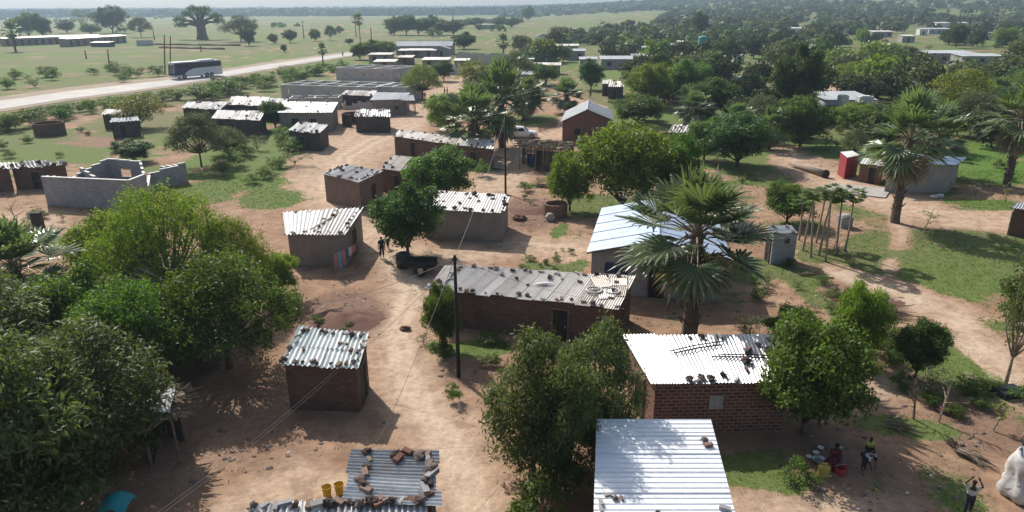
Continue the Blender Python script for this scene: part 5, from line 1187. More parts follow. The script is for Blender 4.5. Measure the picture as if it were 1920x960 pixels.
PALMS = [
 (1290, 638, 438, 320, 'palm', 'tall fan palm standing in front of the pale blue gabled roof'),
 (1678, 417, 262, 175, 'palm', 'large fan palm with a shaggy trunk on the sandy yard at right'),
 (1887, 348, 225, 150, 'palm', 'dark fan palm at the right edge behind the grey rendered house'),
 (891, 292, 222, 150, 'palmlow', 'left fan palm over the small brown house'),
 (941, 276, 190, 110, 'palmlow', 'fan palm beside the white car'),
 (985, 225, 182, 110, 'palmlow', 'hazy fan palm behind the white car'),
 (1062, 212, 178, 120, 'palmlow', 'low dark fan palm left of the brick gabled house'),
 (60, 640, 490, 230, 'palm', 'fan palm in the shade at the left edge'),
 (606, 119, 90, 48, 'palmfar', 'lone fan palm beside the pale main road'),
 (944, 112, 78, 56, 'palmfar', 'fan palm behind the roofless grey block walls'),
 (1300, 240, 205, 110, 'palmlow', 'fan palm left of the dark green tree'),
 (1378, 262, 228, 80, 'palmlow', 'fan palm behind the mango over the shaded yard'),
 (1440, 280, 240, 80, 'palmlow', 'low fan palm right of the mango over the shaded yard'),
 (1632, 118, 92, 60, 'palmfar', 'dark fan palm left of the very dark round tree'),
 (1860, 220, 185, 120, 'palmlow', 'fan palm above the right edge palm'),
 (1905, 215, 175, 110, 'palmlow', 'fan palm leaning over the right edge'),
 (1530, 112, 86, 48, 'palmfar', 'fan palm in the middle of the right wood'),
 (1070, 90, 68, 36, 'palmfar', 'fan palm among the far village trees'),
 (1340, 160, 118, 80, 'palmfar', 'ragged fan palm in front of the low grey wing'),
 (1165, 120, 84, 30, 'palmfar', 'small fan palm by the long low pale house'),
 (30, 97, 52, 46, 'palmfar', 'dark palm-like tree at the left end of the farm sheds'),
 (1745, 330, 262, 120, 'palmlow', 'fan palm behind the blue-white sloping roof'),
 (668, 70, 34, 22, 'palmtall', 'left of the twin tall palms on the field'),
 (676, 84, 35, 22, 'palmtall', 'right of the twin tall palms on the field'),
]
for (x, y, t, w, k, lab) in PALMS: put_tree(x, y, t, w, k, lab)
# baobab
p = P(380, 74); H = height_at(p, 12); rs = np.random.default_rng(3); root = empty('baobab_tree', p, 'massive baobab with a thick trunk on the open field', 'tree'); mb = MB()
mb.tube([p, p + Vector((0, 0, H * .15)), p + Vector((0, 0, H * .42)), p + Vector((-1, 0, H * .55))], [3.4, 2.7, 2.4, 1.5], 10)
tips = []
for (dx, dz, r_) in ((-11, .62, .7), (-7, .8, .6), (-2, .95, .6), (4, .93, .6), (8, .72, .6), (9, .55, .5), (-12, .45, .4), (1, .8, .5)):
    t = p + Vector((dx, random.uniform(-4, 4), H * dz)); mb.tube([p + Vector((-.5, 0, H * .45)), p + Vector((dx * .5, 0, H * (dz * .5 + .28))), t], [1.4, .8, .3], 6); tips.append(t)
mb.build('trunk', M['bark'], root, True)
me = crown_leaves('crown', [((t.x - p.x, t.y - p.y, t.z), (3.6, 3.2, H * .12)) for t in tips], 60, .7, .45, M['lf_dark'], rs); o = bpy.data.objects.new('crown', me); COL.objects.link(o); o.parent = root

# many more crowns of the village wood: own tree each, light meshes
def poly_in(x, y, poly):
    c = False; n = len(poly)
    for i in range(n):
        x0, y0 = poly[i]; x1, y1 = poly[i - 1]
        if (y0 > y) != (y1 > y) and x < (x1 - x0) * (y - y0) / (y1 - y0) + x0: c = not c
    return c
KEEP = [(1541, 1640, 195, 235), (1733, 1890, 92, 160), (1540, 1560, 140, 190), (1395, 1440, 110, 160), (1350, 1412, 150, 190), (1130, 1160, 175, 215), (1050, 1155, 195, 235), (1000, 1042, 55, 92), (1120, 1220, 108, 140), (1230, 1270, 86, 118), (1720, 1785, 42, 72), (1820, 1862, 55, 80), (1110, 1175, 140, 175),
        (1630, 1680, 55, 80), (740, 960, 90, 150), (1370, 1400, 100, 125), (1900, 1960, 120, 160), (760, 900, 150, 300), (1060, 1125, 88, 135), (1680, 1760, 60, 90), (1405, 1450, 90, 108), (1540, 1580, 165, 192), (900, 1060, 190, 270), (1430, 1545, 150, 180)]
KINDS_ = {'wood': ['farround', 'farmid', 'faryellow', 'fargrey', 'farflat', 'farround', 'farmid', 'fargrey']}
REG = [([(960, 58), (1250, 52), (1920, 60), (1990, 90), (1990, 200), (1700, 200), (1440, 215), (1200, 160), (960, 130)], 118, 'tree in the wood among the far village houses', 'trees in the wood behind the village', (4.5, 7.5)),
       ([(1400, 180), (1990, 170), (1990, 300), (1800, 290), (1560, 285), (1440, 270)], 34, 'tree in the thicket around the pale blue house', 'trees in the thicket around the pale blue house', (3.0, 5.5)),
       ([(1160, 150), (1440, 150), (1400, 235), (1180, 225)], 20, 'tree in the thicket in front of the pale blue-grey house', 'trees in the thicket before the pale blue-grey house', (3, 5.5)),
       ([(690, 40), (960, 36), (960, 60), (700, 60)], 12, 'small tree on the plain behind the road clump', 'trees on the plain behind the road', (4, 6))]
placed = []; WOODQ = []
rg = random.Random(77)
for poly, n, lab, grp, (h0, h1) in REG:
    xs_, ys_ = [q[0] for q in poly], [q[1] for q in poly]; k = 0; tr = 0
    while k < n and tr < 20000:
        tr += 1; x = rg.uniform(min(xs_), max(xs_)); v = rg.random(); y = min(ys_) + (max(ys_) - min(ys_)) * v**1.25
        if not poly_in(x, y, poly) or any(a < x < b_ and c_ < y < d_ for a, b_, c_, d_ in KEEP): continue
        p = P(x, y)
        if any((p - q).length < r_ for q, r_ in placed): continue
        h = rg.uniform(h0, h1); w = h * rg.uniform(1.0, 1.7); placed.append((p, w * .5)); k += 1
        kd_ = rg.choice(KINDS_['wood']); WOODQ.append((x, y, kd_, grp, rg.randrange(3), p, h, w))
LM = [(1316, 74, 'the green water tank'), (1018, 72, 'the tall white gable-ended building'), (1250, 100, 'the grey two storey block'), (1385, 112, 'the white cube house'), (1155, 122, 'the long flat roofed house'), (1380, 160, 'the pale blue-grey house'), (1590, 205, 'the long pale blue house'),
      (1800, 105, 'the wide white house'), (1730, 55, 'the left white cube'), (1845, 66, 'the tall-treed white house front'), (1655, 62, 'the low far house with a pale roof'), (1430, 140, 'the white slatted frame'), (1490, 160, 'the tall dark tree'), (1100, 215, 'the brick gabled house'), (800, 90, 'the grey-blue roofed building'),
      (905, 110, 'the roofless block walls'), (1915, 135, 'the small red brick house'), (1590, 300, 'the red kiosk'), (1515, 320, 'the fallen trunk'), (1745, 320, 'the grey rendered house'), (357, 135, 'the coach'), (230, 215, 'the dark shacks'), (95, 240, 'the round mud pen'), (410, 205, 'the dark mud houses'), (575, 205, 'the grey block house'),
      (620, 165, 'the unfinished building'), (580, 240, 'the small dark hut'), (200, 340, 'the roofless grey house'), (860, 600, 'the black pole'), (832, 620, 'the upright shrub'), (1905, 900, 'the white sack'), (1888, 715, 'the tall thin tree'), (1716, 700, 'the dark glossy tree'), (1625, 570, 'the rubble mound'), (1041, 400, 'the brick planter'), (1005, 110, 'the hidden pale house'), (1380, 290, 'the shade mango')]
KC = {'farround': 'dark', 'farmid': 'mid green', 'faryellow': 'light green', 'fargrey': 'grey-green', 'farflat': 'flat topped dark', 'bush': 'green', 'drybush': 'greyish'}
USED = {}
def where_px(x, y, n=3):
    q = sorted(LM, key=lambda l: math.hypot(l[0] - x, (l[1] - y) * 2.2)); out = []
    for lx, ly, nm in q[:n]:
        dx, dy = x - lx, (y - ly) * 2.2
        a = 'left of' if dx < 0 else 'right of'; b_ = 'behind' if dy < 0 else 'in front of'
        far = 'well ' if math.hypot(dx, dy) > 90 else ('just ' if math.hypot(dx, dy) < 35 else '')
        out.append(far + (a if abs(dx) > abs(dy) else b_) + ' ' + nm)
    return out
def ulabel(kind, noun, h, w, x, y):
    size = 'tall' if h > 6.2 else 'low' if h < 4.6 and noun == 'tree' else 'small' if h < 1.0 else 'big' if noun == 'bush' and h > 2.4 else ''
    wide = 'broad' if w / h > 1.45 else 'narrow' if w / h < 1.15 else ''
    for ph in where_px(x, y, 4):
        for pre in ((size,), (size, wide)):
            lb = ' '.join([p_ for p_ in pre if p_] + [KC.get(kind, 'green'), noun, ph])
            if lb not in USED: USED[lb] = 1; return lb
    qs = [q_.replace('well ', '').replace('just ', '') for q_ in where_px(x, y, 7)]
    for j in range(1, 7):
        for i in range(j):
            for pre in ((), (size,), (size, wide), (wide,)):
                lb = ' '.join([p_ for p_ in pre if p_] + [KC.get(kind, 'green'), noun, qs[i], 'and', qs[j]])
                if lb not in USED and len(lb.split()) <= 16: USED[lb] = 1; return lb
    return ' '.join(lb.split()[:16])
def road_y(x): return float(np.interp(x, [p_[0] for p_ in near_e], [p_[1] for p_ in near_e]))
# bushes
for (x, y, kd_, grp, vr, p, h, w) in WOODQ: put_tree(x, y, 0, 0, kd_, ulabel(kd_, 'tree', h, w, x, y), grp, vr, base=p, hgt=h, wid=w)
BR = [([(0, 178), (150, 168), (150, 190), (0, 215)], 16, '', 'bushes along the pale road at left', (1.5, 3.2)), ([(400, 150), (600, 128), (640, 135), (520, 165), (400, 185)], 18, '', 'bushes along the pale road near the unfinished building', (1.2, 2.6)), ([(0, 205), (150, 185), (330, 165), (480, 142), (600, 122), (650, 130), (560, 160), (440, 185), (330, 195), (180, 215), (0, 250)], 100, 'green bush on the strip between the pale road and the dark houses', 'bushes along the pale road', (1.6, 3.6)),
      ([(0, 150), (240, 130), (330, 128), (300, 145), (150, 165), (0, 172)], 20, 'green bush on the field side of the pale road', 'bushes on the field side of the road', (1.2, 3.0)),
      ([(440, 250), (540, 250), (620, 270), (560, 330), (470, 350), (400, 320)], 20, 'green bush on the grassy slope left of the wide sandy path', 'bushes on the slope left of the sandy path', (.9, 2.2)),
      ([(0, 240), (180, 245), (180, 295), (0, 300)], 8, 'low bush on the furrowed field at left', 'bushes on the furrowed field', (.6, 1.3)),
      ([(1440, 225), (1600, 250), (1560, 285), (1450, 290)], 14, 'bush behind the fallen trunk', 'bushes behind the fallen trunk', (.8, 1.8)),
      ([(1800, 300), (1990, 300), (1990, 330), (1820, 325)], 6, 'bush at the right edge behind the grey house', 'bushes behind the grey rendered house', (.8, 1.6)),
      ([(900, 640), (970, 640), (960, 690), (900, 690)], 5, 'low weed clump beside the black electric pole', 'weeds beside the black pole', (.3, .7)),
      ([(780, 620), (850, 640), (850, 680), (790, 660)], 5, 'low weed clump under the shrub by the sandy path', 'weeds under the path shrub', (.3, .7)),
      ([(1660, 720), (1990, 720), (1990, 830), (1750, 790)], 16, 'low dry bush on the brown slope at the right', 'dry bushes on the brown slope', (.3, .9)),
      ([(1560, 540), (1720, 600), (1680, 620), (1560, 600)], 9, 'low dry bush on the rubble heap at right', 'dry bushes on the rubble heap', (.3, .8)),
      ([(980, 340), (1060, 350), (1030, 410), (960, 390)], 7, 'low bush around the small brick planter', 'bushes around the planter', (.4, 1.0)),
      ([(880, 150), (1060, 140), (1120, 190), (1000, 250), (900, 230)], 10, '', 'bushes between the fan palms and the brick gabled house', (.8, 2.0)),
      ([(1160, 230), (1330, 240), (1300, 300), (1250, 330), (1180, 260)], 8, '', 'bushes behind the broad bright green tree', (.8, 2.0)),
      ([(1280, 330), (1480, 330), (1500, 420), (1300, 420)], 12, '', 'bushes behind the tall fan palm', (.5, 1.2)),
      ([(1380, 480), (1560, 500), (1560, 600), (1400, 600)], 14, '', 'bushes right of the grey rendered gabled house', (.3, .8)),
      ([(1560, 600), (1700, 600), (1680, 700), (1600, 690)], 10, '', 'bushes behind the dense leafy tree', (.5, 1.3)),
      ([(1620, 330), (1920, 340), (1920, 380), (1640, 350)], 8, '', 'bushes around the grey rendered house', (.5, 1.2)),
      ([(540, 560), (640, 570), (700, 640), (600, 640)], 9, 'dry', 'dry weeds on the earth mound', (.2, .5)),
      ([(860, 150), (900, 150), (870, 240), (780, 250)], 8, '', 'bushes along the village street', (.6, 1.5)),
      ([(640, 130), (760, 110), (760, 135), (640, 150)], 10, '', 'bushes around the roofless buildings', (.8, 2.0)),
      ([(60, 400), (200, 420), (180, 470), (40, 460)], 9, '', 'bushes below the roofless grey house', (.6, 1.4)),
      ([(960, 470), (1090, 470), (1080, 512), (980, 512)], 10, '', 'bushes behind the long mud house', (.2, .5)),
      ([(1380, 60), (1920, 75), (1920, 100), (1400, 100)], 4, 'low bush among the far wood', 'bushes among the far wood', (1.5, 3))]
for poly, n, lab, grp, (h0, h1) in BR:
    xs_, ys_ = [q[0] for q in poly], [q[1] for q in poly]; k = 0; tr = 0
    while k < n and tr < 5000:
        tr += 1; x = rg.uniform(min(xs_), max(xs_)); y = rg.uniform(min(ys_), max(ys_))
        if not poly_in(x, y, poly): continue
        h = rg.uniform(h0, h1); k += 1; kd = 'drybush' if ('dry' in lab or rg.random() < .25) else 'bush'
        if 'along the pale' in grp and 'near' not in grp:
            h = min(h, height_at(P(x, y), road_y(x) + 3))
            if h < .5: continue
        if x < 460 and x > 300 and 'field side' in grp: continue
        lab = ulabel(kd, 'bush', h, h * 1.3, x, y)
        put_tree(x, y, 0, 0, kd, lab, grp, rg.randrange(3), base=P(x, y), hgt=h, wid=h * rg.uniform(1.3, 2.6), cat='bush')
for (x, y, t, w, kd, lab) in [(832, 655, 532, 84, 'leafy', 'upright shrub growing at the left end of the long mud house'), (1005, 985, 895, 150, 'bush', 'dark low shrub at the bottom edge left of the bright roof'), (850, 752, 718, 40, 'bush', 'small vivid green bush alone on the sandy path'),
                              (1500, 905, 870, 90, 'bush', 'low green bush in the shade under the dense leafy tree'), (1745, 745, 690, 90, 'drybush', 'twiggy bush below the small dark glossy tree'), (1925, 620, 520, 130, 'leafy', 'leafy bush cut by the right edge on the slope'), (905, 330, 300, 40, 'bush', 'small bush beside the fan palm trunk by the car')]:
    put_tree(x, y, t, w, kd, lab, None, 0, name='shrub', cat='bush')
# papaya-like slender stems with a few leaf tufts
def papaya(x, y, t, lab, seed):
    p = P(x, y); H = height_at(p, t); rs = random.Random(seed); root = empty('papaya_tree', p, lab, 'tree', 'slender papaya stems beside the latrine'); mb = MB(); l1 = Vector((rs.uniform(-.5, .5), rs.uniform(-.3, .3), H))
    mb.tube([p, p + l1 * .5 + Vector((rs.uniform(-.1, .1), 0, 0)), p + l1], [.09, .07, .045], 6); lb = MB()
    for k in range(18):
        a = k * 2.4 + seed; e = rs.uniform(-.3, .8); d = Vector((math.cos(a) * math.cos(e), math.sin(a) * math.cos(e), math.sin(e))); q = p + l1 + d * rs.uniform(.35, .6); mb.tube([p + l1, q], .012, 4)
        for j in range(7):
            b_ = (j - 3) * .45; s = Vector((-math.sin(a), math.cos(a), 0)); v = (d * math.cos(b_) + s * math.sin(b_)) * .5 + Vector((0, 0, -.12)); w = v.cross(Vector((0, 0, 1))).normalized() * .11
            lb.poly([q, q + v * .6 + w, q + v, q + v * .6 - w], None, rs.uniform(.3, .9))
    mb.build('trunk', M['bark_pale'], root); lb.build('crown', M['lf_mid'], root)
for i, (x, y, t) in enumerate(((1505, 470, 372), (1520, 482, 368), (1536, 478, 372), (1548, 490, 365), (1567, 478, 372), (1583, 476, 370), (1530, 455, 378), (1498, 450, 385))):
    papaya(x, y, t, ('leftmost front', 'second front', 'third front', 'fourth front', 'fifth front', 'rightmost front', 'right rear', 'left rear')[i] + ' slender papaya stem right of the small grey latrine', i)
# small plantain-like plants and bare saplings
def bare(x, y, t, lab, seed, name='bare_sapling', leaves=True, mat='bark_pale'):
    p = P(x, y); H = height_at(p, t); rs = random.Random(seed); root = empty(name, p, lab, 'sapling'); mb = MB(); lb = MB()
    top = p + Vector((rs.uniform(-.3, .3) * H, 0, H)); mb.tube([p, p.lerp(top, .5) + Vector((.05, 0, 0)), top], [.05, .035, .012], 5)
    for k in range(8):
        b0 = p.lerp(top, .3 + .08 * k); d = Vector((rs.uniform(-1, 1), rs.uniform(-1, 1), rs.uniform(.1, 1))).normalized() * H * rs.uniform(.2, .4); mb.tube([b0, b0 + d * .5 + Vector((0, 0, .03)), b0 + d], [.025, .018, .008], 4)
        if leaves:
            for j in range(5): q = b0 + d * rs.uniform(.5, 1); v = Vector((rs.uniform(-1, 1), rs.uniform(-1, 1), rs.uniform(-.6, .4))).normalized() * .28; w = v.cross(Vector((0, 0, 1))).normalized() * .06; lb.poly([q, q + v * .5 + w, q + v, q + v * .5 - w], None, rs.random())
    mb.build('trunk', M[mat], root)
    if leaves: lb.build('crown', M['lf_yellow'], root)
bare(1722, 452, 395, 'young plant with broad yellow leaves on the sandy yard before the large fan palm', 2)
bare(1885, 380, 350, 'thin bare sapling beside the green patch at the right edge', 3)
bare(1713, 785, 715, 'forked bare stick on the right slope', 4, leaves=False, mat='bark')
bare(1760, 790, 700, 'twisted bare sapling on the right slope', 5, leaves=False)
bare(1862, 806, 760, 'small yellow-leaved sapling on the brown slope', 6)
bare(40, 445, 378, 'bare forked small tree below the brown house at the left edge', 7, leaves=False, mat='bark')
bare(392, 185, 176, 'bare dead branch standing before the leftmost dark house', 8, leaves=False, mat='bark')

# the wooded horizon and plain: far too many crowns to count, one mass
def mass(name, pts, hs, ws, label, mat, seed, per=26, card=.42):
    rs = np.random.default_rng(seed); n = len(pts); k = per
    base = np.repeat(pts, k, 0); hh = np.repeat(hs, k)[:, None]; ww = np.repeat(ws, k)[:, None]
    d = dirs(n * k, rs); d[:, 2] = np.abs(d[:, 2]); rad = .75 + .3 * rs.random((n * k, 1))
    C = base + np.concatenate([d[:, :2] * ww * .5 * rad, (.25 + .72 * d[:, 2:] * rad) * hh], 1)
    nn = d + rs.normal(size=d.shape) * .3; nn /= np.linalg.norm(nn, axis=1, keepdims=True)
    tint = np.repeat(rs.random(n), k) * .7 + .15 + .1 * rs.normal(size=n * k)
    me = leaf_mesh(name, C, nn, ww[:, 0] * card, ww[:, 0] * card * .8, tint, mat, 0, rs)
    o = bpy.data.objects.new(name, me); COL.objects.link(o); tag(o, label, 'wood', kind='stuff')
rs = np.random.default_rng(5)
def scatter(n, ymin, ymax, fn, power=1.0):
    y = (ymin**power + (ymax**power - ymin**power) * rs.random(n))**(1 / power); x = (rs.random(n) * 2 - 1) * y * .80; keep = fn(x, y, x / y); x, y = x[keep], y[keep]
    return np.stack([x, y, terrain(x, y)], 1)
# right: wood from 400 m on; left: only beyond the fields
a = scatter(9000, 420, 1500, lambda x, y, q: (q > .02 + .05 * np.sin(y * .01)) & ((y > 1150) | (q > .20) | (y < 520) & (q > .12)) & (rs.random(len(x)) < np.where(vnoise(x, y, 110, 4) > .47, .85, .10)), 1.2)
pq, pr_ = to_px(a[:, 0], a[:, 1], a[:, 2]); _k = np.ones(len(a), bool)
for (x0, x1, y0, y1) in ((1630, 1990, 50, 84), (1480, 1520, 44, 68), (1500, 1540, 28, 46), (1745, 1900, 20, 36), (1200, 1330, 50, 57), (1400, 1460, 74, 84)): _k &= ~((pq > x0) & (pq < x1) & (pr_ > y0) & (pr_ < y1) & (rs.random(len(a)) < .85))
a = a[_k]; pick = rs.random(len(a)); hs_ = 3.5 + 6 * rs.random(len(a))**1.6; ws_ = 5 + 10 * rs.random(len(a))**1.4
for lo_, hi_, nm_, mt_, lb_ in ((0, .45, 'far_wood', 'lf_far', 'dark crowns of the wood beyond the village on the right'), (.45, .8, 'far_light_wood', 'lf_fargreen', 'lighter green crowns of the wood beyond the village on the right'), (.8, 1.1, 'far_grey_wood', 'lf_grey', 'grey-green crowns of the wood beyond the village on the right')):
    k_ = (pick >= lo_) & (pick < hi_); mass(nm_, a[k_], hs_[k_], ws_[k_], lb_, M[mt_], 1, 40, .28)
a = scatter(2500, 215, 430, lambda x, y, q: (q > .02) & (rs.random(len(x)) < np.where(vnoise(x, y, 40, 14) > .45, .95, .25)), 1.0)
_px, _py = to_px(a[:, 0], a[:, 1], 0.0); _k = np.ones(len(a), bool)
for (x0, x1, y0, y1) in KEEP: _k &= ~((_px > x0 - 8) & (_px < x1 + 8) & (_py > y0) & (_py < y1 + 20))
for (x0, x1, y0, y1) in ((1030, 1240, 55, 62), (1430, 1740, 60, 82), (1560, 1990, 100, 170), (1380, 1440, 110, 160)): _k &= ~((_px > x0) & (_px < x1) & (_py > y0) & (_py < y1))
a = a[_k]
pick = rs.random(len(a)); hs_ = 2.5 + 4.5 * rs.random(len(a)); ws_ = 4 + 5 * rs.random(len(a))
mass('village_wood', a[pick < .5], hs_[pick < .5], ws_[pick < .5], 'mid green crowns massed between the far village houses', M['lf_fargreen'], 8, 130, .2)
mass('village_dark_wood', a[pick >= .5], hs_[pick >= .5], ws_[pick >= .5], 'dark crowns massed between the far village houses', M['lf_dark'], 9, 130, .2)
a = scatter(9000, 1500, 3400, lambda x, y, q: rs.random(len(x)) < .9, 1.0)
mass('horizon_wood', a, 8 + 7 * rs.random(len(a)), 22 + 20 * rs.random(len(a)), 'dark belt of woodland along the horizon', M['lf_far'], 2, 14)
a = scatter(260, 420, 1500, lambda x, y, q: (q < .05) & (rs.random(len(x)) < np.where(vnoise(x, y, 200, 6) > .55, .8, .12)))
mass('plain_scrub', a, 3 + 4 * rs.random(len(a)), 5 + 8 * rs.random(len(a)), 'scattered scrub on the far plain', M['lf_mid'], 3, 22)

# grass blades and weeds on the green patches
def blades(name, n, ymin, ymax, hgt, label, mat, thr, seed, wd=.03, flip=False):
    rs = np.random.default_rng(seed); y = ymin + (ymax - ymin) * rs.random(n)**.8; x = (rs.random(n) * 2 - 1) * (y * .78 + 4)
    g_, s_, d_ = grass_mask(x, y); k = (g_ > thr) & (rs.random(n) < g_) if not flip else (g_ < .35) & (s_ < .25) & (vnoise(x, y, 1.2, 9) > .58)
    x, y = x[k], y[k]; n = len(x); z = terrain(x, y)
    per = 4; x = np.repeat(x, per) + rs.normal(size=n * per) * .10; y = np.repeat(y, per) + rs.normal(size=n * per) * .10; z = np.repeat(z, per)
    h = hgt * (.4 + rs.random(n * per)); a = rs.random(n * per) * 6.28; lx, ly = np.cos(a), np.sin(a); w = wd * (1 + np.maximum(0, y - 30) / 40)
    b0 = np.stack([x - ly * w, y + lx * w, z - .02], 1); b1 = np.stack([x + ly * w, y - lx * w, z - .02], 1); tp = np.stack([x + lx * h * .5, y + ly * h * .5, z + h], 1)
    co = np.stack([b0, b1, tp], 1).reshape(-1, 3); me = bpy.data.meshes.new(name); fast_mesh(me, co, np.arange(n * per * 3).reshape(-1, 3), 3)
    at = me.attributes.new('tint', 'FLOAT', 'FACE'); at.data.foreach_set('value', rs.random(n * per).astype(np.float32)); me.materials.append(mat)
    o = bpy.data.objects.new(name, me); COL.objects.link(o); tag(o, label, 'grass', kind='stuff')
blades('grass', 80000, 20, 75, .05, 'short green grass on the village patches', M['grassblade'], .35, 1)
blades('dry_grass', 16000, 18, 80, .10, 'dry stalks and litter on the bare ground', M['lf_dead'], 0, 2, .022, True)
# stones and rubble
rs = np.random.default_rng(9)
def rubble(name, n, fn, s0, s1, mat, label, seed):
    rs = np.random.default_rng(seed); mb_v, mb_f = [], []
    base = np.array([(-1, -1, -.3), (1, -1, -.3), (1, 1, -.3), (-1, 1, -.3), (-.6, -.7, .8), (.7, -.5, .7), (.6, .6, .8), (-.7, .5, .6)]) * .5
    fc = np.array([(0, 1, 5, 4), (1, 2, 6, 5), (2, 3, 7, 6), (3, 0, 4, 7), (4, 5, 6, 7)])
    P_ = fn(n, rs); n = len(P_); s = s0 + (s1 - s0) * rs.random((n, 1, 1))**3; a = rs.random(n) * 6.28
    Rz = np.zeros((n, 3, 3)); Rz[:, 0, 0] = np.cos(a); Rz[:, 0, 1] = -np.sin(a); Rz[:, 1, 0] = np.sin(a); Rz[:, 1, 1] = np.cos(a); Rz[:, 2, 2] = 1
    v = (base[None] * (.7 + .6 * rs.random((n, 8, 3)))) @ Rz.transpose(0, 2, 1) * s * np.array([1.3, 1, .7]) + P_[:, None]
    me = bpy.data.meshes.new(name); fast_mesh(me, v.reshape(-1, 3), (fc[None] + np.arange(n)[:, None, None] * 8).reshape(-1, 4), 4)
    at = me.attributes.new('tint', 'FLOAT', 'FACE'); at.data.foreach_set('value', np.repeat(rs.random(n), 5).astype(np.float32)); me.materials.append(mat)
    o = bpy.data.objects.new(name, me); COL.objects.link(o); tag(o, label, 'rubble', kind='stuff')
def in_dirt(n, rs):
    y = 18 + 62 * rs.random(n * 6); x = (rs.random(n * 6) * 2 - 1) * (y * .78); g_, s_, d_ = grass_mask(x, y); k = rs.random(len(x)) < d_ * .8 + .025 * (s_ < .3); x, y = x[k][:n], y[k][:n]
    return np.stack([x, y, terrain(x, y)], 1)
rubble('rubble', 3600, in_dirt, .03, .24, M['rock'], 'brown stones and clods littering the disturbed earth', 4)
def anyw(n, rs):
    y = 17 + 60 * rs.random(n); x = (rs.random(n) * 2 - 1) * (y * .78); return np.stack([x, y, terrain(x, y)], 1)
rubble('pebbles', 1800, anyw, .02, .07, M['rock_dark'], 'small pebbles and dark bits on the sand', 5)
rubble('litter', 380, in_dirt, .03, .12, M['white_cloth'], 'pale scraps of litter on the ground', 6)
# ------------------------------------------------------------------ vehicles
def bus():
    a, b_ = P(330, 153), P(396, 141); c = (a + b_) / 2 + Vector((0, 1.6, .1)); d = (b_ - a).normalized(); d = Vector((.60, .80, 0)).normalized(); ang = math.atan2(d.y, d.x)
    root = empty('bus', c, 'white and dark blue coach driving on the pale main road', 'bus'); X, Y = d, Vector((-d.y, d.x, 0))
    def w(x, y, z): return c + X * x + Y * y + Vector((0, 0, z))
    Lh, Wh = 5.9, 1.25; root.scale = (1.12, 1.12, 1.12)
    prof = [(-Lh + .1, .38), (Lh - .05, .38), (Lh, 1.0), (Lh - .1, 3.35), (Lh - .35, 3.55), (-Lh + .45, 3.55), (-Lh + .2, 3.35), (-Lh - .05, 1.5), (-Lh, .6)]   # front at -x
    mb = MB(); s0 = mb.pts([w(x, -Wh, z) for x, z in prof]); s1 = mb.pts([w(x, Wh, z) for x, z in prof]); n = len(prof)
    mb.face(s0); mb.face(s1[::-1])
    for i in range(n): mb.face([s0[i], s1[i], s1[(i + 1) % n], s0[(i + 1) % n]])
    mb.build('body', M['white_paint'], root)
    st = MB()
    for sgn in (-1, 1):
        y = sgn * (Wh + .012); pts = [(-Lh - .02, .75), (-Lh + 2.2, .9), (-Lh + 3.4, 1.75), (-1.0, 2.15), (Lh - .1, 2.3), (Lh - .14, 3.44), (-Lh + .2, 3.44)]
        k = [w(x, y, z) for x, z in pts]; st.poly(k if sgn < 0 else k[::-1])
    st.poly([w(-Lh - .03, -Wh, .75), w(-Lh - .065, -Wh, 1.5), w(-Lh - .065, Wh, 1.5), w(-Lh - .03, Wh, .75)]); st.build('stripe', M['navy_paint'], root)
    for sgn in (-1, 1):
        for i in range(7):
            mb = MB(); x0 = -Lh + .9 + i * 1.45; y = sgn * (Wh + .03); k = [w(x0, y, 2.52), w(x0 + 1.36, y, 2.52), w(x0 + 1.36, y, 3.22), w(x0, y, 3.22)]; mb.poly(k if sgn < 0 else k[::-1]); mb.build('window', M['dark_glass'], root)
    mb = MB(); mb.poly([w(-Lh - .08, -1.12, 1.55), w(.03 - Lh + .12, -1.12, 3.2), w(.03 - Lh + .12, 1.12, 3.2), w(-Lh - .08, 1.12, 1.55)]); mb.build('windscreen', M['dark_glass'], root)
    mb = MB(); mb.box(w(-.2, 0, 3.62), (11.0, 2.3, .12), ang); mb.box(w(2.6, 0, 3.78), (3.6, 1.8, .22), ang); mb.build('roof', M['white_paint'], root)
    for x in (-Lh + 2.3, Lh - 4.0, Lh - 2.8):
        for sgn in (-1, 1):
            mb = MB(); mb.tube([w(x, sgn * (Wh - .3), .48), w(x, sgn * (Wh + .03), .48)], .50, 16); wh = mb.build('wheel', M['tyre'], root); mb = MB(); mb.tube([w(x, sgn * (Wh), .48), w(x, sgn * (Wh + .05), .48)], .25, 12); sub(root, wh, mb, 'rim', M['steel'])
    for sgn in (-1, 1):
        mb = MB(); mb.ell(w(-Lh - .03, sgn * .9, .75), (.08, .2, .12), rz=ang); mb.build('headlight', M['white_paint'], root)
        mb = MB(); mb.tube([w(-Lh + .1, sgn * Wh, 3.1), w(-Lh - .35, sgn * (Wh + .15), 2.9)], .03, 4); mb.box(w(-Lh - .38, sgn * (Wh + .16), 2.6), (.08, .2, .45), ang); mb.build('mirror', M['black_plastic'], root)
bus()
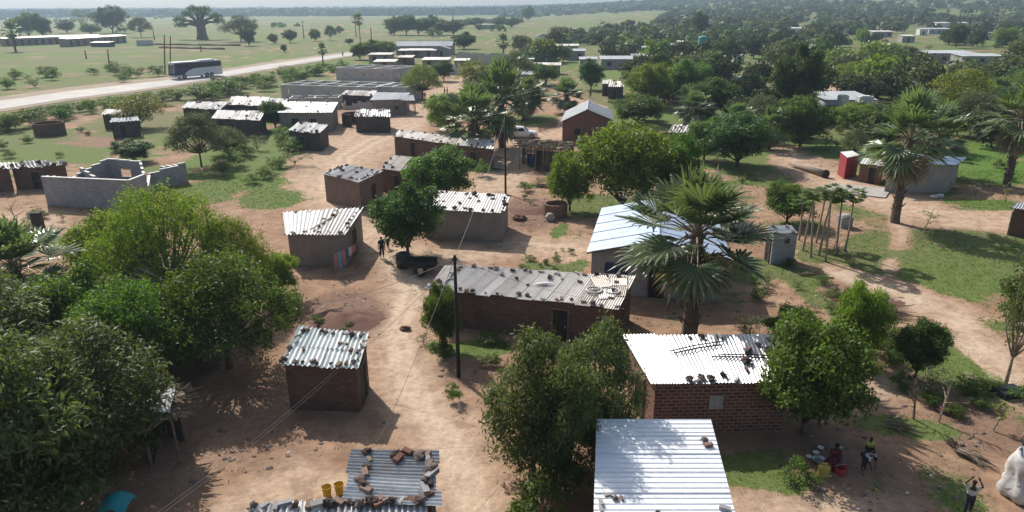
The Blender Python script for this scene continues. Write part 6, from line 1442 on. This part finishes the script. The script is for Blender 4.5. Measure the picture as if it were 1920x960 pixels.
def car():
    a, b_ = P(953, 259), P(1006, 259); c = (a + b_) / 2 + Vector((0, .6, 0)); d = (b_ - a).normalized(); ang = math.atan2(d.y, d.x); X, Y = d, Vector((-d.y, d.x, 0))
    root = empty('car', c, 'white parked hatchback car beside the fan palm trunk', 'car')
    def w(x, y, z): return c + X * x + Y * y + Vector((0, 0, z))
    # stations along x: (x, half width low, z belt, half width top, z top)
    st = [(-2.02, .70, .78, .62, .80), (-1.95, .80, .92, .60, 1.15), (-1.5, .82, .95, .60, 1.42), (-.7, .84, .95, .64, 1.52), (.15, .84, .95, .64, 1.47), (.75, .84, .93, .68, 1.0), (1.15, .82, .90, .66, .93), (1.75, .78, .80, .60, .82), (2.05, .66, .62, .52, .64)]
    mb = MB(); rows = []
    for (x, wl, zb, wt, zt) in st: rows.append(mb.pts([w(x, -wl * .96, .22), w(x, -wl, .5), w(x, -wl * .98, zb), w(x, -wt, zt - .03), w(x, -wt * .7, zt), w(x, wt * .7, zt), w(x, wt, zt - .03), w(x, wl * .98, zb), w(x, wl, .5), w(x, wl * .96, .22)]))
    for A, B in zip(rows, rows[1:]):
        for k in range(10): mb.face([A[k], A[(k + 1) % 10], B[(k + 1) % 10], B[k]])
    mb.face(rows[0][::-1]); mb.face(rows[-1]); mb.build('body', M['white_paint'], root, True)
    for sg in (-1, 1):
        for (x0, x1, x2, x3) in ((-1.5, -.72, -.75, -1.35), (-.64, .35, .02, -.66)):
            mb = MB(); k = [w(x0, sg * .835, .98), w(x1, sg * .845, .98), w(x2, sg * .66, 1.40), w(x3, sg * .66, 1.38)]; mb.poly(k if sg < 0 else k[::-1]); mb.build('window', M['dark_glass'], root)
    mb = MB(); mb.poly([w(.80, -.62, 1.0), w(.80, .62, 1.0), w(.22, .58, 1.47), w(.22, -.58, 1.47)]); mb.build('windscreen', M['dark_glass'], root)
    mb = MB(); mb.poly([w(-2.0, .55, 1.0), w(-2.0, -.55, 1.0), w(-1.55, -.5, 1.42), w(-1.55, .5, 1.42)]); mb.build('rear_window', M['dark_glass'], root)
    for x in (-1.3, 1.3):
        for sg in (-1, 1):
            mb = MB(); mb.tube([w(x, sg * .62, .31), w(x, sg * .86, .31)], .32, 16); wh = mb.build('wheel', M['tyre'], root); mb = MB(); mb.tube([w(x, sg * .84, .31), w(x, sg * .88, .31)], .19, 10); sub(root, wh, mb, 'rim', M['steel'])
    for sg in (-1, 1):
        mb = MB(); mb.ell(w(1.93, sg * .55, .66), (.14, .16, .08), rz=ang); mb.build('headlight', M['grey_paint'], root)
        mb = MB(); mb.ell(w(.62, sg * .93, 1.0), (.1, .08, .07)); mb.build('mirror', M['white_paint'], root)
    mb = MB(); mb.box(w(2.04, 0, .38), (.1, 1.2, .16), ang); mb.build('bumper', M['black_plastic'], root)
car()
# ------------------------------------------------------------------ people: skinned body, clothes over it
def skin(name, joints, edges, radii, mat, root, levels=1, parent=None, rootv=0):
    me = bpy.data.meshes.new(name); me.from_pydata([tuple(j) for j in joints], edges, []); o = bpy.data.objects.new(name, me); COL.objects.link(o)
    md = o.modifiers.new('s', 'SKIN'); sv = me.skin_vertices[0].data
    for i, r_ in enumerate(radii): sv[i].radius = r_ if hasattr(r_, '__len__') else (r_, r_)
    sv[rootv].use_root = True
    s2 = o.modifiers.new('d', 'SUBSURF'); s2.levels = s2.render_levels = levels
    dg = bpy.context.evaluated_depsgraph_get(); m2 = bpy.data.meshes.new_from_object(o.evaluated_get(dg)); m2.name = name
    bpy.data.objects.remove(o); m2.materials.clear(); m2.materials.append(mat)
    m2.polygons.foreach_set('use_smooth', [True] * len(m2.polygons))
    ob = bpy.data.objects.new(name, m2); COL.objects.link(ob); ob.parent = parent or root; return ob
def person(loc, H, face, pose, label, shirt='shirt_white', legs='cloth_dark', skirt=None, group=None, hand_up=None):
    """pose: stand | walk | sit ; face: heading in degrees (0 = +Y away from camera). Built in local metres, +Y forward"""
    root = empty('person', loc, label, 'person', group); root.rotation_euler = (0, 0, R(face)); s = H / 1.7
    V = lambda x, y, z: Vector((x, y, z)) * s
    if pose == 'sit':
        hip = .20; J = {'pel': (0, 0, hip), 'ch': (0, .10, .62), 'nk': (0, .16, .78), 'hd': (0, .20, .93)}
        LG = {sg: [(sg * .09, 0, hip), (sg * .16, .42, .40), (sg * .13, .62, .06), (sg * .13, .74, .03)] for sg in (-1, 1)}
        AR = {sg: [(sg * .17, .12, .70), (sg * .22, .26, .46), (sg * .14, .48, .42)] for sg in (-1, 1)}
    elif pose == 'bend':
        J = {'pel': (0, 0, .88), 'ch': (0, .38, 1.08), 'nk': (0, .52, 1.08), 'hd': (0, .64, 1.02)}
        LG = {sg: [(sg * .09, 0, .88), (sg * .10, .05, .46), (sg * .10, -.02, .06), (sg * .11, .14, .03)] for sg in (-1, 1)}
        AR = {sg: [(sg * .18, .42, 1.05), (sg * .20, .48, .78), (sg * .14, .58, .52)] for sg in (-1, 1)}
    else:
        st = .2 if pose == 'walk' else .03
        J = {'pel': (0, 0, .90), 'ch': (0, .01, 1.26), 'nk': (0, .02, 1.44), 'hd': (0, .04, 1.58)}
        LG = {sg: [(sg * .09, 0, .90), (sg * .10, .06 + sg * st * .5, .48), (sg * .10, sg * st, .07), (sg * .11, sg * st + .15, .03)] for sg in (-1, 1)}
        AR = {sg: [(sg * .19, 0, 1.38), (sg * .25, -sg * st * .4, 1.10), (sg * .25, -sg * st * .6 + .08, .86)] for sg in (-1, 1)}
    if hand_up is not None:
        for sg in hand_up: AR[sg] = [(sg * .19, 0, 1.38), (sg * .30, .12, 1.55), (sg * .16, .16, 1.82)]
    j = [V(*J['pel']), V(*J['ch']), V(*J['nk']), V(*J['hd']), V(J['hd'][0], J['hd'][1] + .01, J['hd'][2] + .09)]; rd = [(.15, .11), (.16, .10), .055, (.078, .095), (.06, .07)]; ed = [(0, 1), (1, 2), (2, 3), (3, 4)]
    for sg in (-1, 1):
        b0 = len(j); j += [V(*q) for q in LG[sg]]; rd += [.085, .062, .038, .032]; ed += [(0, b0), (b0, b0 + 1), (b0 + 1, b0 + 2), (b0 + 2, b0 + 3)]
        b0 = len(j); j += [V(*q) for q in AR[sg]]; rd += [.055, .040, .028]; ed += [(1, b0), (b0, b0 + 1), (b0 + 1, b0 + 2)]
        wr, el = V(*AR[sg][2]), V(*AR[sg][1]); d = (wr - el).normalized(); sd = d.cross(Vector((0, 1, .2))).normalized(); cur = d.cross(sd)
        pm = wr + d * .06 * s; j.append(pm); rd.append((.034, .018)); ed.append((b0 + 2, len(j) - 1)); pi = len(j) - 1
        for f in range(4):
            o_ = sd * (f - 1.5) * .02 * s; l = (.075, .085, .08, .062)[f] * s; j += [pm + o_ + d * .035 * s, pm + o_ + d * (.035 * s + l * .6) + cur * .008 * s, pm + o_ + d * (.03 * s + l) + cur * .025 * s]; rd += [.010, .009, .007]; n_ = len(j); ed += [(pi, n_ - 3), (n_ - 3, n_ - 2), (n_ - 2, n_ - 1)]
        j += [wr + d * .03 * s - sd * .035 * s, wr + d * .075 * s - sd * .055 * s + cur * .012 * s]; rd += [.011, .008]; n_ = len(j); ed += [(pi, n_ - 2), (n_ - 2, n_ - 1)]
    rd = [tuple(v * s for v in r_) if hasattr(r_, '__len__') else r_ * s for r_ in rd]
    body = skin('body', j, ed, rd, M['skin'], root)
    # hair cap, features
    hd = V(*J['hd']); mb = MB(); mb.ell(hd + V(0, -.018, .055), (.092 * s, .105 * s, .085 * s), 12, 8); me = mb.mesh('hair', M['hair'], smooth=True); o = bpy.data.objects.new('hair', me); COL.objects.link(o); o.parent = root
    # shirt
    P_ = [V(J['pel'][0], J['pel'][1], J['pel'][2] + .02), V(*J['ch']), V(J['nk'][0], J['nk'][1], J['nk'][2] - .05)]; rr = [(.175, .135), (.185, .125), (.10, .08)]; ee = [(0, 1), (1, 2)]
    for sg in (-1, 1): b0 = len(P_); P_ += [V(*AR[sg][0]), V(*AR[sg][0]).lerp(V(*AR[sg][1]), .75)]; rr += [.078, .066]; ee += [(1, b0), (b0, b0 + 1)]
    skin('shirt', P_, ee, [tuple(v * s for v in r_) if hasattr(r_, '__len__') else r_ * s for r_ in rr], M[shirt], root)
    P_ = [V(*J['pel'])]; rr = [(.175, .135)]; ee = []
    if skirt:
        mb = MB()
        if pose == 'sit': mb.lathe([(.40 * s, 0), (.42 * s, .06 * s), (.30 * s, .28 * s), (.17 * s, .42 * s)], V(0, .22, 0), 14)
        else: mb.lathe([(.26 * s, .28 * s), (.22 * s, .6 * s), (.17 * s, .95 * s)], V(0, J['pel'][1], 0), 14)
        me = mb.mesh('skirt', M[skirt], smooth=True); o = bpy.data.objects.new('skirt', me); COL.objects.link(o); o.parent = root
    else:
        for sg in (-1, 1): b0 = len(P_); P_ += [V(*LG[sg][0]), V(*LG[sg][1]), V(*LG[sg][1]).lerp(V(*LG[sg][2]), .7)]; rr += [.105, .085, .065]; ee += [(0, b0), (b0, b0 + 1), (b0 + 1, b0 + 2)]
        skin('trousers', P_, ee, [tuple(v * s for v in r_) if hasattr(r_, '__len__') else r_ * s for r_ in rr], M[legs], root)
    return root
person(P(1812, 965), 1.45, 150, 'walk', 'child in a white shirt at the bottom right raising both hands to the head', 'shirt_white', 'cloth_dark', hand_up=(-1, 1))
person(P(1563, 868), 1.6, 160, 'sit', 'seated person in a dark red wrap under the dense leafy tree', 'cloth_red', skirt='cloth_red')
person(P(1618, 880), 1.25, 200, 'bend', 'child in a pale top bending beside the red bucket', 'shirt_white', 'cloth_dark')
person(P(1628, 845), 1.1, 170, 'sit', 'small child in a lime top sitting in the shade', 'shirt_lime', 'cloth_dark')
person(P(793, 184), 1.6, 120, 'stand', 'person in dark clothes under the umbrella shaped tree', 'cloth_dark', 'cloth_dark')
person(P(797, 186), 1.4, 200, 'walk', 'second figure beside the one in dark clothes under the umbrella shaped tree', 'cloth_tan', 'cloth_dark')
person(P(834, 177), 1.5, 90, 'walk', 'left of two figures walking on the sandy path', 'cloth_tan', 'cloth_dark')
person(P(839, 177), 1.5, 90, 'walk', 'right of two figures walking on the sandy path', 'cloth_tan', 'cloth_tan')
person(P(1542, 153), 1.65, 180, 'stand', 'person in dark clothes standing on the bare red yard', 'cloth_dark', 'cloth_dark')
person(P(717, 484), 1.6, 180, 'stand', 'person in dark clothes standing on the path near the cart', 'cloth_dark', 'cloth_dark')
person(P(728, 465), 1.2, 140, 'bend', 'child in blue bending near the mango tree', 'cloth_blue', 'cloth_dark')
person(P(1107, 183), 1.5, 180, 'stand', 'person standing before the palm near the small dark shack', 'cloth_tan', 'cloth_dark')
person(P(996, 315), 1.6, 180, 'stand', 'person in blue inside the open pole shelter', 'cloth_blue', 'cloth_blue')
person(P(643, 106), 1.7, 180, 'walk', 'person walking on the main road', 'cloth_dark', 'cloth_dark')
# ------------------------------------------------------------------ small things
def bucket(p, r, h, mat, label, name='bucket', taper=1.25, cat='bucket', handle=True):
    root = empty(name, p, label, cat); mb = MB(); mb.lathe([(r, 0), (r * taper, h), (r * taper * 1.05, h), (r * taper * 1.05, h - .03), (r * taper * .96, h - .02), (r * .95, .03)], p, 16); mb.build('body', mat, root, False)
    if handle:
        mb = MB(); mb.tube([p + Vector((math.cos(a) * r * taper, -.02 - abs(math.sin(a)) * .05, h + math.sin(a) * r * .9)) for a in [i * math.pi / 8 for i in range(9)]], .01, 4); mb.build('handle', M['steel'], root)
bucket(P(614, 930), .14, .42, M['yellow'], 'left of two yellow buckets beside the crosswise tin roof')
bucket(P(637, 925), .14, .42, M['yellow'], 'right of two yellow buckets beside the crosswise tin roof')
bucket(P(1575, 888), .17, .32, M['red_plastic'], 'red bucket beside the seated person under the tree')
bucket(P(1536, 866), .2, .12, M['steel'], 'metal basin in the shade left of the seated person', 'basin', 1.4, 'basin', False)
def jerrycan(p, mat, label, rz=0):
    root = empty('jerrycan', p, label, 'jerrycan'); mb = MB(); h = .38
    rows = [(.13, .085, 0), (.14, .095, .03), (.14, .095, h * .75), (.12, .08, h * .88), (.05, .04, h * .92)]; ks = []
    for (x, y, z) in rows: ks.append(mb.pts([p + Vector((math.cos(a) * x * 1.25 if abs(math.cos(a)) < .8 else math.copysign(x, math.cos(a)), math.copysign(min(abs(math.sin(a)) * y * 1.4, y), math.sin(a)), z)) for a in [math.pi / 8 + i * math.pi / 4 for i in range(8)]]))
    for A, B in zip(ks, ks[1:]):
        for k in range(8): mb.face([A[k], A[(k + 1) % 8], B[(k + 1) % 8], B[k]])
    mb.face(ks[0][::-1]); mb.face(ks[-1]); mb.build('body', mat, root)
    mb = MB(); mb.tube([p + Vector((-.09, 0, h * .84)), p + Vector((-.06, 0, h * 1.05)), p + Vector((.05, 0, h * 1.05)), p + Vector((.08, 0, h * .86))], .018, 5); mb.build('handle', mat, root)
    mb = MB(); mb.lathe([(.03, 0), (.03, .05), (.025, .055)], p + Vector((.1, 0, h * .85)), 8); mb.build('cap', M['red_plastic'], root); root.rotation_euler = (0, 0, rz); root.scale = (1.5, 1.5, 1.5)
jerrycan(P(1543, 893), M['yellow_dull'], 'dull yellow jerrycan left of the red bucket')
for i, (x, y) in enumerate(((1517, 858), (1530, 850), (1539, 841))):
    mb = MB(); p = P(x, y); mb.lathe([(.05, 0), (.11, .03), (.13, .06), (.12, .06), (.04, .02)], p, 14); tag(mb.build('plate', M['white_paint'], off=p), ['nearest', 'middle', 'farthest'][i] + ' of three white plates on the shaded ground', 'plate')
# white woven sack, big, lower right
root = empty('woven_sack', P(1925, 905), 'huge crumpled white woven sack at the bottom right edge', 'sack'); mb = MB(); p = P(1932, 928)
nu, nv = 26, 14; rows = []
for j in range(nv + 1):
    v = j / nv; z = 1.55 * v; rr = .95 * (1 - .5 * v**2.2) * (1 + .10 * math.sin(v * 9)); row = []
    for i in range(nu):
        a = 2 * math.pi * i / nu; q = rr * (1 + .07 * abs(math.sin(a * 4.5 + v * 6 + noise.noise(Vector((a, v * 4, 1))) * 3)) + .22 * noise.noise(Vector((math.cos(a) * 2.2, math.sin(a) * 2.2, v * 2.5)))) + .05 * math.sin(a * 7 + v * 3); zz = z + (.35 * max(0, math.cos(a - 2.4)) * v**2) + .08 * noise.noise(Vector((a * 2, v * 5, 3)))
        row.append(p + Vector((math.cos(a) * q - .25 * v, math.sin(a) * q * .8, max(0, zz) - .02)))
    rows.append(mb.pts(row))
for A, B in zip(rows, rows[1:]):
    for k in range(nu): mb.face([A[k], A[(k + 1) % nu], B[(k + 1) % nu], B[k]])
inner = mb.pts([p + Vector((math.cos(2 * math.pi * i / nu) * .3 - .2, math.sin(2 * math.pi * i / nu) * .22, .85)) for i in range(nu)])
for k in range(nu): mb.face([rows[-1][k], rows[-1][(k + 1) % nu], inner[(k + 1) % nu], inner[k]])
mb.face(inner); mb.build('bag', M['white_cloth'], root, True)
mb = MB()
for k in range(40): q = p + Vector((random.uniform(.1, .8), random.uniform(-.5, .2), random.uniform(.9, 1.3))); v = Vector((random.uniform(-1, 1), random.uniform(-1, 1), random.uniform(0, 1))).normalized() * .25; w_ = v.cross(Vector((0, 0, 1))).normalized() * .05; mb.poly([q, q + v * .5 + w_, q + v, q + v * .5 - w_], None, random.random())
mb.build('leaves', M['lf_grey'], root)
# fallen palm frond / dry stalks near the child
def bundle(x0, y0, x1, y1, label, n=26, spread=.35, mat='lf_dead', seed=1, name='dry_fronds', cat='dry fronds'):
    rs = random.Random(seed); a, b_ = P(x0, y0), P(x1, y1); mb = MB(); L_ = (b_ - a).length
    for k in range(n):
        o1 = Vector((rs.uniform(-1, 1), rs.uniform(-1, 1), 0)) * spread * .4; o2 = Vector((rs.uniform(-1, 1), rs.uniform(-1, 1), 0)) * spread; u0 = rs.uniform(0, .3); u1 = rs.uniform(.6, 1.0)
        p0 = a.lerp(b_, u0) + o1 + Vector((0, 0, .05 + rs.random() * .15)); p1 = a.lerp(b_, u1) + o2 + Vector((0, 0, .03 + rs.random() * .2)); mb.tube([p0, p0.lerp(p1, .5) + Vector((0, 0, rs.uniform(.02, .15))), p1], [.03, .025, .01], 4, t=rs.random())
    tag(mb.build(name, M[mat], off=a), label, cat)
bundle(1790, 845, 1858, 880, 'fallen dry palm frond on the slope above the child')
bundle(1775, 825, 1800, 850, 'dark brush heap at the left end of the fallen palm frond', 20, .3, 'wood_dark', 2, 'brush_heap', 'brush heap')
bundle(1800, 700, 1880, 745, 'pale log lying on the brown slope at the right', 3, .05, 'bark_pale', 3, 'log', 'log')
bundle(1885, 742, 1925, 730, 'short pale log near the right edge', 3, .05, 'bark_pale', 4, 'log', 'log')
mb = MB(); p = P(1890, 740); mb.box(p + Vector((0, 0, .15)), (1.2, .8, .3), .2); mb.box(p + Vector((0, 0, .32)), (.5, .1, .05), .2); tag(mb.build('sheet_box', M['black_plastic'], off=p), 'dark box behind the log on the right slope', 'box')
# fallen trunk on the sandy yard
a, b_ = P(1482, 312), P(1545, 332); root = empty('fallen_trunk', (a + b_) / 2, 'thick fallen palm trunk lying on the bare sandy yard', 'log'); mb = MB()
mb.tube([a + Vector((0, 0, .35)), a.lerp(b_, .5) + Vector((.05, -.1, .34)), b_ + Vector((0, 0, .36))], [.22, .30, .36], 12); mb.build('trunk', M['bark_pale'], root, True)
mb = MB(); d = (b_ - a).normalized(); mb.tube([b_ + Vector((0, 0, .36)), b_ + d * .25 + Vector((0, 0, .36))], [.44, .46], 12); mb.build('cut_end', M['wood_dark'], root)
# cart with a drum near the path
p = P(783, 512); root = empty('ox_cart', p, 'dark wooden cart with a long drawbar standing by the sandy path', 'cart'); mb = MB()
mb.box(p + Vector((.2, .2, .55)), (2.2, 1.1, .08), -.1); mb.box(p + Vector((.2, .75, .75)), (2.2, .05, .35), -.1); mb.box(p + Vector((.2, -.35, .7)), (2.2, .05, .2), -.1); mb.build('bed', M['wood_dark'], root)
mb = MB(); mb.tube([p + Vector((1.2, .1, .5)), p + Vector((2.6, 0, .25))], [.06, .045], 6); mb.build('drawbar', M['wood'], root)
for s_ in (-.62, 1.0):
    mb = MB(); mb.tube([p + Vector((.3, s_ - .09, .42)), p + Vector((.3, s_ + .09, .42))], .42, 16); w_ = mb.build('wheel', M['tyre'], root); mb = MB(); mb.tube([p + Vector((.3, s_ - .11, .42)), p + Vector((.3, s_ + .11, .42))], .2, 10); sub(root, w_, mb, 'rim', M['steel'])
p = P(757, 500); mb = MB(); mb.lathe([(.1, 0), (.5, .05), (.52, .5), (.5, .95), (.3, 1.05), (.12, 1.1)], p, 18); tag(mb.build('water_drum', M['black_plastic'], off=p, smooth=True), 'squat black drum left of the wooden cart', 'drum')
# woodpile by the wall of the long low house
bundle(905, 318, 945, 322, 'dark crate of sticks on the ground left of the upper black pole', 22, .35, 'wood_dark', 8, 'stick_crate', 'crate')
bundle(1640, 590, 1720, 600, 'scattered dry branches on the rubble mound', 24, .8, 'wood', 11, 'branch_pile', 'branches')
bundle(590, 596, 660, 580, 'pale sticks lying on the dug earth mound', 8, .5, 'bark_pale', 12, 'branch_pile', 'branches')
bundle(1420, 545, 1450, 552, 'firewood heap beside the grey rendered gabled house', 26, .35, 'wood', 13, 'firewood', 'firewood')
bundle(905, 462, 960, 470, 'loose poles on the sand below the whitish roofed house', 7, .4, 'bark_pale', 14, 'branch_pile', 'poles')
bundle(320, 660, 372, 640, 'bleached planks and sticks in the shade of the left trees', 14, .5, 'bark_pale', 15, 'branch_pile', 'branches')
bundle(1490, 515, 1560, 520, 'pale boards on the ground in front of the papaya stems', 5, .3, 'bark_pale', 16, 'boards', 'boards')
bundle(1660, 800, 1720, 812, 'thin branches in the shade right of the seated people', 16, .5, 'wood', 17, 'branch_pile', 'branches')
def stick_fence(x0, y0, x1, y1, label, h=1.2, seed=0):
    rs = random.Random(seed); a, b_ = P(x0, y0), P(x1, y1); n = int((b_ - a).length / .22); root = empty('stick_fence', a, label, 'fence'); mb = MB()
    for k in range(n):
        q = a.lerp(b_, k / n) + Vector((rs.uniform(-.04, .04), rs.uniform(-.06, .06), -.05)); mb.tube([q, q + Vector((rs.uniform(-.08, .08), rs.uniform(-.08, .08), h * rs.uniform(.7, 1.15)))], [.035, .02], 4, t=rs.random())
    mb.build('sticks', M['wood'], root); mb = MB(); mb.tube([a + Vector((0, 0, h * .6)), a.lerp(b_, .5) + Vector((0, .05, h * .55)), b_ + Vector((0, 0, h * .6))], .03, 4); mb.build('rail', M['wood'], root)
stick_fence(1010, 248, 1046, 236, 'stick fence left of the brick gabled house', 1.1, 1)
stick_fence(1600, 500, 1560, 472, 'low stick fence beside the papaya stems', .9, 2)
stick_fence(1085, 345, 1150, 330, 'stick fence behind the smaller bright tree', 1.0, 3)
stick_fence(440, 262, 500, 268, 'stick fence behind the thorn trees', 1.1, 4)
stick_fence(1800, 345, 1870, 360, 'low stick fence right of the grey rendered house', .9, 5)
bundle(1000, 350, 1050, 352, 'pile of cut branches below the open pole shelter', 26, .6, 'wood', 9, 'branch_pile', 'branches')
# clothesline
a, b_ = P(628, 520), P(672, 500); root = empty('clothesline', (a + b_) / 2, 'clothesline on two posts beside the grey mud house', 'clothesline'); mb = MB()
for q in (a, b_): mb.tube([q, q + Vector((0, 0, 1.75))], .035, 6)
mb.build('post', M['wood'], root); mb = MB(); mb.tube([a + Vector((0, 0, 1.7)), a.lerp(b_, .5) + Vector((0, 0, 1.62)), b_ + Vector((0, 0, 1.7))], .01, 4); mb.build('line', M['wire'], root)
for i, (u0, u1, h, mt, lab) in enumerate(((.03, .17, 1.1, 'cloth_pink', 'pinkish striped cloth'), (.19, .33, 1.25, 'cloth_lightblue', 'light blue cloth'), (.35, .5, 1.1, 'cloth_pink', 'second pinkish cloth'), (.52, .60, .8, 'cloth_blue', 'blue cloth'), (.64, .78, .6, 'white_cloth', 'short pale cloth'), (.8, .95, .5, 'cloth_pink', 'short pink cloth'))):
    mb = MB(); n = 8; rows = []
    for j in range(5): rows.append(mb.pts([a.lerp(b_, u0 + (u1 - u0) * k / n) + Vector((0, .05 * math.sin(k * 1.6 + i) * (j / 4) + .02, 1.64 - h * j / 4 + .02 * math.sin(k))) for k in range(n + 1)]))
    for A, B in zip(rows, rows[1:]):
        for k in range(n): mb.face([A[k], A[k + 1], B[k + 1], B[k]])
    tag(mb.build('cloth', M[mt], off=a.lerp(b_, u0), smooth=True), lab + ' hanging on the clothesline', 'cloth')
# teal tarp bottom left, thatched/plastic patch hut, teal tank, small grave-like block
p = P(225, 968); mb = MB(); rows = []
for j in range(8): rows.append(mb.pts([p + Vector(((i / 9 - .5) * 1.0, (j / 7 - .5) * 1.0, .95 - .55 * ((i / 9 - .5)**2 + (j / 7 - .5)**2) * 2 + .05 * noise.noise(Vector((i * .6, j * .6, 0))))) for i in range(10)]))
for A, B in zip(rows, rows[1:]):
    for k in range(9): mb.face([A[k], A[k + 1], B[k + 1], B[k]])
root = empty('parasol', p, 'turquoise cloth shade at the bottom left edge', 'shade'); mb.build('canopy', M['teal'], root, True); mb = MB(); mb.tube([p, p + Vector((0, 0, .95))], .025, 6); mb.build('pole', M['wood'], root)
c = [P(268, 795, 1.9), P(322, 790, 1.9), P(332, 742, 2.1), P(280, 728, 2.1)]
root, rf = shelter('low lean-to with pale plastic and sticks on top among the bottom left trees', c, [(0, 0), (1, 0), (0, 1), (1, 1)], 'thatch', [(0, .95, 1, .95, 0, 1.9, 'mud_dark'), (.02, 0, .02, 1, 0, 1.9, 'wood_dark')], name='lean_to', seed=12)
mb = MB(); rows = []
for j in range(9): rows.append(mb.pts([rf.at(i / 9, j / 8) + Vector((0, 0, .42 + .16 * noise.noise(Vector((i * .7, j * .7, 2))))) for i in range(10)]))
for A, B in zip(rows, rows[1:]):
    for k in range(9): mb.face([A[k], A[k + 1], B[k + 1], B[k]])
mb.build('plastic_cover', M['white_cloth'], root)
house('mud house in deep shade under the left trees with scraps of bright roof', [P(225, 530, 2.4), P(330, 535, 2.4), P(335, 492, 2.6), P(240, 480, 2.6)], 'mud_dark', 'zinc_rust', .15, 'v', .2, .03, .8, 1, 1, [(0, .5, .8, 0, 1.8, 'door')], seed=90)
p = P(1317, 84, 5.5); b0 = Vector((p.x, p.y, 0)); root = empty('water_tank', b0, 'green water tank on a tall stand above the wood', 'tank'); mb = MB(); mb.lathe([(1.3, 5.2), (1.4, 5.4), (1.4, 7.6), (1.2, 8.0), (.4, 8.2)], b0, 14); mb.build('tank', M['tank_green'], root)
for sx in (-1, 1):
    for sy in (-1, 1): mb = MB(); mb.tube([b0 + Vector((sx * 1.1, sy * 1.1, 0)), b0 + Vector((sx, sy, 5.2))], .09, 5); mb.build('leg', M['steel'], root)
mb = MB(); mb.box(b0 + Vector((0, 0, 5.15)), (2.8, 2.8, .12)); mb.build('platform', M['wood'], root)
p = P(75, 433); mb = MB(); mb.box(p + Vector((0, 0, .75)), (.7, .5, 1.5), .1); mb.box(p + Vector((0, 0, 1.53)), (.8, .6, .08), .1, .9); tag(mb.build('gate_pillar', M['mud_dark'], off=p), 'dark stub pillar with a pale top left of the roofless grey house', 'pillar')
p = P(1582, 425); mb = MB(); mb.box(p + Vector((0, 0, .45)), (1.0, .8, .9), .1); mb.ell(p + Vector((0, 0, .9)), (.5, .4, .2)); tag(mb.build('clay_block', M['concrete'], off=p), 'small grey concrete stand right of the papaya stems', 'stand')
for i, (x, y) in enumerate(((1762, 370), (1750, 372))):
    mb = MB(); p = P(x, y); mb.ell(p + Vector((0, 0, .15)), (.4, .25, .2), rough=.3, seed=i); tag(mb.build('bundle', M['white_cloth'], off=p), ['pale bundle', 'second pale bundle'][i] + ' on the ground before the grey rendered house', 'bundle')
mb = MB(); p = P(1032, 414); mb.ell(p + Vector((0, 0, .25)), (.45, .35, .4), rough=.5, seed=3); tag(mb.build('boulder', M['concrete'], off=p), 'pale boulder in front of the brick planter pen', 'boulder')
for (x, y, s, lab) in ((975, 412, .6, 'clump of reddish earth beside the whitish roof'), (1775, 770, .5, 'reddish clod on the right slope'), (760, 618, .3, 'dark clod on the sandy path')):
    mb = MB(); p = P(x, y); mb.ell(p + Vector((0, 0, .1)), (s, s * .7, s * .5), 10, 6, .8, int(x)); tag(mb.build('clod', M['mud_red'], off=p), lab, 'clod')
# mounds of dug earth
for (x, y, rx, ry, h, lab) in ((650, 600, 2.2, 1.6, .7, 'mound of dug brown earth behind the small ribbed hut'), (1625, 570, 2.5, 1.2, .5, 'rubble mound beside the right footpath'), (340, 690, 1.8, 1.4, .6, 'earth mound in the shade of the left trees'), (1010, 395, 2.5, 1.5, .5, 'low heap of reddish soil left of the brick planter')):
    p = P(x, y); mb = MB(); rows = []
    for j in range(17): rows.append(mb.pts([p + Vector(((i / 16 * 2 - 1) * rx * 1.2, (j / 16 * 2 - 1) * ry * 1.2, h * max(0, 1 - math.hypot(i / 8 - 1, j / 8 - 1) * 1.05)**1.2 * (.75 + .6 * noise.noise(Vector((i * .5, j * .5, x)))) + .10 * noise.noise(Vector((i * 1.3, j * 1.3, x))) - .06)) for i in range(17)]))
    for A, B in zip(rows, rows[1:]):
        for k in range(16): mb.face([A[k], A[k + 1], B[k + 1], B[k]])
    tag(mb.build('earth_mound', M['mud_red'], off=p, smooth=True), lab, 'mound')
# concrete apron before the grey house on the right
mb = MB(); mb.prism([(q.x, q.y) for q in (P(1520, 357), P(1660, 372), P(1672, 355), P(1560, 345))], [.10] * 4); tag(mb.build('yard_slab', M['concrete'], off=P(1600, 360)), 'pale worn concrete slab in the sandy yard', 'slab', kind='structure')
# ------------------------------------------------------------------ haze: one closed box of even air
mb = MB(); mb.box((0, 1850, 30), (6800, 3900, 64)); me = mb.mesh('haze', []); me.materials.clear()
hz = bpy.data.objects.new('haze', me); COL.objects.link(hz); tag(hz, 'thin blue morning haze over the plain', 'haze', kind='stuff')
m = bpy.data.materials.new('haze'); m.use_nodes = True; nt = m.node_tree; nt.nodes.remove(nt.nodes['Principled BSDF']); v = nt.nodes.new('ShaderNodeVolumePrincipled')
v.inputs['Density'].default_value = .00026; v.inputs['Color'].default_value = (.60, .80, 1.0, 1); v.inputs['Anisotropy'].default_value = .3
nt.links.new(v.outputs[0], nt.nodes['Material Output'].inputs['Volume']); me.materials.append(m)
